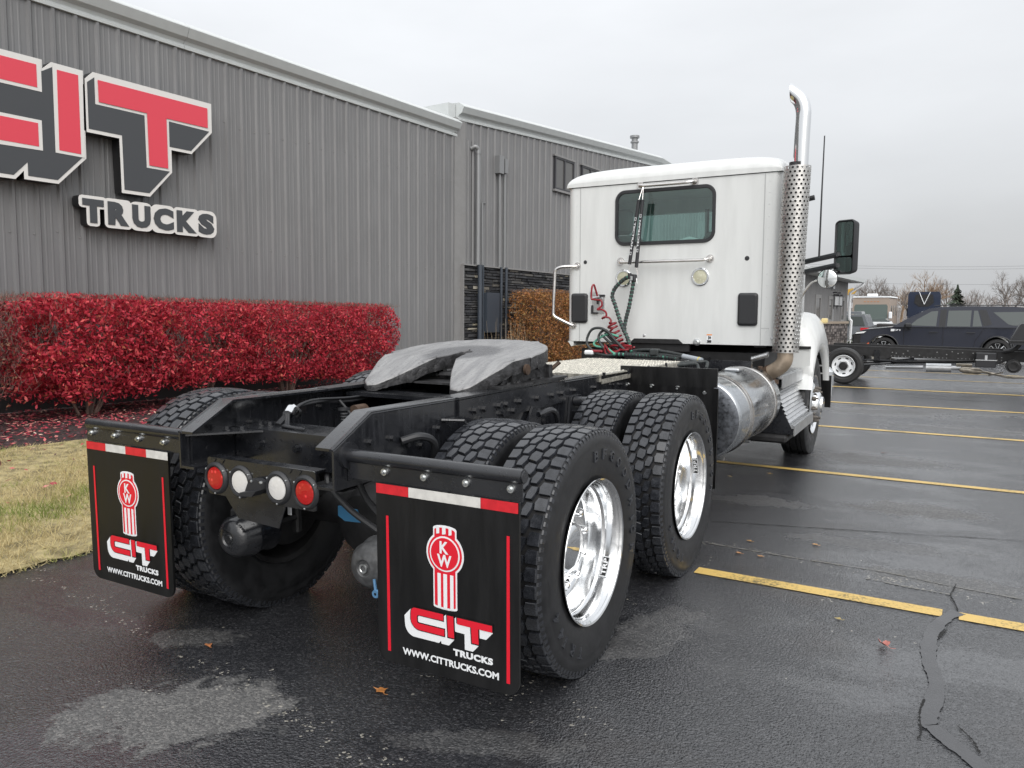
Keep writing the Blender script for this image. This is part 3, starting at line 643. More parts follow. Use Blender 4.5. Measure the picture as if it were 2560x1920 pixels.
C_wh = [(.60, 4.76)]+arc(-1.03, 4.48, .28, 90, 180)+arc(-.73, 4.10, .57, 180, 270, 10)+[(.58, 3.555), (.58, 3.955)]+arc(-.73, 4.04, .085, 270, 180, 4)+arc(-.77, 4.29, .045, 180, 90, 3)+[(.60, 4.335)]
wall_letter('sign_letter', 'red capital letters C and I joined, with charcoal drop shade, cut by the left edge',
    [(.62, 4.765), (.62, 4.65), (.735, 4.765), (1.165, 4.76), (1.165, 4.58), (1.135, 4.55), (1.135, 3.94), (1.165, 3.94), (1.165, 3.55), (.77, 3.14), (.33, 3.14), (.33, 3.25), (.22, 3.125)]+arc(-1.05, 3.68, .56, 270, 180, 8)+[(-1.61, 4.27), (-1.22, 4.66)]+arc(-1.03, 4.48, .285, 130, 90, 3),
    [[(.59, 4.60), (.76, 4.71), (1.10, 4.71), (1.115, 3.56), (.76, 3.19), (.38, 3.19), (.38, 3.37), (.20, 3.175)]+arc(-1.05, 3.68, .50, 270, 180, 8)+[(-1.56, 4.25), (-1.18, 4.60)]],
    [C_wh, [(.75, 4.755), (1.155, 4.75), (1.14, 3.555), (.745, 3.56)]],
    [C_red, [(.805, 4.68), (1.09, 4.68), (1.09, 3.595), (.795, 3.60)]])
# small TRUCKS sign: black box letters on a white outline
ts = empty('sign_word', B(1.1, 2.62, .05)); tag(ts, 'white outlined sign with charcoal letters TRUCKS below the red T', 'sign', 'raised letters of the dealer sign on the grey wall')
def grow_poly(poly, d):
    """a rounded margin round an outline"""
    n = len(poly); o = []; area = sum(poly[k][0]*poly[(k+1) % n][1]-poly[(k+1) % n][0]*poly[k][1] for k in range(n)); sg = 1 if area > 0 else -1
    for k in range(n):
        p0, p, p1 = Vector(poly[k-1]), Vector(poly[k]), Vector(poly[(k+1) % n]); a, b = (p-p0).normalized(), (p1-p).normalized()
        na, nb = Vector((a.y, -a.x))*sg, Vector((b.y, -b.x))*sg
        if (a.x*b.y-a.y*b.x)*sg > 0: o += [tuple(p+(na.lerp(nb, t)).normalized()*d) for t in (0, .5, 1)]
        else: o.append(tuple(p+(na+nb).normalized()*d/max(.5, (1+na.dot(nb))/2)**.5))
    return o
SLOT = (('T', 1.09, 1.40), ('R', 1.455, 1.775), ('U', 1.825, 2.12), ('C', 2.165, 2.505), ('K', 2.555, 2.905), ('S', 2.935, 3.235))
z0_, z1_ = 2.655, 2.995
for k, (ch, a, b) in enumerate(SLOT):
    if ch == 'T': q = [(a, z1_), (a, z1_-.085), (a+.105, z1_-.085), (a+.105, z0_), (b-.105, z0_), (b-.105, z1_-.085), (b, z1_-.085), (b, z1_)][::-1]
    else: q = rrect((a+b)/2, (z0_+z1_)/2, b-a, z1_-z0_, .07 if ch in 'UCS' else .02, 4)
    w = MB(); Bprism(w, grow_poly(q, .045), .05, .228-.0003*k); obj('sign_body', w, M['letterside'], ts, angle=25)
    w = MB(); Bprism(w, grow_poly(q, .045), .2285, .233+.0006*k); obj('sign_border', w, M['letterwhite'], ts, angle=25)
    w = MB(); text_fit(w, ch, a, b, z0_, z1_, lambda x, y, c: B(x, y, .241), .075); obj('sign_lettering', w, M['letterdark'], ts, angle=25, recalc=False)

# ------------------------------------------------------------------ shrubs
def shrub(name, label, group, cx, s_half, n0, n1, h0, h1, mats, nl, lsize, seed, bare=.0, round_=.22, stems=9):
    r = np.random.default_rng(seed); base_ = B(cx, 0, (n0+n1)/2); base_.z = bed_z(base_.x, base_.y)
    root = empty(name, base_); tag(root, label, 'shrub', group)
    # stems fanning from the base, twigs above
    mb = MB(); rr = random.Random(seed)
    for i in range(stems):
        a = rr.uniform(0, 2*PI); ds = rr.uniform(.2, .9)*s_half*math.cos(a); dn = rr.uniform(.2, .8)*(n1-n0)/2*math.sin(a)
        p = [B(cx+ds*.12, -.05, (n0+n1)/2+dn*.12), B(cx+ds*.4, h1*.22, (n0+n1)/2+dn*.4), B(cx+ds*.8, h1*.55, (n0+n1)/2+dn*.8), B(cx+ds, h1*.9, (n0+n1)/2+dn)]
        mb.tube(smooth(p, 3), [.022-.0017*j for j in range(10)], 5)
    obj('stems', mb, M['twig'], root)
    # leaf shell and depth
    n = nl; u = r.uniform(-1, 1, (n*3, 3)); d = np.max(np.abs(u), axis=1); q = np.linalg.norm(u/np.maximum(1e-6, 1), ord=6, axis=1)
    keep = (q < 1.0) & (r.random(n*3) < np.clip((q-.25)*1.5, .15, 1)); u = u[keep][:n]
    lump = 1+.05*np.sin(u[:, 0]*6+seed)*np.cos(u[:, 2]*5+seed*2)+.04*np.sin(u[:, 2]*11+u[:, 0]*9)
    s = cx+u[:, 0]*s_half*lump; nn = (n0+n1)/2+u[:, 1]*(n1-n0)/2*lump; h = h0+(u[:, 2]*.5+.5)*(h1-h0)
    h += np.where(u[:, 2] < -.3, r.uniform(-.12, .12, len(u)), 0)+r.normal(0, .012, len(u))
    pos = np.array(P0)+s[:, None]*np.array(wd)+h[:, None]*np.array(up)+nn[:, None]*np.array(wn)
    # see-through gaps: drop leaves in noisy clumps
    cl = np.sin(s*7.1+seed)+np.sin(h*8.3+seed*1.7)+np.sin(nn*6.7+s*3+seed*.6); ok = cl > (-2.4+bare*3.4); pos = pos[ok]
    v, f = leaf_quads(pos, lsize, 0, r); raw('foliage', v, f, mats[0], root, kind='stuff')
    # fine twigs, more of them standing out of the clipped top
    nt_ = int(2200+bare*7000); ps = r.uniform(-1, 1, nt_); pn = r.uniform(-1, 1, nt_); ph = r.uniform(.1, .97, nt_); top = r.random(nt_) < .35; ph[top] = .96
    pos = np.array(P0)+(cx+ps*s_half*.97)[:, None]*np.array(wd)+(h0+ph*(h1-h0))[:, None]*np.array(up)+((n0+n1)/2+pn*(n1-n0)/2*.97)[:, None]*np.array(wn)
    d = r.normal(0, .5, (nt_, 3)); d[:, 2] = np.abs(d[:, 2])+.7; d /= np.linalg.norm(d, axis=1, keepdims=True); ln = r.uniform(.05, .16, nt_)[:, None]; ln[top] *= .6
    sd = np.cross(d, r.normal(0, 1, (nt_, 3))); sd /= np.linalg.norm(sd, axis=1, keepdims=True); ww = .0028
    v = np.stack([pos-sd*ww, pos+sd*ww, pos+d*ln+sd*ww*.4, pos+d*ln-sd*ww*.4], 1).reshape(-1, 3)
    raw('twigs', v, np.arange(nt_*4).reshape(-1, 4), M['twig'], root, kind='stuff'); return root
G1 = 'clipped red shrubs along the grey wall'
shrub('red_shrub', 'clipped shrub thin and twiggy with few red leaves, at the left edge', G1, -1.32, 1.0, .35, 1.75, .28, 1.55, [M['bareleaf']], 9000, .028, 11, bare=.80)
shrub('red_shrub', 'dense red shrub just left of the left rear mud flap, tallest leaves', G1, .62, 1.0, .35, 1.72, .30, 1.60, [M['redleaf']], 30000, .032, 12, bare=.20)
shrub('red_shrub', 'red shrub thinning to bare twigs near its middle, behind the left tyres', G1, 2.35, .92, .35, 1.68, .36, 1.58, [M['redleaf']], 24000, .030, 13, bare=.32)
shrub('red_shrub', 'dense red shrub in the row behind the open frame rails', G1, 4.02, .92, .35, 1.66, .34, 1.58, [M['redleaf']], 26000, .029, 14, bare=.24)
shrub('red_shrub', 'bright red shrub with rounded end, last of the row left of the coupling plate', G1, 5.55, .82, .35, 1.62, .22, 1.57, [M['redleaf']], 26000, .029, 15, bare=.14)
shrub('red_shrub', 'red shrub beyond the left edge of the row of red shrubs', G1, -3.1, .95, .35, 1.7, .3, 1.56, [M['redleaf']], 6000, .030, 16, bare=.3)
G2 = 'clipped brown shrubs in front of the stone wall'
shrub('brown_shrub', 'square clipped shrub with coppery brown leaves left of the white cab', G2, 12.55, .98, .35, 1.6, .1, 2.06, [M['brownleaf']], 15000, .034, 21, bare=.05)
shrub('brown_shrub', 'coppery brown shrub mostly hidden behind the white cab', G2, 14.4, 1.0, .35, 1.6, .1, 2.06, [M['brownleaf']], 9000, .034, 22, bare=.1)
# dry ornamental grass stems in front of the stones
gr = empty('dry_grass_tuft', B(11.2, 0, .9)); tag(gr, 'tuft of thin straw coloured stems in front of the dark stone wall', 'grass tuft')
v = []; r = np.random.default_rng(5)
for i in range(90):
    s, n_ = r.uniform(10.4, 12.3), r.uniform(.6, 1.2); h = r.uniform(.6, 1.35); l = r.normal(0, .12); b0, b1 = B(s, 0, n_), B(s+l, h, n_+r.normal(0, .08)); m_ = (b0+b1)/2+up*.06
    for (p, q) in ((b0, m_), (m_, b1)): v += [p-wd*.004, p+wd*.004, q+wd*.003, q-wd*.003]
raw('stalks', np.array([tuple(q) for q in v]), np.arange(len(v)).reshape(-1, 4), M['drygrass'], gr, kind='stuff')
# ------------------------------------------------------------------ the truck
XC = -2.36
truck = empty('semi_truck', (XC, 3.6, 0)); tag(truck, 'white day cab road tractor with bare black frame, rear towards us', 'truck')
def part(name, mb, mats, parent=truck, **k): return obj(name, mb, mats, parent, **k)
def rail_top(y): return 1.125-.0155*(y-2.3)
# frame rails: C-channels, chamfered at the rear
for s in (-1, 1):
    xo = XC+s*.43; xi = xo-s*.009; xf = xo-s*.088
    mb = MB()
    ys = [2.075, 2.29, 3.0, 4.0, 5.0, 6.0, 7.0, 8.2, 9.6]
    tp = [1.012]+[rail_top(y) for y in ys[1:]]; bt = [.855]+[.855-.0155*(y-2.3) for y in ys[1:]]
    web = [(y, z) for y, z in zip(ys, tp)]+[(y, z) for y, z in zip(ys[::-1], bt[::-1])]
    mb.prism(web, 'x', xo, xi)
    fl = [(y, z) for y, z in zip(ys, tp)]+[(y, z-.010) for y, z in zip(ys[::-1], tp[::-1])]
    mb.prism(fl, 'x', xi-s*.0005, xf)
    fl = [(y, z+.010) for y, z in zip(ys, bt)]+[(y, z) for y, z in zip(ys[::-1], bt[::-1])]
    mb.prism(fl, 'x', xi-s*.0005, xf)
    # soft outer corner along the top edge
    mb.tube([(xo-s*.010, y, z-.009) for y, z in zip(ys, tp)], .0115, 8)
    rl = part('frame_rail', mb, M['black_rail'], angle=40)
    bolt_objs('rail_bolt', [((xo, y, z), (s, 0, 0)) for (y, z) in ((2.271, 1.009), (2.404, 1.004), (2.60, .987), (2.594, .945), (2.50, .963), (2.726, 1.0), (2.27, .93), (4.12, 1.03), (4.42, 1.02), (4.72, 1.01), (4.86, 1.0))]+[((xi, y, z), (-s, 0, 0)) for (y, z) in ((2.2, .97), (2.2, .92), (2.45, 1.0), (2.9, 1.02))], M['black'], rl)
    # bolted reinforcement angle under the coupling
    mb = MB(); mb.box((xo+s*.002, 2.88, .98), (xo+s*.014, 3.97, 1.104)); mb.box((xo-s*.09, 2.88, 1.1075), (xo+s*.014, 3.97, 1.118)); a_ = part('mounting_angle', mb, M['black'])
    bolt_objs('mounting_bolt', [((xo+s*.014, y, 1.045-.012*(y-3)), (s, 0, 0)) for y in (3.0, 3.08, 3.22, 3.29, 3.43, 3.62, 3.80, 3.92)]+[((xo+s*.014, y, 1.0), (s, 0, 0)) for y in (3.05, 3.25, 3.36)]+[((xo-s*.03, y, 1.118), (0, 0, 1)) for y in (3.40, 3.50, 3.66, 3.76, 3.86)], M['black'], a_, .015, .018)
    # suspension hanger below the rail
    mb = MB(); mb.prism([(3.35, .86), (3.85, .86), (3.78, .55), (3.42, .55)], 'x', xo+s*.002, xo+s*.03); mb.box((xo-s*.05, 3.3, .60), (xo+s*.05, 3.9, .68), .02)
    mb.box((xo-s*.04, 2.35, .55), (xo+s*.05, 4.85, .62), .02); part('suspension_beam', mb, M['black_dry'])
    for y in (2.62, 4.62): part('air_spring', MB().lathe([(.64, .08), (.645, .12), (.70, .135), (.75, .12), (.78, .13), (.83, .12), (.84, .06)], (xo-s*.02, y, 0), 'z', 20), M['rubber'])
    mb = MB(); mb.tube([(xo+s*.02, 4.10, .97), (xo+s*.10, 4.10, .97)], .03, 12); mb.tube([(xo+s*.03, 4.10, .93), (xo+s*.03, 4.25, .52)], .045, 12); mb.prism([(4.02, .80), (4.2, .80), (4.2, 1.0), (4.05, 1.0)], 'x', xo+s*.002, xo+s*.016); part('shock_absorber', mb, M['black'])
    mb = MB(); mb.prism([(3.52, .80), (3.66, .80), (3.64, .98), (3.56, 1.0), (3.50, .93)], 'x', xo+s*.016, xo+s*.030); mb.tube(smooth([(xo+s*.03, 3.62, .95), (xo+s*.06, 3.72, .965), (xo+s*.06, 3.79, .90), (xo+s*.03, 3.80, .8)], 4), .016, 8); part('brake_valve', mb, M['black'])
    mb = MB(); mb.tube(smooth([(xo+s*.01, 2.46, .985), (xo+s*.06, 2.52, 1.0), (xo+s*.07, 2.60, .965), (xo+s*.03, 2.66, .88)], 4), .016, 8); part('air_line', mb, M['plastic'])
    mb = MB(); mb.tube([(xo, 2.76, 1.03), (xo+s*.09, 2.80, 1.03), (xo+s*.11, 2.86, .95), (xo+s*.01, 2.82, .93)], .008, 6); mb.box((xo, 2.77, .93), (xo+s*.01, 2.88, 1.03)); part('bracket', mb, M['black'])
# crossmembers
def channel(y, z0, z1, d=.09, holes=()):
    mb = MB(); x0, x1 = XC-.418, XC+.418
    mb.box((x0, y, z0), (x1, y+.008, z1)); mb.box((x0, y+.0085, z1-.008), (x1, y+d, z1)); mb.box((x0, y+.0085, z0), (x1, y+d, z0+.008)); return part('crossmember', mb, M['black'])
cm = channel(2.345, .845, .995, .20)
bolt_objs('crossmember_bolt', [((XC+dx, 2.345, .93), (0, -1, 0)) for dx in (-.02, .12, .28, -.24)]+[((XC+dx, 2.43, .995), (0, 0, 1)) for dx in (-.33, -.27)], M['black'], cm, .015, .018)
b = MB()
for dx in (-.2, -.16, -.12, -.05, .2): b.lathe([(2.3445, 0), (2.3435, .007)], (XC+dx, 0, .955), 'y', 8)
o = part('crossmember_holes', b, M['black_dry'], cm); o['kind'] = 'stuff'
channel(3.0, .85, 1.0); channel(3.75, .82, 1.08, .3); channel(4.9, .82, 1.03); channel(6.3, .80, 1.0)
for s in (-1, 1):                                        # gussets in the rear corners
    mb = MB(); xw = XC+s*.42; mb.prism([(xw, 2.10), (xw, 2.34), (xw-s*.2, 2.34)], 'z', .985, .993); mb.box((xw-s*.004, 2.12, .86), (xw-s*.016, 2.34, .99)); gu = part('gusset', mb, M['black'])
    bolt_objs('gusset_bolt', [((xw-s*dx, y, .993), (0, 0, 1)) for (dx, y) in ((.06, 2.27), (.12, 2.3))], M['black'], gu, .015, .014)
# wiring on the frame, taped bundles
mb = MB(); rr = random.Random(4)
for k in range(5):
    o1 = rr.uniform(-.012, .012); o2 = rr.uniform(-.012, .012)
    mb.tube(smooth([(-2.62+o1, 2.46, 1.0), (-2.63+o2, 2.56, 1.05), (-2.65+o1, 2.7, 1.075+o2), (-2.66+o2, 3.0, 1.055+o1), (-2.66+o1, 3.3, 1.06+o2), (-2.64+o2, 3.6, 1.03+o1)], 5), .006, 6)
    mb.tube(smooth([(-2.62+o1, 2.52, 1.04), (-2.58+o2, 2.48, 1.0), (-2.52+o1*2, 2.42, 1.003), (-2.40+o2, 2.40, 1.002)], 5), .006, 6)
mb.tube(smooth([(-2.65, 2.9, 1.06), (-2.60, 2.93, .98), (-2.56, 2.95, .85)], 5), .007, 6)
part('wiring_loom', mb, M['plastic'])
mb = MB(); mb.tube(smooth([(-2.64, 2.60, 1.03), (-2.63, 2.56, 1.055), (-2.615, 2.52, 1.035)], 4), .026, 10); part('foil_wrap', mb, M['chrome'])
mb = MB()
for k in range(9): mb.lathe([(-.006, .014), (0, .019), (.006, .014)], (-2.53, 2.80, .90+.014*k), 'z', 12)
mb.lathe([(0, .03), (.01, .03)], (-2.53, 2.80, 1.03), 'z', 12); part('corrugated_fitting', mb, M['plastic'])
# rear lamp panel
mb = MB(); y0 = 2.112; pl = rrect(XC, .831, .605, .155, .012, 2); mb.prism(pl, 'y', y0, y0+.006)
mb.box((XC-.30, y0+.0065, .900), (XC+.30, y0+.06, .9085)); mb.prism([(XC-.20, .7525), (XC+.14, .7525), (XC+.10, .66), (XC-.13, .67)], 'y', y0+.001, y0+.006)
for dx in (-.26, -.21, .17, .22): mb.prism([(XC+dx-.014, .905), (XC+dx+.014, .905), (XC+dx, .888)], 'y', y0-.004, y0-.0005)
lp = part('lamp_panel', mb, M['black'])
def ring(mb, c, prof, axis='y', n=28): return mb.lathe(prof, c, axis, n)
for dx, mname, nm in ((-.25, 'lensred', 'tail_light'), (-.104, 'lenswhite', 'reversing_light'), (.105, 'lenswhite', 'reversing_light'), (.251, 'lensred', 'tail_light')):
    c = (XC+dx, y0, .824); mb = MB().mat(0); ring(mb, c, [(-.010, .0), (-.0105, .03), (-.008, .046), (-.003, .0485)])
    mb.mat(1); ring(mb, c, [(-.003, .0487), (-.012, .051), (-.013, .058), (-.006, .066), (-.0005, .068)])
    mb.mat(2)
    for a in (90, 215, 325): p = (c[0]+.062*math.cos(math.radians(a+180)), y0-.006, c[2]+.062*math.sin(math.radians(a+180))); mb.lathe([(-.008, 0), (-.006, .0045), (0, .005)], p, 'y', 8)
    part(nm, mb, [M[mname], M['plastic'], M['zinc']], lp, recalc=False)
mb = MB(); mb.prism([(XC-.045, .80), (XC+.045, .815), (XC+.05, .845), (XC+.02, .855), (XC-.02, .85)], 'y', y0-.002, y0-.035); mb.prism([(XC-.055, .785), (XC+.02, .79), (XC+.045, .815), (XC-.045, .80)], 'y', y0-.004, y0-.06); part('plate_lamp', mb, M['plastic'], lp)
for dx in (-.005, .045): part('plate_lamp_screw', MB().lathe([(-.04, 0), (-.038, .006), (-.03, .006)], (XC+dx, y0, .845), 'y', 8), M['zinc'], lp)
for (x, z, a) in ((-2.40, .715, .2), (-2.36, .735, -.5), (-2.29, .72, 0)):
    mb = MB(); mb.box((-.009, -.002, -.03), (.009, .002, .03)); mb.xf(lambda p: (x+p[0]*math.cos(a)-p[2]*math.sin(a), 2.2+p[1], z+p[0]*math.sin(a)+p[2]*math.cos(a))); part('paper_tag', mb, M['whiteplain'])

# mud flap hangers and flaps
def gfx(mb, poly, layer): return mb.prism(poly, 'y', 2.1255-.001*layer, 2.1248-.001*layer)
def shift(poly, dx): return [(x+dx, z) for x, z in poly]
def circ(cx, cz, r, n=36, a0=0, a1=360): return [(cx+r*math.cos(math.radians(a0+(a1-a0)*i/n)), cz+r*math.sin(math.radians(a0+(a1-a0)*i/n))) for i in range(n+(a1-a0 < 360))]
def emblem_outline(c, r, wt, wb, top, bot, d):
    zt, zb = c[1]+math.sqrt(r*r-wt*wt), c[1]-math.sqrt(r*r-wb*wb); at = math.degrees(math.asin((zt-c[1])/r)); ab = math.degrees(math.asin((c[1]-zb)/r))
    p = [(c[0]+r*math.cos(math.radians(a)), c[1]+r*math.sin(math.radians(a))) for a in np.linspace(-ab, at, 14)]
    p += [(c[0]+wt*math.cos(t), top-d+d*math.sin(t)) for t in np.linspace(0, PI, 9)]
    p += [(c[0]+r*math.cos(math.radians(a)), c[1]+r*math.sin(math.radians(a))) for a in np.linspace(180-at, 180+ab, 14)]
    p += [(c[0]-wb*math.cos(t), bot+d*.6-d*.6*math.sin(t)) for t in np.linspace(0, PI, 9)]
    return p
flC = arc(-1.609, .446, .018, 90, 180, 4); flC2 = arc(-1.590, .424, .038, 180, 270, 8)
LC = [(-1.487, .464)]+flC+flC2+[(-1.483, .386), (-1.483, .410)]+arc(-1.594, .416, .006, 270, 180, 2)+arc(-1.594, .434, .006, 180, 90, 2)+[(-1.487, .441)]
LI = [(-1.471, .464), (-1.445, .464), (-1.442, .387), (-1.467, .387)]
LT = [(-1.429, .464), (-1.289, .464), (-1.288, .441), (-1.344, .441), (-1.342, .387), (-1.369, .387), (-1.372, .441), (-1.429, .441)]
LS1 = [(-1.629, .456), (-1.657, .427)]+arc(-1.612, .398, .043, 180, 262, 6)+[(-1.507, .356), (-1.498, .366), (-1.496, .356), (-1.465, .356), (-1.440, .384), (-1.442, .387), (-1.4735, .467), (-1.486, .457), (-1.60, .457)]
LS2 = [(-1.4315, .467), (-1.4435, .456), (-1.441, .412), (-1.400, .411), (-1.399, .356), (-1.366, .356), (-1.341, .384), (-1.341, .410), (-1.313, .410), (-1.287, .438), (-1.30, .455)]
def offs(poly, c, k): return [(c[0]+(x-c[0])*k, c[1]+(z-c[1])*k) for x, z in poly]
def mud_flap(dx, tapes, label):
    s = 1 if dx == 0 else -1
    cx = -1.4825+dx
    xin = XC+s*.432; xend = -1.178 if s > 0 else -3.545
    mb = MB(); mb.tube([(xin, 2.152, .978), (xend-s*.006, 2.152, .978)], .0255, 14); mb.tube([(xend-s*.006, 2.152, .978), (xend, 2.152, .978)], .021, 14)
    mb.box((xin+s*.02, 2.139, .897), (xend-s*.003, 2.144, .972)); mb.tube([(xin-s*.002, 2.152, .978), (xin+s*.01, 2.152, .978)], .05, 16); mb.prism([(xin, .88), (xin+s*.05, .90), (xin+s*.04, .99), (xin, 1.0)], 'y', 2.146, 2.16)
    hg = part('flap_hanger', mb, M['black'])
    for k in range(4):
        x = cx+(-.262+.1745*k); part('hanger_bolt', MB().lathe([(-.020, 0), (-.019, .0065), (-.010, .0075), (-.010, .013), (-.004, .015), (0, .015)], (x, 2.1385, .938), 'y', 12), M['zinc'], hg)
    mb = MB(); mb.prism(rrect(cx, .5665, .592, .661, [.004, .004, .05, .05], 6), 'y', 2.1265, 2.137)
    fp = part('mud_flap', mb, M['flap']); fp['label'] = label
    x = cx-.294
    for wdt, c in tapes: mb = MB(); gfx(mb, [(x, .861), (x+wdt-.001, .861), (x+wdt-.001, .8965), (x, .8965)], 0); part('reflective_tape', mb, M['reflred' if c else 'reflwhite'], fp); x += wdt
    for sx in (-.2455, .2555): mb = MB(); gfx(mb, [(cx+sx-.0065, .277), (cx+sx+.0065, .277), (cx+sx+.0055, .782), (cx+sx-.0055, .782)], 0); part('red_stripe', mb, M['red'], fp)
    # radiator-shield emblem
    c = (-1.4785+dx, .681); w_, r_ = MB(), MB()
    gfx(w_, emblem_outline(c, .078, .0485, .0495, .7815, .4815, .012), 0); gfx(r_, emblem_outline(c, .0705, .0425, .0435, .773, .4895, .010), 1)
    for a, b in ((-1.5125, -1.500), (-1.488, -1.4735), (-1.461, -1.449)): gfx(w_, shift([(a, .749), (b, .752), (b, .776), (a, .776)], dx), 2)
    for a, b in ((-1.509, -1.4955), (-1.4845, -1.4695), (-1.4565, -1.443)): gfx(w_, shift([(a, .486), (b, .486), (b, .610), (a, .610)], dx), 2)
    gfx(w_, circ(*c, .0625), 2); gfx(r_, circ(*c, .0568), 3)
    for tx, x0, x1, z0, z1 in (('K', -1.498, -1.461, .6815, .7255), ('W', -1.509, -1.449, .6345, .679)): text_fit(w_, tx, x0+dx, x1+dx, z0, z1, lambda a, b, q: (a, 2.1214, b), .03)
    part('emblem_border', w_, M['whiteplain'], fp, angle=10); part('emblem_shield', r_, M['red'], fp, angle=10)
    w_, r_, k_ = MB(), MB(), MB()
    for q in (LS1, LS2): gfx(w_, shift(q, dx), 0)
    for q in (LC, LI, LT):
        m_ = (sum(p[0] for p in q)/len(q), sum(p[1] for p in q)/len(q)); gfx(r_, shift(q, dx), 2)
        bm = [((p[0]-m_[0])*(1+.0045/max(.012, abs(p[0]-m_[0])))+m_[0], (p[1]-m_[1])*(1+.0045/max(.012, abs(p[1]-m_[1])))+m_[1]) for p in q]
        if q is not LC: gfx(k_, shift(bm, dx), 1)
    LCb = [(-1.4845, .4675)]+arc(-1.609, .446, .0215, 90, 180, 4)+arc(-1.590, .424, .0415, 180, 270, 8)+[(-1.4800, .3825), (-1.4800, .4135)]+arc(-1.5915, .4185, .005, 270, 180, 2)+arc(-1.5915, .4325, .005, 180, 90, 2)+[(-1.4845, .4375)]
    gfx(k_, shift(LCb, dx), 1)
    part('logo_shade', w_, M['whiteplain'], fp, angle=10); part('logo_outline', k_, M['flap'], fp, angle=10); part('logo_letters', r_, M['red'], fp, angle=10)
    w_ = MB(); text_fit(w_, 'TRUCKS', -1.447+dx, -1.286+dx, .3255, .350, lambda a, b, q: (a, 2.1244, b), .06, 0, 1.12); part('flap_lettering', w_, M['whiteplain'], fp, angle=10); w_ = MB(); text_fit(w_, 'WWW.CITTRUCKS.COM', -1.667+dx, -1.263+dx, .2795, .3055, lambda a, b, q: (a, 2.1244, b), .038); part('flap_lettering', w_, M['whiteplain'], fp, angle=10)
mud_flap(0, ((.145, 1), (.299, 0), (.144, 1)), 'right hand flap with one long white block in its tape')
mud_flap(-1.752, ((.148, 1), (.148, 0), (.148, 1), (.148, 0)), 'left hand flap with four short blocks of red and white tape')

# ------------------------------------------------------------------ wheels
R_T = .5255
def tyre_mesh(tread=True, ribs=False):
    half = [(.100, .286), (.113, .292), (.121, .305), (.129, .335), (.1365, .375), (.1395, .41), (.1385, .44), (.1365, .452), (.1375, .458), (.1335, .478), (.128, .494), (.122, .505), (.112, .507), (.06, .5085), (.0, .509)]
    if ribs: half = half[:11]+[(.125, .505), (.118, .516), (.086, .521), (.080, .521), (.079, .510), (.073, .510), (.072, .5225), (.038, .523), (.037, .511), (.031, .511), (.030, .5235), (0, .524)]
    prof = half+[(-x, r) for x, r in half[::-1][1:]]
    mb = MB().mat(0); mb.lathe(prof, n=88)
    if tread:
        mb.m = [2 if max(math.hypot(mb.v[i][1], mb.v[i][2]) for i in f) > .5065 and min(math.hypot(mb.v[i][1], mb.v[i][2]) for i in f) > .5055 else 0 for f in mb.f]
        NP = 50; P = 2*PI*R_T/NP; mb.mat(1); ky = P/.066
        CB = [(-.0135, .0315), (.0242, .0225), (.0242, -.0085), (.0125, -.0315), (-.0242, -.0225), (-.0242, .0085)]
        MBk = [(-.0075, .0282), (.0198, .0282), (.0198, .0040), (.0070, -.0282), (-.0198, -.0282), (-.0198, -.0040)]
        SR = [(-.0120, .0272), (.0300, .0272), (.0300, -.0272), (-.0165, -.0272), (-.0215, .0030)]; SL = [(.0165, .0272), (.0215, -.0030), (.0120, -.0272), (-.0300, -.0272), (-.0300, .0272)]
        for xc, ph, ins in ((-.0930, .13, SL), (-.0472, .55, MBk), (0, 0, CB), (.0472, .42, MBk), (.0930, -.2, SR)):
            for k in range(NP):
                th0 = 2*PI*(k-ph)/NP; n = len(ins); vv = []
                for lev in (0, 1, 2):
                    for (x, y) in ins:
                        sc = (1.0, .95, .89)[lev]; X = xc+x*sc; drop = .0085*(abs(X)/.125)**2.4
                        r = (.506, R_T-.0022, R_T)[lev]-drop; th = th0-y*ky*sc/R_T; vv.append((X, r*math.cos(th), r*math.sin(th)))
                mb.add(vv, [tuple(range(2*n, 3*n))]+[(i, (i+1) % n, n+(i+1) % n, n+i) for i in range(n)]+[(n+i, n+(i+1) % n, 2*n+(i+1) % n, 2*n+i) for i in range(n)])
        # buttress teeth on the shoulders
        for k in range(NP):
            th = 2*PI*k/NP
            for s in (-1, 1):
                for d0, d1 in ((-.026, -.008), (.008, .026)):
                    vv = [(s*x, r*math.cos(th+d/R_T), r*math.sin(th+d/R_T)) for d in (d0, d1) for x, r in ((.122, .508), (.1275, .503), (.131, .486), (.124, .49))]
                    mb.add(vv, [(0, 1, 2, 3), (4, 5, 6, 7), (0, 1, 5, 4), (1, 2, 6, 5)])
    mb.xf(lambda p: (p[0]*(1+.05*max(0, (-p[2]-.45)/.05)), p[1], max(p[2], -.5015))); return mb
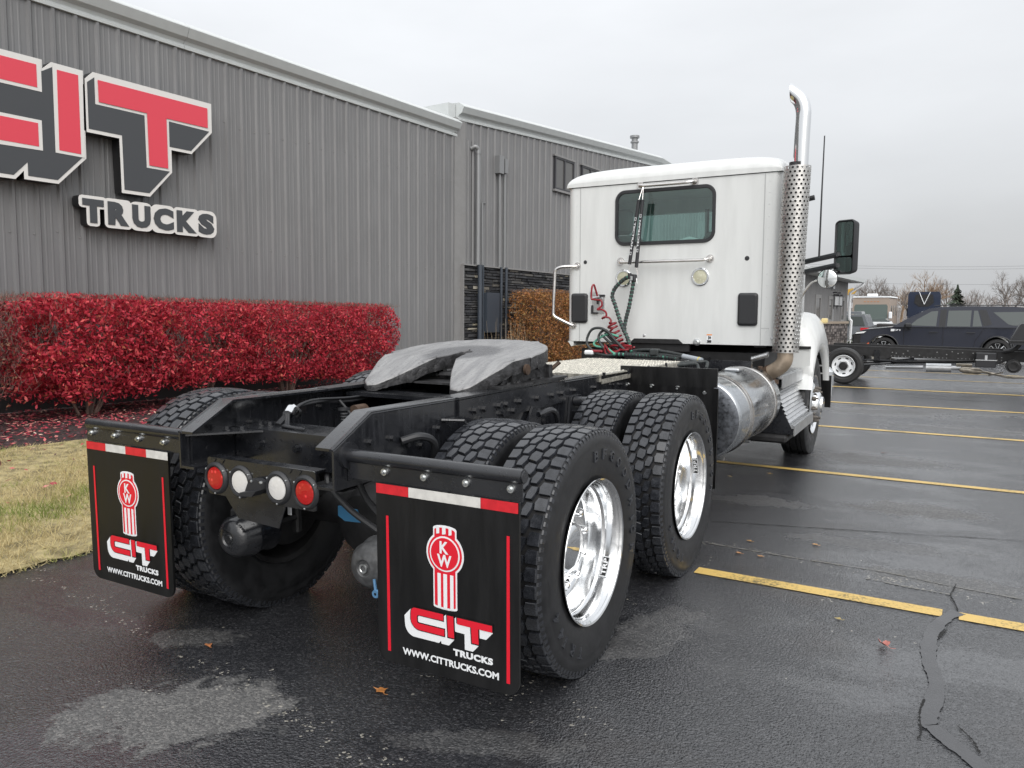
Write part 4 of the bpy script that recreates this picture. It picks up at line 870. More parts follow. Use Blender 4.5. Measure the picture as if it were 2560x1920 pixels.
def tyre_letters():
    mb = MB(); 
    def arc_text(s, ang0, r, h, pitch):
        a = ang0
        for ch in s:
            if ch != ' ':
                v, f = text(ch, .02, .0); lo, hi = v.min(0), v.max(0); wch = (.38 if ch in 'I1' else 1)*h*.82; n = len(v)
                P_ = []
                for lev in (.1375, .1458):
                    for p in v:
                        u = (p[0]-lo[0])/(max(hi[0]-lo[0], 1e-3))*wch-wch/2; w_ = (p[1]-lo[1])/(hi[1]-lo[1])*h; th = a-u/(r+h/2); P_.append((lev-.0016*abs(w_-h/2)/(h/2), (r+w_)*math.cos(th), (r+w_)*math.sin(th)))
                # (y, z) = r(cos, sin): angle measured from +Y towards +Z; clockwise reading = decreasing angle
                edges = {}
                for q in f:
                    for i in range(len(q)): e = (q[i], q[(i+1) % len(q)]); edges[e] = 1
                side = [e for e in edges if (e[1], e[0]) not in edges]
                mb.add(P_, [tuple(i+n for i in q) for q in f]+[(e[0], e[1], e[1]+n, e[0]+n) for e in side])
            a -= pitch*(.62 if ch in 'I1' else 1)
    arc_text('BFGOODRICH', math.radians(93), .388, .046, .215); arc_text('TR144', math.radians(247), .388, .046, .215); return mb
def wheel(name, loc, kind):
    root = empty(name, loc, truck, local=True)
    obj('tyre', tyre_mesh(kind != 'steer', kind == 'steer'), [M['rubber'], M['tread'], M['groove']], root, angle=30, recalc=False)
    if kind == 'outer':
        mb = MB(); mb.lathe([(.125, .294), (.135, .300), (.1385, .307), (.136, .3085), (.131, .304), (.120, .292), (.108, .2855), (.06, .280), (.052, .272), (.045, .270), (-.015, .268), (-.030, .262), (-.034, .245), (-.028, .215), (-.026, .14), (-.030, .12)], n=72); obj('rim', mb, M['alu'], root, angle=30, recalc=False)
        mb = MB(); mb.lathe([(-.028, .138), (-.01, .136), (.0, .128), (.012, .112), (.016, .110), (.022, .108), (.036, .098), (.043, .075), (.046, .03), (.046, 0)], n=48); obj('hub_cap', mb, M['chrome'], root, angle=40, recalc=False)
        repeat('nut_cover', MB().lathe([(-.028, .021), (.015, .019), (.024, .012), (.026, 0)], (0, .1675, 0), 'x', 12), M['chrome'], root, [Matrix.Rotation(2*PI*k/10+.2, 4, 'X') for k in range(10)], recalc=False)
        repeat('hand_hole', MB().lathe([(-.0275, .0), (-.0268, .028)], (0, .205, 0), 'x', 14), M['black_dry'], root, [Matrix.Rotation(2*PI*k/5, 4, 'X') for k in range(5)], recalc=False)
        obj('sidewall_lettering', tyre_letters(), M['tread'], root, angle=25, recalc=False)['kind'] = 'stuff'
    elif kind == 'inner':
        mb = MB(); mb.lathe([(.12, .288), (.13, .304), (.125, .29), (.05, .27), (-.05, .268), (-.12, .285), (-.136, .305), (-.13, .308)], n=48); mb.lathe([(.06, .268), (.04, .24), (.035, .1)], n=40); obj('rim', mb, M['black_dry'], root, recalc=False)
        obj('brake_drum', MB().lathe([(.03, .1), (.03, .215), (-.15, .215), (-.155, .20), (-.15, .1)], n=40), M['black_dry'], root, recalc=False)
    else:
        mb = MB(); mb.lathe([(.12, .290), (.134, .304), (.1375, .307), (.136, .300), (.112, .283), (.10, .272), (.096, .262), (.110, .24), (.135, .20), (.143, .185), (.145, .145)], n=60); obj('rim', mb, M['alu'], root, recalc=False)
        obj('hub_cap', MB().lathe([(.145, .142), (.16, .140), (.19, .125), (.20, .11), (.205, .085), (.225, .08), (.228, 0)], n=36), M['chrome'], root, recalc=False)
        repeat('wheel_nut', MB().lathe([(.145, .022), (.150, .022), (.152, .0185), (.175, .0185), (.177, .011), (.195, .011), (.195, 0)], (0, .1675, 0), 'x', 8), M['nut'], root, [Matrix.Rotation(2*PI*k/10+.15, 4, 'X') for k in range(10)], recalc=False)
        repeat('hand_hole', MB().lathe([(.1165, 0), (.1175, .021)], (.002, .238, 0), 'x', 14), M['black_dry'], root, [Matrix.Rotation(2*PI*k/10, 4, 'X') for k in range(10)], recalc=False)
    return root
wo = wheel('outer_drive_wheel', (-1.390, 2.909, .503), 'outer')
wi = wheel('inner_drive_wheel', (-1.722, 2.909, .503), 'inner')
flip = Matrix.Rotation(PI, 4, 'Z'); T = OFF[truck]
def place(src, x, y, fl): return copy_tree(src, truck, Matrix.Translation(Vector((x, y, .503))-T) @ (flip if fl else Matrix()))
y2 = 4.272
wo2 = place(wo, -1.390, y2, False); place(wi, -1.722, y2, False)
for y in (2.82, 4.20):                                    # the far wheels stand a little wide and high on the camber
    for w_, x in ((wo, -3.43), (wi, -3.085)): c_ = copy_tree(w_, truck, Matrix.Translation(Vector((x, y, .531))-T) @ flip @ Matrix.Scale(1.058, 4))
ws = wheel('steer_wheel', (-1.345, 8.47, .503), 'steer'); place(ws, 2*XC+1.345, 8.47, True)
# sticker in the polished rims
def sticker(w, ang, r=.2745):
    def on(a, b, lift): th = ang+a; return (b, (r-lift)*math.cos(th), (r-lift)*math.sin(th))
    mb = MB().mat(0); mb.grid([[on(a, b, .001) for b in (.062, .098)] for a in np.linspace(-.17, .17, 7)])
    mb.mat(1); mb.grid([[on(a, b, .0016) for b in (.066, .094)] for a in np.linspace(-.155, .155, 7)])
    mb.mat(0); text_fit(mb, 'TRP', -.14, .14, .069, .091, lambda a, b, q: on(a, .160-b, .0022), .03); obj('rim_sticker', mb, [M['whiteplain'], M['flap']], w, angle=0, recalc=False)
sticker(wo, math.radians(-32)); sticker(wo2, math.radians(12))
# axles and drums between the wheels
for y in (2.909, y2):
    mb = MB(); mb.tube([(XC-.75, y, .503), (XC-.30, y, .503), (XC-.18, y, .503), (XC+.18, y, .503), (XC+.30, y, .503), (XC+.75, y, .503)], [.075, .08, .12, .12, .08, .075], 16); part('drive_axle', mb, M['black_dry'])
    mb = MB(); mb.lathe([(-.20, .0), (-.195, .08), (-.17, .14), (-.1, .175), (.0, .185), (.1, .16), (.22, .11), (.30, .06), (.30, 0)], (XC-.02, y, .50), 'y', 24); df = part('differential', mb, M['black_dry'])
mb = MB(); mb.prism([(-2.40, .62), (-2.29, .615), (-2.27, .56), (-2.36, .555), (-2.40, .575)], 'y', 2.60, 2.61); part('blue_axle_label', mb, mat('blue_label', (.05, .22, .42), .4))
mb = MB(); mb.tube([(XC, 4.5, .55), (XC, 6.6, .72)], .055, 14); part('propeller_shaft', mb, M['black_dry'])
for s in (-1, 1):
    for y in (2.27, 3.62):
        c = (XC+s*.39, y, .50)
        mb = MB(); mb.lathe([(.0, 0), (.0, .018), (.006, .022), (.006, .030), (.0, .036), (.008, .070), (.035, .092), (.09, .098), (.10, .106), (.115, .106), (.12, .098), (.18, .096), (.20, .106), (.215, .106), (.22, .09), (.26, .06), (.27, 0)], c, 'y', 32)
        bc = part('brake_chamber', mb, mat('grey_chamber', (.075, .077, .08), .45, var=.4, vscale=30) if s > 0 and y < 3 else M['black'], angle=45)  # right rear chamber is a paler mottled grey than the others
        if y < 3 and s > 0:
            part('chamber_port_ring', MB().lathe([(-.004, .012), (-.006, .014), (-.006, .019), (-.002, .020)], c, 'y', 18), M['zinc'], bc)
            q = MB(); q.tube([(c[0]+.06, 2.262, .47), (c[0]+.07, 2.258, .43)], .006, 6); q.lathe([(-.006, .006), (-.006, .016), (.002, .018)], (c[0]+.072, 2.258, .415), 'y', 14); part('blue_cap', q, mat('blue_plastic', (.10, .24, .42), .4), bc)
        mb = MB(); mb.tube(smooth([(XC+s*.34, y+.16, .60), (XC+s*.20, y+.12, .70), (XC+s*.12, y+.1, .82), (XC+s*.1, y+.3, .92)], 5), .014, 8); mb.tube(smooth([(XC+s*.37, y+.2, .61), (XC+s*.24, y+.2, .72), (XC+s*.17, y+.2, .86)], 5), .014, 8); part('brake_hose', mb, M['plastic'])
        mb = MB(); mb.tube([(c[0], y+.27, .50), (c[0]+s*.0, y+.42, .50)], .016, 8); mb.box((c[0]-.02, y+.40, .42), (c[0]+.02, y+.44, .64), .01); part('slack_adjuster', mb, M['black_dry'])
# ------------------------------------------------------------------ coupling plate (fifth wheel)
def fifth():
    KX, KY = XC, 3.60
    half = [(.0, .05), (.025, .043), (.037, .02), (.040, -.05), (.046, -.10), (.065, -.18), (.13, -.32), (.20, -.44), (.235, -.485), (.285, -.495), (.33, -.46), (.405, -.26), (.45, -.06), *[(.457*math.cos(t)**.92, .455*math.sin(t)**.92) for t in np.linspace(.08, PI/2-.02, 16)], (0, .456)]
    pts = half+[(-x, y) for x, y in half[::-1][1:-1]]
    bm = bmesh.new(); vs_ = [bm.verts.new((KX+x, KY+y, 0)) for x, y in pts]; bm.faces.new(vs_)
    for y in np.arange(-.54, .45, .06): bmesh.ops.bisect_plane(bm, geom=bm.verts[:]+bm.edges[:]+bm.faces[:], plane_co=(0, KY+y, 0), plane_no=(0, 1, 0))
    for x in np.arange(-.42, .43, .07): bmesh.ops.bisect_plane(bm, geom=bm.verts[:]+bm.edges[:]+bm.faces[:], plane_co=(KX+x, 0, 0), plane_no=(1, 0, 0))
    rr = random.Random(2)
    def zf(v): 
        z = 1.273+.118*v if v >= -.20 else 1.2494+(v+.20)*.43
        return z
    top = bm.faces[:]
    ex = bmesh.ops.extrude_face_region(bm, geom=top); nv = [g for g in ex['geom'] if isinstance(g, bmesh.types.BMVert)]; nvs = set(nv)
    for v in bm.verts:
        q = v.co.y-KY; z = zf(q)
        if v in nvs: v.co.z = z-(.075 if q > -.30 else max(.035, .075+(q+.30)*.2))+rr.uniform(-.006, .006); v.co.x += rr.uniform(-.004, .004)
        else: v.co.z = z+rr.uniform(-.0015, .0015)
    for f in bm.faces: f.material_index = 0
    bm.normal_update(); bmesh.ops.recalc_face_normals(bm, faces=bm.faces)
    for f in bm.faces:
        if f.normal.z < .55: f.material_index = 1
    be = [e for e in bm.edges if len(e.link_faces) == 2 and {f.material_index for f in e.link_faces} == {0, 1} and all(f.normal.z > -.3 for f in e.link_faces)]
    bmesh.ops.bevel(bm, geom=be, offset=.007, segments=2, affect='EDGES', profile=.5)
    mb = MB(); bm.verts.ensure_lookup_table(); bm.verts.index_update(); mb.v = [tuple(v.co) for v in bm.verts]; mb.f = [tuple(v.index for v in f.verts) for f in bm.faces]; mb.m = [f.material_index for f in bm.faces]; bm.free()
    fw = obj('coupling_plate', MB().merge(mb, lambda p: (p[0]-KX, p[1]-KY, p[2])), [M['grease'], M['greasedark']], angle=50, origin=(0, 0, 0)); fw.parent = truck; fw.location = Vector((KX, KY, 0))-OFF[truck]; OFF[fw] = Vector((KX, KY, 0))
    mb = MB()
    for s in (-1, 1):
        x = XC+s*.36; mb.prism([(3.32, 1.12), (3.95, 1.12), (3.86, 1.20), (3.72, 1.255), (3.55, 1.255), (3.44, 1.20)], 'x', x, x+s*.03); mb.box((x-.07, 3.25, 1.1185), (x+.09, 4.0, 1.130))
        mb.box((x-.02, 3.42, 1.13), (x+.05, 3.46, 1.21)); mb.box((x-.02, 3.84, 1.13), (x+.05, 3.88, 1.20)); mb.tube([(x-.05, 3.63, 1.215), (x+.10, 3.63, 1.215)], .025, 12)
    mb.box((XC-.43, 3.30, 1.119), (XC+.43, 3.95, 1.129)); mb.box((XC-.09, 3.45, 1.135), (XC+.09, 3.75, 1.17), .02)
    part('coupling_bracket', mb, M['greasedark'], fw)
    mb = MB(); mb.tube([(-1.93, 3.93, 1.21), (-1.99, 3.86, 1.14)], .012, 8); mb.tube([(-1.915, 3.50, 1.20), (-1.90, 3.50, 1.20)], .028, 12); mb.tube([(-2.0, 3.30, 1.14), (-1.97, 3.36, 1.20)], .008, 6); part('release_handle', mb, M['rust'], fw)
    mb = MB(); mb.tube([(-2.60, 2.95, 1.00), (-2.60, 3.03, 1.00)], .032, 14); part('rail_bushing', mb, M['rust'])
    mb = MB(); mb.box((-2.74, 3.05, 1.065), (-2.15, 3.2, 1.085)); mb.box((-2.78, 3.2, 1.05), (-1.95, 3.3, 1.07)); part('slide_plate', mb, M['black'])
fifth()
# raised-tread deck plate behind the cab
mb = MB(); z0 = lambda y: 1.092-.0155*(y-4.5); Y0, Y1, X0, X1 = 4.50, 6.28, -2.80, -1.915
mb.add([(X0, Y0, z0(Y0)), (X1, Y0, z0(Y0)), (X1, Y1, z0(Y1)), (X0, Y1, z0(Y1)), (X0, Y0, z0(Y0)-.006), (X1, Y0, z0(Y0)-.006), (X1, Y1, z0(Y1)-.006), (X0, Y1, z0(Y1)-.006)], [(0, 1, 2, 3), (7, 6, 5, 4), (0, 4, 5, 1), (1, 5, 6, 2), (2, 6, 7, 3), (3, 7, 4, 0)])
mb.box((X0, Y0-.004, z0(Y0)-.045), (X1, Y0-.001, z0(Y0)+.001)); mb.box((X1+.001, Y0, z0(Y1)-.03), (X1+.004, Y1, z0(Y1)+.001))
dk = part('deck_plate', mb, M['diamond'], angle=20)
mb = MB(); i = 0
for x in np.arange(X0+.03, X1-.02, .034):
    j = 0
    for y in np.arange(Y0+.03, Y1-.02, .034):
        a = PI/4 if (i+j) % 2 else -PI/4; ca, sa = math.cos(a), math.sin(a); z = z0(y); l, w_ = .017, .006
        mb.add([(x-l*ca, y-l*sa, z), (x+w_*sa, y-w_*ca, z), (x+l*ca, y+l*sa, z), (x-w_*sa, y+w_*ca, z), (x, y, z+.006)], [(0, 1, 4), (1, 2, 4), (2, 3, 4), (3, 0, 4)]); j += 1
    i += 1
o = part('tread_bars', mb, M['diamond'], dk, angle=0, recalc=False); o['kind'] = 'stuff'
bolt_objs('deck_bolt', [((x, Y0-.004, z0(Y0)-.025), (0, -1, 0)) for x in (-2.70, -2.36, -2.1, -1.96)], M['black'], dk, .007, .008)
for y in (4.52, 4.95, 5.35, 5.75): mb = MB(); mb.box((X1-.002, y, z0(y)-.02), (X1+.012, y+.02, z0(y)+.014)); part('deck_clip', mb, M['black'], dk)
# ------------------------------------------------------------------ cab
CY = 7.0; CX0, CX1 = -3.36, -1.325; CC = (CX0+CX1)/2; ZB, ZR = 1.175, 2.668
def rear_loop(ins, zi): return rrect(CC, (ZB+ZR)/2, CX1-CX0-2*ins, ZR-ZB-2*zi, .03, 3)
wloop = rrect(-2.3725, 2.353, .935, .49, .085, 8)
def ringfill(mb, outer, inner, y0, y1):
    """wall with a window hole: both loops are resampled by angle about the window's centre"""
    c = (-2.3725, 2.353)
    def hit(poly, a):
        d = (math.cos(a), math.sin(a)); best = None
        for i in range(len(poly)):
            (x1, z1), (x2, z2) = poly[i], poly[(i+1) % len(poly)]; x1 -= c[0]; x2 -= c[0]; z1 -= c[1]; z2 -= c[1]
            den = d[0]*(z2-z1)-d[1]*(x2-x1)
            if abs(den) < 1e-12: continue
            t = (x1*(z2-z1)-z1*(x2-x1))/den; u = (x1*d[1]-z1*d[0])/den
            if t > 0 and -1e-6 <= u <= 1+1e-6: best = t if best is None else min(best, t)
        return (c[0]+d[0]*best, c[1]+d[1]*best)
    A = sorted({round(math.atan2(z-c[1], x-c[0]), 6) for x, z in outer+inner}); n = len(A)
    o = [hit(outer, a) for a in A]; i_ = [hit(inner, a) for a in A]
    v = [(x, y0, z) for x, z in o]+[(x, y0, z) for x, z in i_]+[(x, y1, z) for x, z in i_]
    return mb.add(v, [(k, (k+1) % n, n+(k+1) % n, n+k) for k in range(n)]+[(n+k, n+(k+1) % n, 2*n+(k+1) % n, 2*n+k) for k in range(n)])
mb = MB()
ringfill(mb, [(CX0+.075, ZB), (CX1-.075, ZB), (CX1-.075, ZR), (CX0+.075, ZR)], wloop, CY, CY+.05)
for s in (-1, 1):                                          # rounded vertical corners and side walls
    xs_ = CX0 if s < 0 else CX1; prof = [(xs_-s*.075, CY)]+[(xs_-s*.075+s*.075*math.sin(a), CY+.075-.075*math.cos(a)) for a in np.linspace(.2, PI/2, 6)]
    mb.grid([[(x, y, z) for z in (ZB, ZR)] for x, y in prof])
    def side(y0, y1, z0_, z1_): mb.box((xs_, y0, z0_), (xs_-s*.04, y1, z1_))
    side(CY+.0755, 8.35, ZB-.02, 1.86); side(CY+.0755, 7.38, 1.862, ZR); side(8.20, 8.35, 1.862, ZR); side(7.382, 8.198, 2.54, ZR)
mb.box((CX0+.05, 8.30, ZB-.3), (CX1-.05, 8.36, 1.86)); mb.box((CX0+.05, CY+.06, ZB), (CX1-.05, 8.29, ZB+.04)); mb.box((CX0+.05, 8.25, 2.52), (CX1-.05, 8.34, ZR))
mb.prism([(CX0+.012, 1.1735), (CX0+.074, 1.1735), (CX0+.074, 1.13), (CX0+.05, 1.122)], 'y', CY+.004, CY+.5)
cab = part('cab', mb, M['white'], angle=45)
M['seam'] = mat('grey_seam_sealer', (.42, .43, .43), .5)
for s in (-1, 1): mb = MB(); mb.box((CC+s*.875-.0035, CY-.0025, ZB+.002), (CC+s*.875+.0035, CY-.0005, ZR-.004)); part('panel_seam', mb, M['seam'], cab)
mb = MB(); mb.box((CX1-.14, CY-.002, 1.325), (CX1-.07, CY-.0006, 1.330)); part('panel_seam', mb, M['seam'], cab)
# roof cap
rows = []
def roof_sec(y, h, a, dz=0):
    sec = []
    for t in np.linspace(0, PI, 37):
        c_, s_ = math.cos(t), math.sin(t); sec.append((CC+a*math.copysign(abs(c_)**.42, c_), y, 2.674+dz+h*abs(s_)**.42))
    return sec
for k, q in enumerate(np.linspace(0, 1, 9)): rows.append(roof_sec(CY-.012+.30*(1-math.cos(q*PI/2)), .045+.140*math.sin(q*PI/2)**.9, 1.018+.004*q))
rows += [roof_sec(7.7, .192, 1.024), roof_sec(8.2, .18, 1.02), roof_sec(8.42, .13, 1.0), roof_sec(8.5, .02, .98)]
mb = MB(); mb.grid(rows); mb.poly(rows[0]); mb.poly([(x, y, 2.674) for x, y, z in ((CC-1.018, CY-.012, 0), (CC+1.018, CY-.012, 0), (CC+.98, 8.5, 0), (CC-.98, 8.5, 0))])
part('roof_cap', mb, M['white'], cab, angle=50)
mb = MB()
mb.box((CX0+.07, CY-.004, 2.6685), (CX1-.07, CY+.02, 2.6735)); part('roof_seam', mb, M['plastic'], cab)
mb = MB()
for (x0, x1, z0_, z1_) in ((-3.06, -2.82, 2.735, 2.775), (-1.86, -1.55, 2.765, 2.81)): mb.box((x0, CY+.0, z0_), (x1, CY+.06, z1_))
for (x0, x1, z0_, z1_) in ((-3.31, -3.26, 2.28, 2.58), (-1.435, -1.375, 2.25, 2.56)): mb.box((x0, CY-.0015, z0_), (x1, CY+.002, z1_)) if x0 > -3.28 else None
# rear window
mb = MB(); ol = rrect(-2.3725, 2.353, .965, .52, .10, 8); il = rrect(-2.3725, 2.353, .895, .45, .066, 8); n = len(ol)
v = [(x, CY-.002, z) for x, z in ol]+[(x, CY-.016, z) for x, z in offs(ol, (-2.3725, 2.353), .985)]+[(x, CY-.016, z) for x, z in offs(il, (-2.3725, 2.353), 1.015)]+[(x, CY+.004, z) for x, z in il]
mb.add(v, [(a*n+k, a*n+(k+1) % n, (a+1)*n+(k+1) % n, (a+1)*n+k) for a in range(3) for k in range(n)]); part('window_gasket', mb, M['plastic'], cab, angle=40)
mb = MB(); mb.prism(rrect(-2.3725, 2.353, .90, .455, .07, 8), 'y', CY+.002, CY+.007); part('rear_window', mb, M['cabglass'], cab)
mb = MB(); mb.prism([(CX0+.08, 1.86), (CX1-.08, 1.86), (CX1-.14, 2.52), (CX0+.14, 2.52)], 'y', 8.312, 8.317); part('windscreen', mb, M['clearglass'], cab)
for s, x in ((-1, CX0+.02), (1, CX1-.02)): mb = MB(); mb.box((x-.002, 7.382, 1.862), (x+.002, 8.198, 2.538)); part('door_window', mb, M['clearglass'], cab)
# inside
for x in (-2.93, -1.86):
    mb = MB(); mb.box((x-.23, 7.28, 1.45), (x+.23, 7.40, 2.22), .05); mb.box((x-.13, 7.30, 2.225), (x+.13, 7.38, 2.48), .04); mb.box((x-.24, 7.42, 1.40), (x+.24, 7.85, 1.56), .05); part('seat', mb, M['leather'], cab)
mb = MB(); mb.prism([(7.9, 1.2), (8.29, 1.2), (8.29, 1.88), (8.16, 1.90), (7.98, 1.80)], 'x', CX0+.06, CX1-.06); part('dashboard', mb, M['interior'], cab)
mb = MB()
pts = [(-2.22+.02*math.cos(k*.9), 7.9+.02*math.sin(k*.9), 2.5-.0016*k) for k in range(200)]
mb.tube(pts, .004, 5); part('handset_cord', mb, M['plastic'], cab)
# rivets
mb = MB()
for x in np.arange(CX0+.16, CX1-.1, .105): mb.lathe([(-.003, 0), (-.0025, .004), (0, .005)], (x, CY, ZB+.022), 'y', 8)
for z in np.arange(1.3, 2.62, .10):
    for x in (CC-.915, CC+.915): mb.lathe([(-.003, 0), (-.0025, .004), (0, .005)], (x, CY, z), 'y', 8)
o = part('rivets', mb, M['white'], cab, recalc=False); o['kind'] = 'stuff'
# grab handles
def handle(name, pts, r=.016, feet=()):
    mb = MB(); mb.tube(smooth(pts, 5), r, 12)
    for f in feet: mb.lathe([(-.016, .0), (-.016, .02), (-.008, .026), (-.008, .036), (0, .038)], f, 'y', 16)
    part(name, mb, M['steel'], cab)
for xa, xb, z in ((-2.60, -2.085, 2.632), (-2.79, -1.93, 1.937)):
    handle('grab_handle', [(xa, CY, z+.012), (xa, CY-.045, z+.008), (xa+.035, CY-.075, z), (xa+.10, CY-.082, z-.004), (xb-.10, CY-.082, z-.004), (xb-.035, CY-.075, z), (xb, CY-.045, z+.008), (xb, CY, z+.012)], .014, [(xa, CY, z+.012), (xb, CY, z+.012)])
handle('grab_handle', [(-3.245, CY, 1.915), (-3.30, CY-.03, 1.912), (-3.40, CY-.06, 1.905), (-3.455, CY-.07, 1.87), (-3.462, CY-.07, 1.80), (-3.475, CY-.07, 1.50), (-3.47, CY-.07, 1.43), (-3.42, CY-.06, 1.395), (-3.30, CY-.02, 1.335), (-3.285, CY, 1.33)], .016, [(-3.245, CY, 1.915), (-3.285, CY, 1.33)])
# work lights, vents, plugs, label
for x in (-2.757, -2.016):
    c = (x, CY, 1.787); mb = MB(); mb.lathe([(0, .082), (-.008, .082), (-.014, .076), (-.014, .064), (-.006, .060)], c, 'y', 36); 
    for a in (60, 180, 300): mb.lathe([(-.018, 0), (-.016, .005), (-.012, .006)], (x+.071*math.cos(math.radians(a)), CY, 1.787+.071*math.sin(math.radians(a))), 'y', 8)
    wl = part('work_light', mb, M['chrome'], cab, recalc=False); mb = MB(); mb.lathe([(-.014, 0), (-.012, .04), (-.006, .061)], c, 'y', 32); OFF[wl] = OFF[cab]; obj('work_light_lens', mb, M['lensyellow'], cab, recalc=False)
for cx_, cz in ((-3.217, 1.502), (-1.582, 1.493)):
    mb = MB(); o_ = rrect(cx_, cz, .172, .29, .026, 5); i2 = rrect(cx_, cz, .135, .25, .014, 5); n = len(o_)
    mb.add([(x, CY, z) for x, z in o_]+[(x, CY-.016, z) for x, z in o_]+[(x, CY-.030, z) for x, z in i2], [(a*n+k, a*n+(k+1) % n, (a+1)*n+(k+1) % n, (a+1)*n+k) for a in range(2) for k in range(n)]+[tuple(range(2*n, 3*n))]); part('cab_vent', mb, M['plastic'], cab, angle=25)
for x, z, r in ((-3.162, 1.951, .019), (-1.603, 1.942, .021)): part('plug', MB().lathe([(-.006, 0), (-.005, r*.8), (0, r)], (x, CY, z), 'y', 16), M['plastic'], cab)
for x, z in ((-2.544, 1.243), (-1.37, 1.24)): part('plug', MB().lathe([(-.006, 0), (-.005, .010), (0, .014)], (x, CY, z), 'y', 14), M['aludull'], cab)
mb = MB(); mb.lathe([(-.035, 0), (-.035, .018), (-.012, .020), (-.01, .032), (0, .034)], (-2.033, CY, 1.192), 'y', 18); part('hinge_bolt', mb, M['zinc'], cab)
mb = MB().mat(0); mb.box((-1.945, CY-.0015, 1.188), (-1.895, CY-.0005, 1.268)); mb.mat(1); mb.box((-1.944, CY-.0022, 1.256), (-1.896, CY-.0016, 1.267)); mb.mat(2); mb.box((-1.940, CY-.0022, 1.19), (-1.90, CY-.0016, 1.213)); mb.box((-1.93, CY-.0022, 1.219), (-1.922, CY-.0016, 1.252)); mb.box((-1.92, CY-.0022, 1.226), (-1.905, CY-.0016, 1.246)); part('warning_label', mb, [M['whiteplain'], mat('label_orange', (.75, .25, .03), .4), M['plastic']], cab)
# dark underside of the cab, engine and gearbox
mb = MB(); mb.box((CX0+.12, 7.10, .95), (CX1-.12, 8.3, 1.10)); mb.box((XC-.38, 6.75, .62), (XC+.38, 8.6, 1.05), .08); mb.box((XC-.42, 7.02, 1.10), (XC+.25, 7.06, 1.24)); mb.box((CX0+.3, 7.05, .75), (XC-.43, 8.2, .98), .05); part('engine_and_gearbox', mb, M['black_dry'])
mb = MB(); mb.prism([(XC-.33, 1.172), (XC+.20, 1.172), (XC+.15, 1.215), (XC-.28, 1.215)], 'y', CY-.002, CY-.006); part('cab_cutout', mb, M['black_dry'], cab)
mb = MB(); mb.box((-1.80, 6.6, .98), (-1.45, 6.64, 1.06)); 
for x in (-1.72, -1.60, -1.50): mb.prism(rrect(x, 1.02, .06, .03, .014, 3), 'y', 6.597, 6.6)
part('slotted_bracket', mb, M['black'])
mb = MB()
for k in range(12): mb.lathe([(-.006, .02), (0, .027), (.006, .02)], (-1.53+.0125*k, 6.97, 1.055+.004*k), 'x', 14)
part('flexible_pipe', mb, M['aludull'])
# ------------------------------------------------------------------ exhaust stack
ex = empty('exhaust_stack', (-1.235, 6.93, 1.12), truck)
def sx(z): return -1.240+.030*(z-1.12)
SY = 6.93
mb = MB(); mb.tube([(sx(1.13), SY, 1.13), (sx(2.0), SY, 2.0), (sx(2.72), SY, 2.72)], .070, 20); obj('muffler', mb, M['greasedark'], ex)
mb = MB(); z = 2.68; path = [(-1.170, SY, 2.66), (-1.166, SY, 2.9), (-1.161, SY, 3.08), (-1.163, SY, 3.14), (-1.175, SY, 3.19), (-1.198, SY, 3.235), (-1.232, SY, 3.27), (-1.30, SY, 3.325)]
P_ = smooth(path, 6); mb.tube(P_, .0615, 28, cap=False); mb.tube(P_[::-1], .059, 28, cap=False)
mb.xf(lambda p: (max(p[0], -1.268), p[1], p[2]))
obj('stack_pipe', mb, M['chrome'], ex)
mb = MB(); NA, zlo, zhi, rg = 18, 1.125, 2.685, .109; rows_ = int((zhi-zlo)/.034); pz = (zhi-zlo)/rows_; pa = 2*PI/NA; hr = .0103
for i in range(rows_):
    for k in range(NA):
        a0 = (k+(.5 if i % 2 else 0))*pa; zc = zlo+(i+.5)*pz; n = 8; v = []
        solid = abs(i-7) < 1 and 0
        sq = [(.5, 0), (.5, .5), (0, .5), (-.5, .5), (-.5, 0), (-.5, -.5), (0, -.5), (.5, -.5)]
        for (u, w_) in sq: a = a0+u*pa; v.append((sx(zc)+rg*math.cos(a), SY+rg*math.sin(a), zc+w_*pz))
        for t in range(8): th = 2*PI*t/8; a = a0+hr*math.cos(th)/rg; v.append((sx(zc)+rg*math.cos(a), SY+rg*math.sin(a), zc+hr*math.sin(th)))
        mb.add(v, [(j, (j+1) % 8, 8+(j+1) % 8, 8+j) for j in range(8)])
o = obj('perforated_guard', mb, M['guard'], ex, angle=60, recalc=False, weld=True)
mb = MB(); mb.tube(smooth([(sx(1.13), SY, 1.13), (sx(1.10), SY, 1.06), (sx(1.0)-.035, SY+.02, 1.0), (sx(1.0)-.10, SY+.05, .955), (sx(1.0)-.17, SY+.08, .91), (sx(1.0)-.26, SY+.12, .85)], 5), .066, 20); obj('exhaust_elbow', mb, M['exhaust'], ex)
q0, q1 = Vector((sx(1)-.115, SY+.057, .945)), Vector((sx(1)-.155, SY+.074, .918)); mb = MB(); mb.tube([q0, q1], .075, 20); mb.box((q0.x-.10, SY-.05, .96), (q0.x-.06, SY-.02, 1.0), .005); mb.box((q0.x+.04, SY-.06, .85), (q0.x+.08, SY-.03, .89), .005); obj('pipe_clamp', mb, M['rust'], ex)
for z in (2.40, 1.78): mb = MB(); mb.tube([(sx(z), SY-.105, z), (sx(z), SY-.119, z)], .012, 6); mb.tube([(sx(z)+.1, SY+.02, z), (CX1-.01, 7.09, z)], .01, 6); obj('guard_screw', mb, M['steel'], ex)
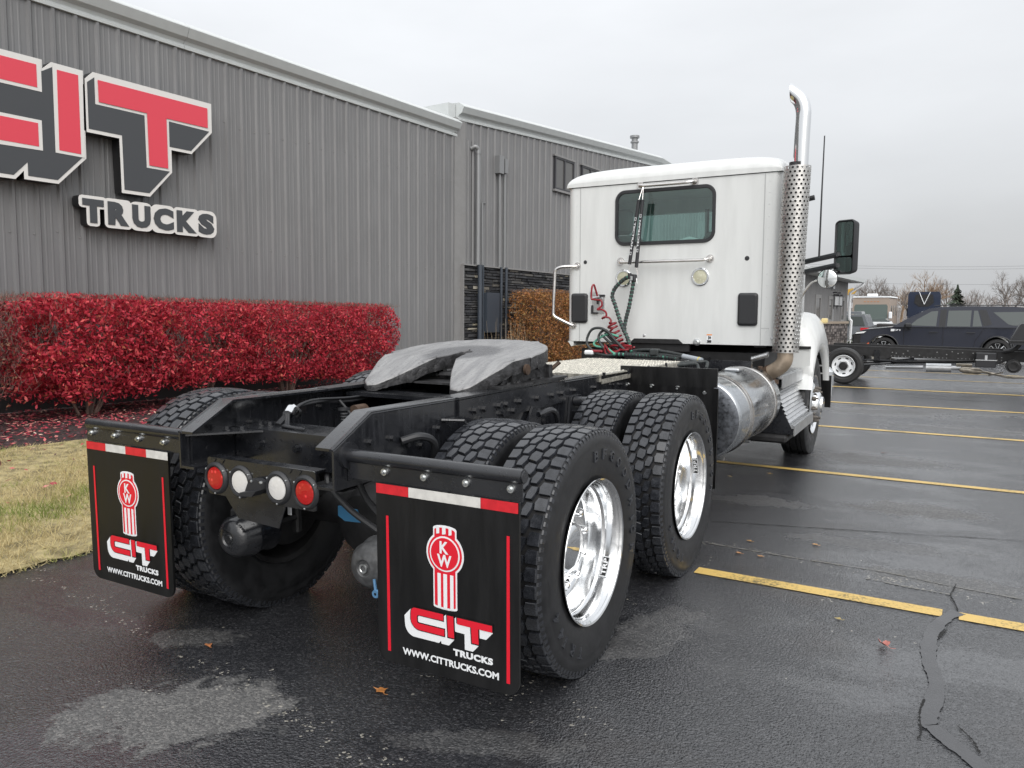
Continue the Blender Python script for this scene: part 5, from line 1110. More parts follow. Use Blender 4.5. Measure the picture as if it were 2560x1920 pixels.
# ------------------------------------------------------------------ fuel tank
TX, TZ, TR = -1.535, .715, .295
mb = MB().mat(1); mb.lathe([(5.40, 0), (5.385, .15), (5.395, .25), (5.41, .275)], (TX, 0, TZ), 'y', 56); mb.mat(0); mb.lathe([(5.41, .275), (5.425, .29), (5.44, TR), (6.80, TR), (6.82, .285), (6.83, 0)], (TX, 0, TZ), 'y', 56); tk = part('fuel_tank', mb, [M['tank'], M['tankend']], recalc=False)
for y in (5.70, 6.55): mb = MB(); mb.lathe([(y, TR+.002), (y, TR+.007), (y+.05, TR+.007), (y+.05, TR+.002)], (TX, 0, TZ), 'y', 56); mb.lathe([(y-.006, TR+.001), (y-.006, TR+.011), (y, TR+.011)], (TX, 0, TZ), 'y', 56); mb.lathe([(y+.05, TR+.011), (y+.056, TR+.011), (y+.056, TR+.001)], (TX, 0, TZ), 'y', 56); part('tank_strap', mb, M['steel'], tk, recalc=False)
mb = MB(); mb.box((TX-.03, 6.15, TZ+TR-.004), (TX+.09, 6.33, TZ+TR+.022), .012); part('filler_plate', mb, M['aludull'], tk)
for y in (5.72, 6.57): mb = MB(); mb.tube([(TX+.02, y, TZ-TR-.002), (TX+.02, y, TZ-TR-.07)], .012, 6); mb.tube([(TX-.06, y, TZ-TR-.03), (TX+.10, y, TZ-TR-.035)], .014, 8); part('strap_bolt', mb, M['aludull'], tk)
# quarter fender bar and flap ahead of the forward tyre
mb = MB(); mb.prism([(-1.985, 1.115), (-1.312, 1.118), (-1.314, .995), (-1.335, .995), (-1.335, .968), (-1.985, .985)], 'y', 5.0, 5.02); qf = part('quarter_fender', mb, M['flap'])
mb = MB(); mb.grid([[(-1.985, y, z), (-1.30, y, z)] for y, z in ((4.985, .99), (4.99, .85), (4.985, .6), (4.97, .33))]); mb.grid([[(-1.985, y+.01, z), (-1.30, y+.01, z)] for y, z in ((4.985, .99), (4.99, .85), (4.985, .6), (4.97, .33))]); mb.add([(-1.30, 4.985, .99), (-1.30, 4.995, .99), (-1.30, 4.98, .33), (-1.30, 4.97, .33)], [(0, 1, 2, 3)]); part('quarter_fender_flap', mb, M['flap'], qf)
for x, z in ((-1.93, .982), (-1.755, .98), (-1.575, .977), (-1.39, .965)):
    part('fender_bolt', MB().lathe([(-.022, 0), (-.021, .007), (-.012, .008), (-.012, .016), (-.006, .020), (0, .020)], (x, 4.998, z), 'y', 14), M['zinc'], qf)
mb = MB(); mb.tube([(-1.93, 5.03, 1.0), (-1.40, 5.03, 1.0)], .02, 10); part('fender_arm', mb, M['black'], qf)
# ------------------------------------------------------------------ cab steps
mb = MB(); 
for y in (6.98, 8.02): mb.prism([(-1.445, .90), (-1.30, .895), (-1.29, .86), (-1.315, .735), (-1.155, .42), (-1.16, .405), (-1.50, .405), (-1.50, .90)], 'y', y, y+.012)
mb.box((-1.60, 7.0, .42), (-1.45, 8.0, .95)); sb = part('step_bracket', mb, M['black'])
mb = MB(); mb.box((-1.33, 6.994, .455), (-1.150, 8.018, .478)); mb.box((-1.158, 6.994, .39), (-1.150, 8.018, .4545))
for k in range(6): mb.box((-1.32+.028*k, 7.0, .4785), (-1.306+.028*k, 8.01, .487))
part('lower_step', mb, M['aludull'], sb)
mb = MB(); mb.box((-1.47, 6.994, .885), (-1.262, 8.018, .905)); mb.box((-1.272, 6.994, .80), (-1.262, 8.018, .8845))
for k in range(7): mb.box((-1.46+.028*k, 7.0, .9055), (-1.446+.028*k, 8.01, .914))
part('upper_step', mb, M['aludull'], sb)
mb = MB(); n = 9
rows = []
for k in range(n*2+1):
    t = k/(n*2); x = -1.305+.115*t+(0 if k % 2 else -.016); z = .79-.305*t; rows.append([(x, 7.0, z), (x, 8.01, z)])
mb.grid(rows); part('ribbed_riser', mb, M['aludull'], sb, angle=0, recalc=False)
mb = MB(); mb.box((-1.75, 6.9, .33), (-1.2, 8.1, .40), .02); part('step_support', mb, M['black_dry'], sb)
# ------------------------------------------------------------------ bonnet and front fender
mb = MB(); AY, AZ, AR = 8.50, .47, .60
top_pts = [(8.05, .70), (8.05, .95), (8.07, 1.10), (8.10, 1.33), (8.35, 1.46), (8.8, 1.45), (9.1, 1.40), (9.35, 1.27), (9.50, 1.08), (9.55, .85), (9.56, .66)]
rows = []
for i, (y, z) in enumerate(top_pts):
    a = math.radians(157-134*i/(len(top_pts)-1)); ay, az = AY+AR*math.cos(a), AZ+AR*math.sin(a)
    f = lambda k: (ay+(y-ay)*k, az+(z-az)*k)
    rows.append([(-1.50, *f(0)), (-1.20, *f(0)), (-1.165, *f(.05)), (-1.16, *f(.2)), (-1.18, *f(.5)), (-1.225, *f(.8)), (-1.275, *f(.95)), (-1.34, *f(1.0)), (-1.50, *f(1.02)), (-1.75, *f(1.05))])
mb.grid(rows); fd = part('front_fender', mb, M['white'], angle=60)
mb = MB(); mb.grid([[(x, 8.045+.02*(x+1.2), z) for x in (-1.75, -1.5, -1.3, -1.20)] for z in (.70, .9, 1.09)]); part('fender_rear_face', mb, M['white'], fd)
mb = MB(); mb.box((-1.62, 8.03, 1.095), (-1.20, 8.06, 1.125)); mb.grid([[(-1.21, AY+AR*.995*math.cos(a), AZ+AR*.995*math.sin(a)), (-2.0, AY+AR*math.cos(a), AZ+AR*math.sin(a))] for a in np.linspace(.38, 2.74, 14)]); mb.box((-1.53, 7.95, .5), (-1.51, 9.1, 1.2)); part('fender_gap', mb, M['black_dry'], fd)
mb = MB(); mb.box((-1.255, 9.05, 1.33), (-1.19, 9.13, 1.385), .01); part('side_marker', mb, mat('pale_amber_lens', (.72, .58, .28), .2), fd)
mb = MB(); mb.prism([(8.3, 1.18), (9.7, 1.0), (9.7, 1.42), (9.2, 1.62), (8.36, 1.86)], 'x', XC-.78, XC+.78); part('bonnet', mb, M['white'], angle=30)
mb = MB(); mb.box((-1.44, 8.20, 1.30), (-1.40, 8.33, 1.45), .01); part('bonnet_vent', mb, M['plastic'])
mb = MB(); mb.box((XC-1.15, 9.62, .42), (XC+1.17, 9.85, .80), .05); part('front_bumper', mb, M['chrome'])
mb = MB(); mb.box((-1.55, 9.50, .35), (-1.18, 9.52, .72)); part('fender_flap', mb, M['flap'])
mb = MB(); mb.tube([(XC-.9, 8.47, .45), (XC+.9, 8.47, .45)], .06, 12); mb.box((XC-.5, 8.2, .5), (XC-.4, 9.3, .7)); mb.box((XC+.4, 8.2, .5), (XC+.5, 9.3, .7)); part('front_axle', mb, M['black_dry'])
# ------------------------------------------------------------------ mirrors, aerial
for s in (1, -1):
    def mx(x): return x if s > 0 else 2*CC-x
    mr = empty('door_mirror', (mx(-.925), 8.0, 2.08), truck)
    if s < 0: OFF[mr] = OFF[mr]-Vector((0, .5, 0))
    o_ = rrect(mx(-.925), 2.077, .185, .515, .04, 6); i2 = rrect(mx(-.925), 2.077, .15, .475, .03, 6); n = len(o_)
    tm = 28*s
    def tw(p): a = math.radians(tm); dx_m, dy_m = (p[0]-mx(-.925))*1.12, p[1]-8.0; return (mx(-.925)+dx_m*math.cos(a)+dy_m*math.sin(a), 8.0-dx_m*math.sin(a)+dy_m*math.cos(a), p[2])
    mb = MB(); mb.add([(x, 8.0, z) for x, z in i2]+[(x, 7.985, z) for x, z in offs(o_, (mx(-.925), 2.077), .97)]+[(x, 8.0, z) for x, z in o_]+[(x, 8.07, z) for x, z in offs(o_, (mx(-.925), 2.077), .94)]+[(x, 8.11, z) for x, z in offs(o_, (mx(-.925), 2.077), .6)], [(a*n+k, a*n+(k+1) % n, (a+1)*n+(k+1) % n, (a+1)*n+k) for a in range(4) for k in range(n)]+[tuple(range(4*n, 5*n))]); mb.xf(tw); obj('mirror_housing', mb, M['plastic'], mr, angle=40)
    mb = MB(); mb.prism(rrect(mx(-.925), 2.155, .148, .315, .025, 5), 'y', 7.996, 8.0); mb.xf(tw); obj('mirror_glass', mb, M['mirrorglass'], mr)
    mb = MB(); mb.prism(rrect(mx(-.925), 1.912, .148, .14, .025, 5), 'y', 7.996, 8.0); mb.xf(tw); obj('mirror_glass', mb, M['mirrorglass'], mr)
    mb = MB()
    for za, zb in ((1.965, 2.01), (1.865, 1.91)): mb.tube([(mx(-1.36), 8.15, za-.02), (mx(-.99), 8.02, zb)], .026, 8)
    obj('mirror_arm', mb, M['plastic'], mr)
    mb = MB(); mb.lathe([(-.0, 0), (-.012, .0), (-.010, .06), (0, .088)], (mx(-1.065), 7.98, 1.78), 'y', 32); obj('convex_mirror', mb, M['mirrorglass'], mr)
    mb = MB(); mb.lathe([(-.002, .088), (-.004, .093), (.01, .094), (.03, .06), (.035, 0)], (mx(-1.065), 7.98, 1.78), 'y', 32); obj('convex_mirror_rim', mb, M['plastic'], mr)
    mb = MB(); mb.tube(smooth([(mx(-1.34), 8.12, 1.56), (mx(-1.27), 8.06, 1.68), (mx(-1.20), 8.02, 1.755), (mx(-1.12), 8.0, 1.782), (mx(-1.06), 8.0, 1.80), (mx(-1.05), 8.0, 1.86)], 5), .012, 8); obj('convex_mirror_arm', mb, M['steel'], mr)
mb = MB(); mb.tube([(-1.15, 8.0, 1.99), (-1.148, 8.0, 2.6), (-1.143, 8.0, 3.13)], [.010, .008, .006], 6); part('aerial', mb, M['plastic'])
mb = MB(); mb.box((-1.33, 7.12, 2.55), (-1.30, 7.2, 2.62), .01); part('cab_bracket', mb, M['plastic'])
mb = MB(); mb.tube([(-1.15, 7.1, 2.43), (-1.075, 7.1, 2.445)], .022, 10); part('cab_horn', mb, M['plastic'])
# ------------------------------------------------------------------ air lines and cables behind the cab
def spiral(path, r, turns, tube, name, m, start=0, flat=1.0):
    P = smooth(path, 24); n = len(P); q = []
    for i, p in enumerate(P):
        t = (P[min(i+1, n-1)]-P[max(i-1, 0)]).normalized(); a = t.cross(Vector((0, 1, .2))).normalized(); b = t.cross(a); th = 2*PI*turns*i/n+start
        k = min(1, i/10, (n-1-i)/6+.3); rr_ = r if not callable(r) else r(i/n)
        q.append(p+(a*math.cos(th)+b*math.sin(th)*flat)*rr_*k)
    mb = MB(); mb.tube(q, tube, 7); return mb
mb = MB(); mb.tube(smooth([(-3.01, 6.97, 1.60), (-3.03, 6.94, 1.70), (-3.035, 6.92, 1.727), (-3.045, 6.90, 1.70), (-3.05, 6.90, 1.60), (-3.02, 6.90, 1.585), (-2.95, 6.90, 1.575), (-2.94, 6.90, 1.525), (-2.98, 6.89, 1.49), (-2.93, 6.88, 1.488), (-2.89, 6.88, 1.465), (-2.885, 6.88, 1.427), (-2.925, 6.88, 1.402), (-2.90, 6.87, 1.418), (-2.85, 6.87, 1.41), (-2.825, 6.87, 1.375)], 6), .0095, 7)
mb.merge(spiral([(-2.83, 6.87, 1.375), (-2.81, 6.87, 1.32), (-2.77, 6.86, 1.25), (-2.74, 6.85, 1.19), (-2.71, 6.82, 1.13)], .042, 6.5, .0105, '', None, 1.2, .9))
rr = random.Random(6)
for k in range(7): cx_, cy_, cz = -2.66+rr.uniform(-.09, .08), 6.74+rr.uniform(-.06, .06), 1.115+.01*k*.6; ra = rr.uniform(.04, .065); tl = rr.uniform(-.9, .9); mb.tube([(cx_+ra*math.cos(a), cy_+ra*.8*math.sin(a)*math.cos(tl), cz+ra*.8*math.sin(a)*math.sin(tl)) for a in np.linspace(0, 5.6, 18)], .0095, 6)
mb.tube(smooth([(-2.66, 6.7, 1.12), (-2.74, 6.66, 1.09), (-2.80, 6.66, 1.16), (-2.79, 6.66, 1.08), (-2.72, 6.68, 1.075)], 5), .0095, 7); part('red_air_hose', mb, M['hosered'])
mb = MB(); mb.box((-2.95, 6.64, 1.085), (-2.82, 6.69, 1.115), .012); part('red_coupling', mb, M['hosered'])
def wrapped(path, name, turns, r=.019):
    P = smooth(path, 12); mb = MB().mat(0); mb.tube(P, r*.72, 10); mb.mat(1); n = len(P); acc = 0
    for i in range(1, n):                                  # spiral wrap as short overlapping bands
        acc += (P[i]-P[i-1]).length
        if acc > .031: acc = 0; t = (P[i]-P[i-1]).normalized(); c = P[i]; d = (t+Vector((.18, 0, .22))).normalized(); mb.tube([c-d*.0135, c+d*.0135], r, 10)
    part(name, mb, [M['hosegreen'], M['hoseblk']], recalc=False)
wrapped([(-2.655, 6.87, 1.80), (-2.70, 6.87, 1.775), (-2.75, 6.87, 1.738), (-2.80, 6.87, 1.68), (-2.82, 6.87, 1.614), (-2.795, 6.87, 1.544), (-2.76, 6.87, 1.443), (-2.726, 6.86, 1.363), (-2.69, 6.85, 1.294), (-2.655, 6.84, 1.234), (-2.61, 6.80, 1.155), (-2.58, 6.76, 1.10)], 'wrapped_cable', 20)
wrapped([(-2.61, 6.87, 1.785), (-2.613, 6.87, 1.726), (-2.628, 6.87, 1.633), (-2.648, 6.87, 1.524), (-2.672, 6.87, 1.429), (-2.69, 6.87, 1.344), (-2.69, 6.86, 1.30)], 'wrapped_cable', 12)
wrapped([(-2.68, 6.58, 1.085), (-2.5, 6.54, 1.085), (-2.3, 6.50, 1.083), (-2.12, 6.46, 1.080), (-2.02, 6.40, 1.07)], 'wrapped_cable', 12, .022)
mb = MB()
for pth in ([(-2.60, 6.70, 1.10), (-2.72, 6.70, 1.21), (-2.79, 6.70, 1.285), (-2.877, 6.70, 1.318), (-2.955, 6.70, 1.30), (-3.0, 6.70, 1.22), (-2.985, 6.68, 1.154), (-2.90, 6.66, 1.091), (-2.79, 6.62, 1.07), (-2.65, 6.6, 1.075)], [(-2.60, 6.72, 1.08), (-2.74, 6.72, 1.22), (-2.80, 6.72, 1.28), (-2.85, 6.72, 1.292), (-2.89, 6.72, 1.245), (-2.875, 6.70, 1.19), (-2.81, 6.68, 1.12), (-2.73, 6.66, 1.075)], [(-2.87, 6.74, 1.25), (-2.78, 6.73, 1.18), (-2.68, 6.72, 1.11)], [(-2.84, 6.75, 1.27), (-2.76, 6.74, 1.2), (-2.66, 6.73, 1.12)]): mb.tube(smooth(pth, 6), .0125, 8)
part('black_cable_loops', mb, M['hoseblk'])
mb = MB(); mb.tube(smooth([(-2.70, 6.74, 1.24), (-2.80, 6.74, 1.26), (-2.90, 6.73, 1.215), (-2.94, 6.72, 1.17), (-2.90, 6.70, 1.145), (-2.80, 6.68, 1.135), (-2.73, 6.66, 1.10), (-2.67, 6.64, 1.07)], 6), .0105, 8); part('green_cable', mb, M['hosegreen'])
mb = MB(); mb.box((-3.0, 6.62, 1.066), (-2.91, 6.70, 1.11), .012); part('white_box', mb, M['whiteplain'])
# hose hangers: two sheathed springs
for (xa, za, xb, zb, flip_) in ((-2.565, 2.493, -2.644, 1.909, True), (-2.530, 2.491, -2.576, 1.878, False)):
    mb = MB().mat(0); A_, B_ = Vector((xa, 6.86, za)), Vector((xb, 6.85, zb)); mb.tube([A_, B_], .0165, 12); mb.mat(1); mb.tube([(-2.545, 6.918, 2.63), (xa, 6.86, za+.005)], .0026, 6); mb.tube([B_, (xb-.005+.02*(xb > -2.6), 6.855, zb-.075)], .0026, 6)
    mb.mat(2); d = (B_-A_); ln = d.length; d.normalize(); side_ = Vector((d.z, 0, -d.x))*(-1)
    def on_(a, b, q): p = A_+d*(ln*.27+a) if flip_ else A_+d*(ln*.77-a); ss = b if flip_ else -b; return p+side_*ss*(1)+Vector((0, -.0172, 0))
    text_fit(mb, 'TECTRAN', .045, .29, -.008, .008, on_, .02)
    for a in (.0, .315): 
        for u0, u1, b0, b1 in ((a, a+.028, -.009, -.006), (a, a+.028, .006, .009), (a, a+.004, -.006, .006), (a+.024, a+.028, -.006, .006)): mb.add([on_(u0, b0, 0), on_(u1, b0, 0), on_(u1, b1, 0), on_(u0, b1, 0)], [(0, 1, 2, 3)])
    part('hose_hanger', mb, [M['plastic'], M['steel'], M['whiteplain']], recalc=False)
mb = MB(); mb.tube([(-2.66, 6.87, 1.80), (-2.585, 6.87, 1.79)], .026, 10); mb.tube([(-2.645, 6.86, 1.83), (-2.645, 6.86, 1.78)], .018, 8); mb.tube([(-2.60, 6.86, 1.81), (-2.59, 6.86, 1.75)], .024, 8); hc = part('hose_clamp', mb, M['plastic'])
mb = MB(); mb.box((-2.625, 6.83, 1.762), (-2.605, 6.838, 1.80)); part('clamp_clip', mb, M['zinc'], hc); mb = MB(); mb.tube([(-2.57, 6.84, 1.78), (-2.565, 6.84, 1.73)], .006, 6); part('clamp_pin', mb, M['zinc'], hc)
# glad-hand holder on the cab wall
mb = MB().mat(0); mb.box((-3.085, CY-.004, 1.45), (-2.955, CY-.0005, 1.635)); mb.box((-3.10, CY-.03, 1.645), (-3.015, CY-.02, 1.655)); mb.tube([(-3.06, CY-.03, 1.60), (-2.99, CY-.03, 1.61)], .018, 8); mb.tube([(-2.985, CY-.03, 1.50), (-2.985, CY-.03, 1.56)], .016, 8); mb.mat(1); mb.box((-3.088, CY-.02, 1.452), (-3.072, CY-.005, 1.53)); mb.box((-3.088, CY-.022, 1.448), (-3.02, CY-.0045, 1.462)); mb.prism(rrect(-2.99, 1.622, .09, .022, .01, 3), 'y', CY-.006, CY-.02); mb.box((-3.03, CY-.02, 1.54), (-3.01, CY-.006, 1.575)); part('coupling_holder', mb, [M['aludull'], M['plastic']])
# hoses running to the right along the deck's front edge
mb = MB()
for k, pth in enumerate(([(-2.5, 6.62, 1.12), (-2.35, 6.55, 1.135), (-2.2, 6.5, 1.13), (-2.0, 6.42, 1.11), (-1.9, 6.40, 1.09)], [(-2.5, 6.60, 1.10), (-2.35, 6.53, 1.10), (-2.15, 6.47, 1.10), (-1.98, 6.40, 1.09)], [(-2.5, 6.66, 1.09), (-2.3, 6.58, 1.085), (-2.1, 6.5, 1.08)], [(-2.0, 5.95, 1.05), (-1.88, 6.2, 1.06), (-1.80, 6.3, 1.065), (-1.74, 6.3, 1.06), (-1.72, 6.2, 1.02)], [(-2.02, 5.8, 1.045), (-1.9, 6.1, 1.05), (-1.82, 6.25, 1.05), (-1.78, 6.2, 1.0)])): mb.tube(smooth(pth, 6), .014, 8)
mb.box((-2.30, 6.46, 1.09), (-2.22, 6.54, 1.15), .01); part('air_line_bundle', mb, M['hoseblk'])
mb = MB().mat(0); mb.tube([(-1.97, 6.38, 1.10), (-1.79, 6.32, 1.075)], .022, 12); mb.mat(1); mb.tube([(-1.82, 6.33, 1.079), (-1.812, 6.327, 1.078)], .0245, 12); part('grey_sleeve', mb, [M['grayhose'], mat('yellow_tie', (.6, .5, .12), .4)])
# ------------------------------------------------------------------ office beyond the truck
def O(s, h, n): return Vector((-3.72, 33.6, -.46))+wd*s+up*h+wn*n      # s: along the wall (0 at its far corner), h: height, n: outwards
of = empty('office_building', O(-3, 0, 0)); tag(of, 'small grey ribbed office with stone base and white eaves beyond the cab', 'building')
def Obox(mb, s0, s1, h0, h1, n0, n1):
    v = [O(s, h, n) for h in (h0, h1) for n in (n0, n1) for s in (s0, s1)]
    return mb.add(v, [(0, 2, 3, 1), (4, 5, 7, 6), (0, 1, 5, 4), (2, 6, 7, 3), (0, 4, 6, 2), (1, 3, 7, 5)])
w = MB(); Obox(w, -8.2, -.005, -.3, 2.86, -7, -.01); obj('wall', w, M['wall'], of)
k = 0
for s0 in np.arange(-8.2, -.1, .93):
    rows = []
    for j in range(6):
        for a, d in ((0, 0), (.02, .03), (.06, .03), (.08, 0), (.155, 0)):
            if s0+j*.155+a <= 0: rows.append((s0+j*.155+a, d))
    if len(rows) > 1: obj('wall_panel', MB().grid([[O(s, 1.33, d), O(s, 2.86, d)] for s, d in rows]), M['wall'], of, angle=15, recalc=False)
for s0, s1 in ((-5.6, -4.95), (-3.55, -3.0), (-1.3, -.8)):
    fr = MB(); Obox(fr, s0-.1, s1+.1, 2.13, 2.25, .0, .06); Obox(fr, s0-.1, s1+.1, 1.33, 1.40, .0, .06); Obox(fr, s0-.1, s0, 1.4, 2.13, 0, .06); Obox(fr, s1, s1+.1, 1.4, 2.13, 0, .06); o = obj('window', fr, M['wall2'], of)
    q = MB(); Obox(q, s0, s1, 1.40, 2.13, -.004, .035); obj('pane', q, M['winpane'], o)
w = MB(); Obox(w, -8.2, .06, 1.24, 1.33, -.008, .10); obj('stone_cap', w, mat('tan_sill', (.33, .27, .21), .7), of)
w = MB(); Obox(w, -8.2, .03, -.3, 1.24, -.006, .04); obj('stone_backing', w, M['mortar'], of)
rr = random.Random(8); st = MB(); h = -.1; M['fieldstone'] = islands('field_stone', ((0, (.05, .045, .045)), (.5, (.12, .105, .10)), (.9, (.24, .21, .20)), (1, (.34, .31, .29))), .7)
while h < 1.2:
    hh = rr.uniform(.07, .13); s = -8.2
    while s < .02:
        l = rr.uniform(.08, .26); b = min(s+l, .03); Obox(st, s+.008, b-.008, h+.006, min(h+hh, 1.23)-.006, .02, rr.uniform(.05, .085)); s += l
    h += hh
o = obj('stonework', st, M['fieldstone'], of, angle=0, recalc=False); o['kind'] = 'stuff'
w = MB(); v = [O(s, h, n) for s in (-8.6, .45) for n, h in ((-7.4, 2.86), (.46, 2.86), (.46, 3.0), (-3.4, 4.1), (-7.4, 3.0))]; w.add(v, [(0, 1, 2, 3, 4), (9, 8, 7, 6, 5)]+[(i, (i+1) % 5, 5+(i+1) % 5, 5+i) for i in range(5)]); obj('roof', w, M['roofm'], of)
w = MB(); Obox(w, -8.6, .46, 2.865, 3.0, .465, .58); obj('gutter', w, M['trim'], of)
w = MB(); w.tube(smooth([O(.30, 2.9, .52), O(.30, 2.78, .50), O(.06, 2.48, .12), O(.04, 2.3, .10), O(.04, 1.5, .10), O(.06, 1.35, .18), O(.06, 1.2, .18), O(.04, .12, .16), O(.05, .03, .22), O(.08, .0, .38)], 3), .055, 6); obj('downspout', w, M['whiteplain'], of)
for s0 in (-2.75, -2.1):
    w = MB(); Obox(w, s0-.03, s0+.03, 2.38, 2.42, 0, .16); Obox(w, s0-.09, s0+.09, 2.28, 2.33, .06, .24); Obox(w, s0-.09, s0+.09, 1.88, 1.92, .06, .24)
    for a in (-.085, .075):
        for n_ in (.065, .225): Obox(w, s0+a, s0+a+.012, 1.92, 2.28, n_, n_+.012)
    lt = obj('wall_lantern', w, M['winframe'], of); q = MB(); Obox(q, s0-.05, s0+.05, 1.93, 2.25, .10, .20); obj('lantern_glass', q, M['whiteplain'], lt)
w = MB(); Obox(w, -3.3, -3.0, 2.52, 2.80, 0, .12); obj('flood_light', w, M['aludull'], of)
w = MB(); Obox(w, -2.86, -2.72, 1.1, 1.78, .0, .05); Obox(w, -2.83, -2.75, 1.15, 1.72, .051, .055); obj('wall_plaque', w, M['aludull'], of)
w = MB(); Obox(w, -9, 2.2, -.02, .10, .55, 1.6); tag(obj('office_kerb', w, mat('kerb_concrete', (.34, .32, .28), .8)), kind='structure')
for s0, c, lab in ((-1.7, (.06, .09, .03), 'small green shrub at the stone base of the office'), (.35, (.22, .17, .07), 'straw coloured grass clump beside the office downspout')):
    b = O(s0, .05, .75); rt = empty('low_plant', b); tag(rt, lab, 'plant', 'low plants along the office wall'); r = np.random.default_rng(int(abs(s0)*100)); n = 900
    p = r.normal(0, 1, (n, 3))*np.array((.22, .25, .20))+np.array((b.x, b.y, b.z+.28)); v, f = leaf_quads(p, .05, 0, r); raw('foliage', v, f, mat('plant_leaf', c, .7, var=.5, vscale=20), rt, kind='stuff')
    w = MB(); w.tube([b, b+Vector((0, 0, .3))], .02, 5); obj('stem', w, M['twig'], rt)

# ------------------------------------------------------------------ vehicles behind
M['navy'] = mat('dark_navy_paint', (.020, .023, .036), .22, coat=.35)
M['carglass'] = mat('dark_tinted_glass', (.085, .098, .095), .05, spec=.9)
M['silver'] = mat('silver_grey_paint', (.26, .28, .30), .25, .4, coat=.5)
M['tyre2'] = mat('tyre_plain', (.02, .02, .021), .6)
def car_wheel(name, c, r, w_, parent, spokes=True, rimmat=None, out=-1, rimr=.66):
    e = empty(name, c, parent)
    mb = MB(); hw = w_/2; mb.lathe([(-hw*.7, r*rimr), (-hw, r*.74), (-hw*.98, r*.9), (-hw*.75, r*.985), (-hw*.5, r), (hw*.5, r), (hw*.75, r*.985), (hw*.98, r*.9), (hw, r*.74), (hw*.7, r*rimr)], c, 'y', 36); obj('tyre', mb, M['tyre2'], e, recalc=False)
    mb = MB(); y0 = c[1]+out*hw*.72
    if spokes:
        mb.lathe([(0, r*rimr), (-out*.0+out*.01, r*rimr*.97), (-out*.09, r*rimr*.90), (-out*.10, r*.1)], (c[0], y0, c[2]), 'y', 36); obj('rim', mb, M['black_dry'], e, recalc=False)
        mb = MB()
        for k in range(6):
            a = PI/2+2*PI*k/6
            for d in (-.27, .27):
                a1 = a+d; p0 = (c[0]+r*.13*math.cos(a), y0+out*.005, c[2]+r*.13*math.sin(a)); p1 = (c[0]+r*rimr*.95*math.cos(a1), y0+out*.012, c[2]+r*rimr*.95*math.sin(a1)); mb.tube([p0, p1], [.018, .014], 5)
            mb.tube([(c[0]+r*rimr*.95*math.cos(a+t), y0+out*.012, c[2]+r*rimr*.95*math.sin(a+t)) for t in (-.27, 0, .27)], .013, 5)
        obj('spokes', mb, M['alu'], e)
    else:
        mb.lathe([(out*.02, r*rimr), (out*.03, r*rimr*.97), (out*.0, r*rimr*.93), (-out*.03, r*rimr*.85), (-out*.035, r*rimr*.62), (-out*.01, r*rimr*.50), (-out*.01, 0)], (c[0], y0, c[2]), 'y', 40); obj('rim', mb, rimmat, e, recalc=False)
        mb = MB(); mb.lathe([(-out*.01, r*.23), (out*.05, r*.22), (out*.06, r*.18), (out*.06, 0)], (c[0], y0, c[2]), 'y', 24)
        for k in range(7): a = 2*PI*k/7+.3; ca = (c[0]+r*rimr*.72*math.cos(a), y0-out*.031, c[2]+r*rimr*.72*math.sin(a)); mb.add([(ca[0]+.045*math.cos(a+PI/2+t*PI/6)*1 if 0 else ca[0]+(.034*math.cos(t)*-math.sin(a)+.013*math.sin(t)*math.cos(a)), ca[1]+out*.002, ca[2]+(.034*math.cos(t)*math.cos(a)+.013*math.sin(t)*math.sin(a))) for t in np.linspace(0, 2*PI, 12, endpoint=False)], [tuple(range(12))])
        obj('hub_cap', mb, M['black_dry'], e, recalc=False)
        for k in range(6): a = 2*PI*k/6; mb = MB(); mb.lathe([(0, .012), (out*.03, .011), (out*.03, 0)], (c[0]+r*rimr*.42*math.cos(a), y0, c[2]+r*rimr*.42*math.sin(a)), 'y', 8); obj('wheel_nut', mb, M['zinc'], e, recalc=False)
    return e
# big dark SUV, nose to the left, its left side towards us.  local: x from its nose, y across, z up
SX, SYY, SZ = -3.06, 30.0, -.42
def Sp(x, z, y=0): return (SX+x, SYY+y, SZ+z)
sv = empty('suv', (SX+2.85, SYY+1, SZ)); tag(sv, 'long dark navy SUV parked side on behind the bare chassis', 'car')
WB = ((.99, .41), (4.39, .41))
def archpts(cx, cz, r, a0, a1, n=9): return [(cx+r*math.cos(math.radians(a0+(a1-a0)*i/n)), cz+r*math.sin(math.radians(a0+(a1-a0)*i/n))) for i in range(n+1)]
low = [(.12, .34)]+archpts(WB[0][0], .43, .47, 190, -10)+[(1.6, .30), (3.8, .30)]+archpts(WB[1][0], .43, .47, 190, -10)+[(5.5, .36), (5.72, .55), (5.72, 1.18), (5.0, 1.20), (1.30, 1.18), (1.15, 1.165), (.40, 1.08), (.10, 1.0), (.0, .80), (.02, .5)]
def loft(polyo, ys, ins):
    """body from a side outline: full width inside, drawn in towards the faces"""
    mb = MB(); n = len(polyo); c = (sum(p[0] for p in polyo)/n, sum(p[1] for p in polyo)/n); v = []
    for y, k in zip(ys, ins): v += [Sp(*((x-c[0])*(1-k*.25)+c[0], (z-c[1])*(1-k)+c[1]), y) for x, z in polyo]
    f = [(a*n+i, a*n+(i+1) % n, (a+1)*n+(i+1) % n, (a+1)*n+i) for a in range(len(ys)-1) for i in range(n)]
    return mb.add(v, [tuple(range(n))[::-1], tuple(range((len(ys)-1)*n, len(ys)*n))]+f)
obj('body', loft(low, (.06, .02, .0, 2.04, 2.02, 1.98)[:1]+(.02, 2.03, 1.98), (.03, 0, 0, .03)), M['navy'], sv, angle=40)
gh = [(1.22, 1.17), (1.55, 1.38), (2.30, 1.80), (2.75, 1.875), (3.6, 1.90), (4.8, 1.885), (5.45, 1.82), (5.68, 1.18)]
mb = MB(); n = len(gh); v = []
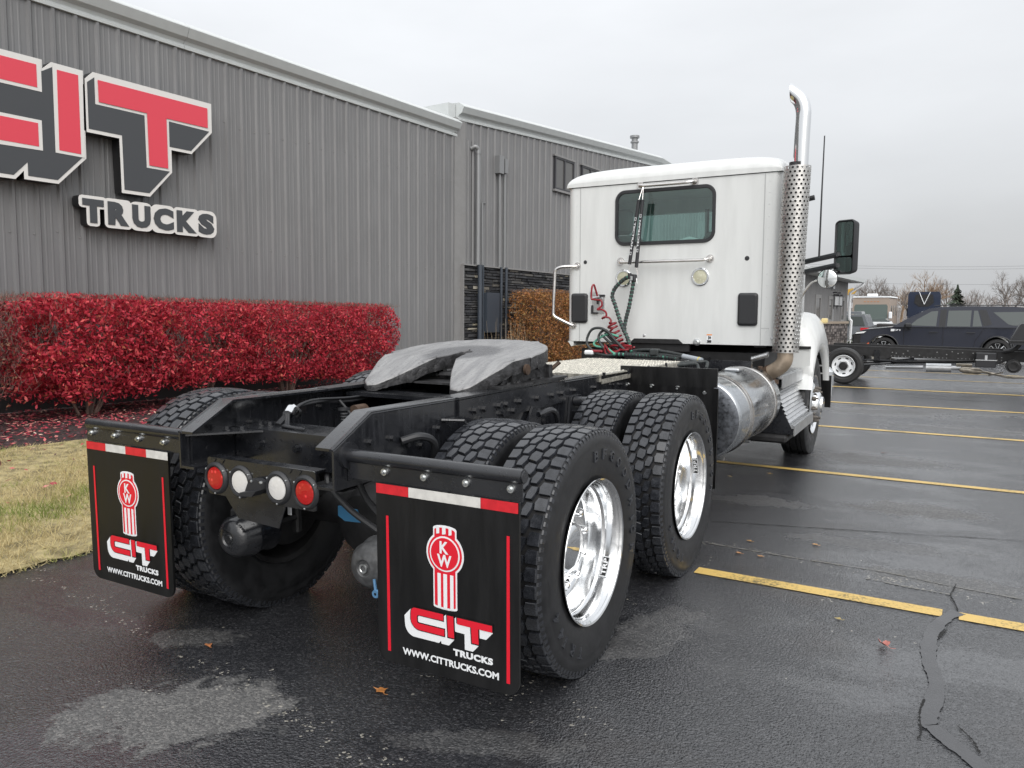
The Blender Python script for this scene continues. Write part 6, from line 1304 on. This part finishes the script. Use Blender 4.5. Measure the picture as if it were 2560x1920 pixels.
for y, k in ((.04, 0), (2.0, 0)):
    v += [Sp(x, z, (y+(.10*(z-1.17)/.72 if y < 1 else -.10*(z-1.17)/.72))) for x, z in gh]
mb.add(v, [tuple(range(n))[::-1], tuple(range(n, 2*n))]+[(i, (i+1) % n, n+(i+1) % n, n+i) for i in range(n)]); obj('cabin', mb, M['navy'], sv, angle=30)
def sidewin(poly, name='side_window', d=.006, m=None):
    mb = MB(); v = [Sp(x, z, .04+.10*(z-1.17)/.72-d) for x, z in poly]+[Sp(x, z, .04+.10*(z-1.17)/.72-.001) for x, z in poly]; n = len(poly)
    mb.add(v, [tuple(range(n)), tuple(range(n, 2*n))[::-1]]+[(i, (i+1) % n, n+(i+1) % n, n+i) for i in range(n)]); return obj(name, mb, m or M['carglass'], sv)
sidewin([(1.78, 1.24), (2.0, 1.45), (2.42, 1.72), (2.62, 1.74), (2.58, 1.22)]); sidewin([(2.90, 1.22), (2.93, 1.75), (3.60, 1.76), (3.58, 1.22)]); sidewin([(3.65, 1.22), (3.67, 1.75), (3.78, 1.75), (3.92, 1.23)]); sidewin([(4.22, 1.70), (4.65, 1.31), (4.78, 1.27), (5.25, 1.27), (5.25, 1.72)])
mb = MB(); mb.grid([[Sp(1.52, 1.365, .12), Sp(1.52, 1.365, 1.9)], [Sp(2.28, 1.793, .2), Sp(2.28, 1.793, 1.82)]]); mb.xf(lambda p: (p[0]-.012, p[1], p[2]+.012)); obj('windscreen', mb, M['carglass'], sv, recalc=False)
sidewin([(2.66, 1.20), (2.70, 1.78), (2.88, 1.79), (2.85, 1.20)], 'door_pillar', .004, M['plastic']); sidewin([(3.96, 1.22), (3.82, 1.77), (4.02, 1.77), (4.20, 1.30)], 'door_pillar', .004, M['plastic'])
def strip(name, pts, r, m): mb = MB(); mb.tube(pts, r, 6); return obj(name, mb, m, sv)
strip('roof_rail', [Sp(2.5, 1.90, .28), Sp(2.7, 1.93, .28), Sp(5.2, 1.93, .28), Sp(5.4, 1.88, .28)], .018, M['plastic'])
for (cx_, cz) in WB: strip('arch_trim', [Sp(x, z, .0) for x, z in archpts(cx_, .43, .475, 185, -5, 12)], .022, M['plastic'])
for x in (2.36, 2.80, 4.05):
    pts = [Sp(x, .40, .019), Sp(x, 1.17, .019)] if x < 4 else [Sp(4.0, 1.17, .019), Sp(3.75, .75, .019), Sp(3.72, .40, .019)]
    strip('door_gap', [tuple(np.array(p)+np.array((0, -.002, 0))) for p in (pts if x != 2.36 else [Sp(1.62, .5, .019), Sp(1.60, 1.17, .019)])], .006, M['black_dry'])
for x in (2.38, 3.48): mb = MB(); mb.box(Sp(x, 1.00, -.025), Sp(x+.26, 1.03, .018), .008); obj('door_handle', mb, M['plastic'], sv)
mb = MB(); mb.box(Sp(1.62, 1.15, -.22), Sp(1.84, 1.33, .05), .05); mb.box(Sp(1.72, 1.12, -.1), Sp(1.84, 1.17, .05), .01); obj('door_mirror', mb, M['plastic'], sv)
mb = MB(); mb.prism([(SX+.10, SZ+.98), (SX+.42, SZ+1.02), (SX+.34, SZ+.95), (SX+.06, SZ+.92)], 'y', SYY-.006, SYY+.03); obj('headlight', mb, M['whiteplain'], sv)
mb = MB(); mb.box(Sp(-.03, .45, .02), Sp(.24, .92, .4), .04); mb.box(Sp(.0, .32, .015), Sp(.46, .62, .3), .04); obj('grille', mb, M['black_dry'], sv)
mb = MB(); mb.prism([(SX+.40, SZ+.52), (SX+.50, SZ+.62), (SX+.56, SZ+.60), (SX+.44, SZ+.50)], 'y', SYY-.004, SYY+.01); obj('side_marker', mb, mat('orange_marker', (.62, .11, .03), .3), sv)
mb = MB(); text_fit(mb, 'Z71', SX+1.22, SX+1.50, SZ+1.045, SZ+1.10, lambda a, b, q: (a, SYY-.004, b), .04); mb.box(Sp(1.2, 1.03, -.002), Sp(1.3, 1.112, .003)); obj('wing_badge', mb, M['whiteplain'], sv, recalc=False)
mb = MB(); mb.box(Sp(1.55, .345, .0), Sp(3.85, .375, .02)); mb.box(Sp(.3, .3, .1), Sp(5.4, .42, 1.9)); obj('sill', mb, M['black_dry'], sv)
for cx_, cz in WB: car_wheel('wheel', (SX+cx_, SYY+.16, SZ+cz), .41, .28, sv); car_wheel('wheel', (SX+cx_, SYY+1.86, SZ+cz), .41, .28, sv, out=1)

# bare chassis with white steel wheels in front of it
ch = empty('cab_chassis', (.5, 17, 0)); tag(ch, 'bare black truck chassis with white steel wheel and exposed exhaust', 'truck')
YC = 16.22
def crail(y): 
    mb = MB(); mb.prism([(-2.15, .735), (1.0, .69), (3.2, .66), (3.2, .46), (.86, .50), (-1.2, .56), (-2.1, .62)], 'x', 0, 1) if 0 else mb.prism([(-2.15, .735), (1.0, .690), (3.2, .66), (3.2, .47), (.86, .505), (-1.2, .53), (-2.15, .60)], 'y', y, y+.09); return mb
fr = obj('frame_rail', crail(YC+.28), M['black_dry'], ch); obj('frame_rail', crail(YC+1.22), M['black_dry'], ch)
mb = MB(); rr = random.Random(9)
for k in range(30):
    x = -1.0+k*.062; mb.box((x, YC+.276, .543-.012*(x+1)), (x+.014, YC+.2795, .557-.012*(x+1))) if k % 9 < 7 else 0
for k in range(14): x, z = rr.uniform(-1.0, 1.0), rr.uniform(.56, .66); mb.box((x, YC+.275, z), (x+.02, YC+.2795, z+.018))
o = obj('bolt_heads', mb, M['conduit'], fr, recalc=False); o['kind'] = 'stuff'
for y, o_ in ((YC+.02, -1), (YC+1.72, 1)): car_wheel('wheel', (-1.80, y, .352), .352, .235, ch, False, M['whiteplain'], o_, .60)
for y, o_ in ((YC+.0, -1), (YC+1.72, 1)): car_wheel('wheel', (2.05, y, .352), .352, .235, ch, False, M['whiteplain'], o_, .60)
mb = MB(); mb.tube([(-1.8, YC+.1, .352), (-1.8, YC+1.6, .352)], .06, 10); mb.lathe([(-.2, 0), (-.1, .14), (.1, .14), (.2, 0)], (-1.8, YC+.87, .352), 'y', 16); mb.tube([(-1.75, YC+.87, .36), (.6, YC+.87, .48)], .04, 8); obj('rear_axle', mb, M['black_dry'], ch)
mb = MB(); mb.tube([(-1.42, YC+.3, .42), (-1.0, YC+.35, .44), (-.6, YC+.33, .50)], .03, 6); mb.tube([(-1.5, YC+.3, .36), (-.9, YC+.3, .42)], .025, 6); mb.prism([(-1.28, .66), (-1.20, .66), (-1.18, .46), (-1.30, .46)], 'y', YC+.24, YC+.27); mb.box((-1.5, YC+.28, .44), (-.7, YC+.33, .475), .01); mb.prism([(-1.0, .46), (-.55, .50), (-.55, .47), (-.95, .44)], 'y', YC+.2, YC+.3); obj('leaf_spring', mb, M['black'], ch)
mb = MB(); mb.tube([(-1.1, YC+.55, .30), (-.45, YC+.55, .335)], .032, 10); mb.tube([(-.40, YC+.55, .33), (.02, YC+.55, .335)], .085, 16); mb.tube([(.02, YC+.55, .34), (.18, YC+.55, .345)], .04, 10); obj('exhaust_silencer', mb, M['aludull'], ch)
mb = MB(); mb.tube([(.16, YC+.5, .32), (.24, YC+.5, .31), (.46, YC+.5, .30), (.52, YC+.5, .29)], [.035, .062, .062, .035], 14); mb.tube([(.1, YC+.55, .40), (.36, YC+.55, .40)], .03, 10); mb.tube(smooth([(.52, YC+.5, .29), (.75, YC+.5, .25), (.95, YC+.5, .21), (1.2, YC+.5, .22)], 4), .024, 8); mb.tube([(.62, YC+.45, .23), (.85, YC+.4, .30)], .015, 6); obj('exhaust_pipe', mb, mat('chassis_exhaust', (.42, .38, .32), .35, .8, var=.3, vscale=9), ch)
mb = MB(); mb.box((.40, YC+.10, .40), (.72, YC+.27, .66), .01); bx = obj('battery_box', mb, M['plastic'], ch); mb = MB(); mb.box((.40, YC+.09, .525), (.73, YC+.0995, .54)); mb.box((.54, YC+.088, .54), (.58, YC+.0985, .62)); obj('box_strap', mb, M['alu'], bx)
mb = MB(); mb.tube([(.98, YC+.02, .44), (.98, YC+.2, .44)], .12, 20); mb.lathe([(-.01, .05), (-.015, .08), (0, .1)], (.98, YC+.02, .44), 'y', 20); obj('air_tank', mb, M['black_dry'], ch)
mb = MB(); mb.tube(smooth([(.82, YC+.2, .70), (.95, YC+.2, .72), (1.05, YC+.2, .82), (1.08, YC+.2, 1.0), (1.2, YC+.2, 1.2)], 4), .04, 8); mb.prism([(.90, .90), (1.02, 1.17), (1.05, 1.20), (2.6, 1.25), (2.6, .82), (1.2, .82), (.90, .84)], 'y', YC-.15, YC+.15); mb.tube([(.88, YC-.16, .895), (1.4, YC-.16, .90)], .012, 6); obj('cab_fairing', mb, M['plastic'], ch)
mb = MB(); mb.box((1.25, YC-.05, .70), (3.3, YC+1.85, 1.35), .1); mb.prism([(1.35, 1.352), (1.4, 2.2), (2.5, 2.2), (2.95, 1.352)], 'y', YC+.05, YC+1.75); obj('cab', mb, M['whiteplain'], ch)

# motorhome, blue tractor, grey SUV, pickup, digger far behind
def at(x, y, z=0): return Vector((x, y, gz(x, y)+z))
def bprism(name, parent, poly, y0, y1, m, gx, gy, gzz): mb = MB(); mb.prism([(gx+a, gzz+b) for a, b in poly], 'y', gy+y0, gy+y1); return obj(name, mb, m, parent)
bx_, by_ = -6.45, 62; bz = gz(0, by_); rv = empty('motorhome', (bx_+1.2, by_+4, bz)); tag(rv, 'beige motorhome with wide windscreen parked beside the office', 'motorhome')
bprism('body', rv, [(0, .4), (2.45, .4), (2.45, 2.75), (2.38, 3.0), (.07, 3.0), (0, 2.75)], 0, 9, mat('motorhome_beige', (.33, .27, .225), .5), bx_, by_, bz)
bprism('windscreen', rv, [(.12, 1.25), (2.33, 1.25), (2.33, 2.35), (2.25, 2.48), (.2, 2.48), (.12, 2.35)], -.03, -.002, mat('motorhome_screen', (.13, .16, .15), .08), bx_, by_, bz)
bprism('bonnet', rv, [(.0, .5), (2.45, .5), (2.45, 1.15), (0, 1.15)], -.06, -.004, M['whiteplain'], bx_, by_, bz)
bprism('roof', rv, [(-.03, 2.98), (2.48, 2.98), (2.42, 3.08), (.03, 3.08)], -.05, 9.05, M['whiteplain'], bx_, by_, bz)
for k in range(5): bprism('clearance_lamp', rv, [(.75+.22*k, 2.66), (.87+.22*k, 2.66), (.87+.22*k, 2.70), (.75+.22*k, 2.70)], -.02, -.003, mat('amber_dim', (.5, .18, .05), .4), bx_, by_, bz)
for y in (1.6, 4.2, 6.5): mb = MB(); mb.box((bx_+2.452, by_+y, bz+1.6), (bx_+2.47, by_+y+.9, bz+2.4)); obj('side_window', mb, M['carglass'], rv)
mb = MB(); mb.box((bx_+2.42, by_-.2, bz+1.45), (bx_+2.64, by_+.05, bz+1.95), .05); obj('mirror', mb, M['whiteplain'], rv)
mb = MB(); mb.box((bx_+.8, by_+1.5, bz+3.081), (bx_+1.5, by_+2.3, bz+3.28), .05); obj('roof_vent', mb, M['whiteplain'], rv)
for y in (1.3, 6.8):
    for x in (.2, 2.25): mb = MB(); mb.tube([(bx_+x-.13, by_+y, bz+.42), (bx_+x+.13, by_+y, bz+.42)], .42, 20); obj('wheel', mb, M['tyre2'], rv)
tx_, ty_ = -3.2, 70; tz_ = gz(0, ty_); bt = empty('blue_tractor', (tx_+1.15, ty_+2, tz_)); tag(bt, 'dark blue sleeper truck with a pale V on its back panel', 'truck')
bl = mat('dark_blue_paint', (.012, .020, .045), .3, coat=.4)
bprism('sleeper', bt, [(.0, .9), (2.3, .9), (2.3, 3.35), (2.2, 3.62), (.1, 3.62), (0, 3.35)], 0, 2.6, bl, tx_, ty_, tz_)
bprism('rear_panel', bt, [(.45, 2.75), (.55, 3.40), (1.75, 3.40), (1.85, 2.75), (1.5, 2.45), (.8, 2.45)], -.05, -.003, M['black_dry'], tx_, ty_, tz_)
mb = MB(); mb.tube([(tx_+.78, ty_-.1, tz_+3.60), (tx_+1.17, ty_-.1, tz_+2.62)], .028, 6); mb.tube([(tx_+1.56, ty_-.1, tz_+3.60), (tx_+1.17, ty_-.1, tz_+2.62)], .028, 6); obj('v_trim', mb, M['whiteplain'], bt)
bprism('cab', bt, [(-.05, .8), (2.35, .8), (2.3, 2.3), (0, 2.3)], 2.61, 4.5, bl, tx_, ty_, tz_); bprism('frame', bt, [(.7, .6), (1.6, .6), (1.6, .9), (.7, .9)], -3, 2.6, M['black_dry'], tx_, ty_, tz_)
for s_ in (-.22, 2.3): mb = MB(); mb.box((tx_+s_, ty_+3.2, tz_+1.6), (tx_+s_+.22, ty_+3.5, tz_+2.3), .05); obj('mirror', mb, M['black_dry'], bt)
mb = MB(); mb.box((tx_+1.0, ty_-.03, tz_+1.9), (tx_+1.25, ty_-.004, tz_+2.05)); obj('work_lamp', mb, M['whiteplain'], bt)
for y in (-2.4, -1.0, 3.9):
    for x in (.25, 2.05): mb = MB(); mb.tube([(tx_+x-.25, ty_+y, tz_+.5), (tx_+x+.25, ty_+y, tz_+.5)], .5, 20); obj('wheel', mb, M['tyre2'], bt)
gx_, gy_ = -5.35, 41; gzz = gz(0, gy_); gs = empty('grey_suv', (gx_+.9, gy_+2, gzz)); tag(gs, 'silver grey SUV seen from behind beside the office downspout', 'car')
bprism('body', gs, [(.02, .35), (1.86, .35), (1.88, .7), (1.84, 1.05), (.04, 1.05), (0, .7)], 0, 4.4, M['silver'], gx_, gy_, gzz)
bprism('cabin', gs, [(.05, 1.051), (1.83, 1.051), (1.62, 1.62), (.26, 1.62)], .1, 3.0, M['silver'], gx_, gy_, gzz)
bprism('rear_window', gs, [(.22, 1.1), (1.66, 1.1), (1.52, 1.54), (.36, 1.54)], .06, .096, M['carglass'], gx_, gy_, gzz)
bprism('roof_box', gs, [(.3, 1.66), (1.5, 1.66), (1.45, 1.78), (.35, 1.78)], .3, 1.8, M['silver'], gx_, gy_, gzz)
for x in (.02, 1.48): bprism('tail_lamp', gs, [(x, .86), (x+.38, .90), (x+.38, 1.0), (x, 1.0)], -.03, -.003, M['reflred'], gx_, gy_, gzz)
for y in (.9, 3.5):
    for x in (.13, 1.75): mb = MB(); mb.tube([(gx_+x-.11, gy_+y, gzz+.35), (gx_+x+.11, gy_+y, gzz+.35)], .35, 20); obj('wheel', mb, M['tyre2'], gs)
px_, py_ = -3.55, 46; pz = gz(0, py_); pk = empty('pickup', (px_+2.6, py_+1, pz)); tag(pk, 'dark grey pickup bed seen behind the bonnet of the navy SUV', 'car')
bprism('body', pk, [(0, .5), (5.3, .5), (5.3, 1.0), (5.0, 1.1), (2.4, 1.12), (0, 1.16)], 0, 1.9, mat('dark_grey_paint', (.03, .028, .027), .4), px_, py_, pz); bprism('cabin', pk, [(2.5, 1.13), (4.6, 1.13), (4.0, 1.6), (2.7, 1.6)], .1, 1.8, M['carglass'], px_, py_, pz)
for x in (.9, 4.4):
    for y in (.12, 1.78): mb = MB(); mb.tube([(px_+x, py_+y-.12, pz+.38), (px_+x, py_+y+.12, pz+.38)], .38, 20); obj('wheel', mb, M['tyre2'], pk)
wx, wy = -5.15, 52; wz = gz(0, wy); wc = empty('white_car', (wx+.9, wy+2, wz)); tag(wc, 'white car whose bonnet shows in front of the motorhome windscreen', 'car')
bprism('body', wc, [(0, .3), (1.9, .3), (1.95, .8), (1.7, 1.22), (.25, 1.22), (0, .8)], 0, 4, M['whiteplain'], wx, wy, wz); bprism('cabin', wc, [(.2, 1.221), (1.7, 1.221), (1.5, 1.42), (.4, 1.42)], 1.4, 3.4, M['carglass'], wx, wy, wz)
for x in (.12, 1.8):
    for y in (.8, 3.3): mb = MB(); mb.tube([(wx+x-.11, wy+y, wz+.34), (wx+x+.11, wy+y, wz+.34)], .34, 16); obj('wheel', mb, M['tyre2'], wc)
dx_, dy_ = -8.3, 78; dz_ = gz(0, dy_); dg = empty('digger', (dx_, dy_, dz_)); tag(dg, 'yellow digger arm showing above the motorhome roof beside the eaves', 'digger')
ylw = mat('digger_yellow', (.55, .33, .06), .5)
mb = MB(); mb.prism([(dx_-1.6, dz_+3.3), (dx_+.3, dz_+3.75), (dx_+.45, dz_+4.1), (dx_+.1, dz_+4.25), (dx_-1.6, dz_+3.75)], 'y', dy_, dy_+.5); obj('boom', mb, ylw, dg); mb = MB(); mb.box((dx_-3, dy_-.5, dz_+1.2), (dx_-1, dy_+2, dz_+3.4), .1); obj('cab', mb, ylw, dg); mb = MB(); mb.box((dx_-3.6, dy_-1, dz_), (dx_+.2, dy_-.3, dz_+1), .2); mb.box((dx_-3.6, dy_+1.8, dz_), (dx_+.2, dy_+2.5, dz_+1), .2); obj('tracks', mb, M['tyre2'], dg)

# ------------------------------------------------------------------ trees
def bare_tree(h, seed, m, spread=.5, levels=5):
    r = random.Random(seed); tr, cr_ = MB(), MB(); fine = []
    def grow(p, d, ln, rad, lev):
        q = p+d*ln*.5+Vector((r.uniform(-1, 1), r.uniform(-1, 1), 0))*ln*.06; e = p+d*ln
        if lev >= levels-1: cr_.tube([p, e], [rad, rad*.5], 3, cap=False)
        elif lev == 0: tr.tube([p, q, e], [rad, rad*.85, rad*.7], 8, cap=False)
        else: cr_.tube([p, q, e], [rad, rad*.8, rad*.6], 4, cap=False)
        if lev < levels:
            for k in range(r.choice((3, 4)) if lev < levels-1 else 4):
                az_ = r.uniform(0, 2*PI); tilt = r.uniform(.25, .85)*(spread+.5)
                a = d.cross(Vector((math.cos(az_), math.sin(az_), .1))).normalized(); nd = (d*math.cos(tilt)+a*math.sin(tilt)+Vector((0, 0, .12))).normalized()
                st_ = p+d*ln*r.uniform(.55, 1.0); grow(st_, nd, ln*r.uniform(.58, .80), rad*.55, lev+1)
    grow(Vector((0, 0, 0)), Vector((0, 0, 1)), h*.30, h*.022, 0); root = empty('bare_tree', (0, 0, 0), local=True)
    k = h/max(v[2] for v in cr_.v); cr_.xf(lambda p: (p[0]*k, p[1]*k, p[2]*k)); tr.xf(lambda p: (p[0]*k, p[1]*k, p[2]*k))
    obj('trunk', tr, m, root, angle=60, recalc=False); obj('crown', cr_, m, root, angle=0, recalc=False); return root
G3 = 'bare trees along the far side of the lot'
protos = [bare_tree(9, 31, M['bark']), bare_tree(9, 32, M['bark2'], .35), bare_tree(9, 33, M['bark'], .6), bare_tree(9, 34, M['bark'], .4)]
def tag_tree(o, x, y, h, rot, label): o.matrix_basis = Matrix.Translation(at(x, y)) @ Matrix.Rotation(rot, 4, 'Z') @ Matrix.Scale(h/9, 4); tag(o, label, 'tree', G3)
used = set()
for i, (k, x, y, h, lab) in enumerate(((0, -10.3, 120, 7.6, 'bare tree rising above the left end of the motorhome roof'), (3, -8.0, 125, 6.4, 'low bare tree just right of the motorhome roof vent'), (1, -3.6, 120, 8.2, 'tall bare tree with orange twigs behind the blue tractor'), (1, -6.0, 118, 6.8, 'slim bare tree between motorhome and blue tractor, left one'), (3, -5.0, 112, 6.0, 'slim bare tree between motorhome and blue tractor, right one'), (0, -.9, 126, 7.6, 'bare tree just right of the blue tractor roof'), (2, 1.6, 128, 5.8, 'pale bare tree just right of the dark spruce'), (3, 3.4, 130, 6.0, 'thin bare tree midway between the spruce and the big spreading tree'), (2, 6.3, 118, 7.9, 'large spreading bare tree above the rear of the navy SUV'), (2, 9.2, 118, 7.2, 'bare tree cut by the right edge of the view'), (0, -12.5, 130, 7, 'bare tree mostly behind the office eaves'), (3, -1.9, 135, 7.0, 'faint bare tree behind the blue tractor roof, right of the orange one'))):
    o = protos[k] if k not in used else copy_tree(protos[k]); used.add(k); tag_tree(o, x, y, h, i*1.7, lab)
b = at(.35, 112); sp = empty('spruce_tree', b); tag(sp, 'dark green conical spruce among bare trees above the navy SUV', 'tree')
w = MB(); w.tube([b, b+Vector((0, 0, 5.9))], [.14, .02], 6); obj('trunk', w, M['bark'], sp)
r = random.Random(4); v = []
for k in range(1500):
    t = r.random()**.8; z = .5+5.3*t; R = 2.7*(1-t)**.9*r.uniform(.45, 1.05)*(.8+.2*math.sin(z*9)); a = r.uniform(0, 2*PI); c = b+Vector((R*math.cos(a), R*math.sin(a), z-.15*R)); i_ = b+Vector((R*.45*math.cos(a), R*.45*math.sin(a), z)); s_ = Vector((-math.sin(a), math.cos(a), 0))*.10
    v += [i_-s_*.4, i_+s_*.4, c+s_-Vector((0, 0, .07)), c-s_]
raw('crown', np.array([tuple(q) for q in v]), np.arange(len(v)).reshape(-1, 4), M['spruce'], sp, kind='stuff')
# far hedge-like wood behind everything
r = np.random.default_rng(3); n = 9000; x = r.uniform(-40, 60, n); y = r.uniform(150, 175, n); zz = np.array([gz(0, q) for q in y])+r.random(n)**1.6*(3.4+1.4*np.sin(x*.35)+.8*np.sin(x*.9)); L_ = r.uniform(.5, 1.6, n); d = r.normal(0, .22, (n, 2)); w_ = .03
p = np.stack([x, y, zz], 1); q = p+np.stack([d[:, 0]*L_, d[:, 1]*L_, L_], 1); dx = np.array([[w_, 0, 0]])
tag(raw('far_wood', np.stack([p-dx, p+dx, q+dx*.4, q-dx*.4], 1).reshape(-1, 3), np.arange(n*4).reshape(-1, 4), mat('far_twigs', (.34, .31, .30), .9), kind='stuff'))
# overhead lines with their poles
def pole(x, y, h):
    b = at(x, y); e = empty('utility_pole', b); tag(e, 'wooden utility pole past the trees beyond the '+('building' if x < 0 else 'right edge of the view'), 'pole', 'utility poles')
    w = MB(); w.tube([b, b+Vector((0, 0, h))], [.15, .1], 8); obj('post', w, M['bark'], e); w = MB(); w.box(b+Vector((-1.2, -.06, h-.7)), b+Vector((1.2, .06, h-.55))); obj('cross_arm', w, M['bark'], e)
pole(-34, 190, 13.5); pole(42, 168, 11.5)
G4 = 'overhead lines crossing the sky above the trees'
for k, (za, zb, lab) in enumerate(((13.4, 11.4, 'top one of two close overhead lines above the trees'), (12.9, 10.9, 'lower one of two close overhead lines above the trees'), (9.6, 8.2, 'single overhead line lowest of the three above the trees'))):
    a, c = at(-34, 190, za), at(42, 168, zb); w = MB(); w.tube([a.lerp(c, t)-Vector((0, 0, 1.2*4*t*(1-t))) for t in np.linspace(0, 1, 14)], .022, 4); tag(obj('power_line', w, M['conduit']), lab, 'cable', G4)
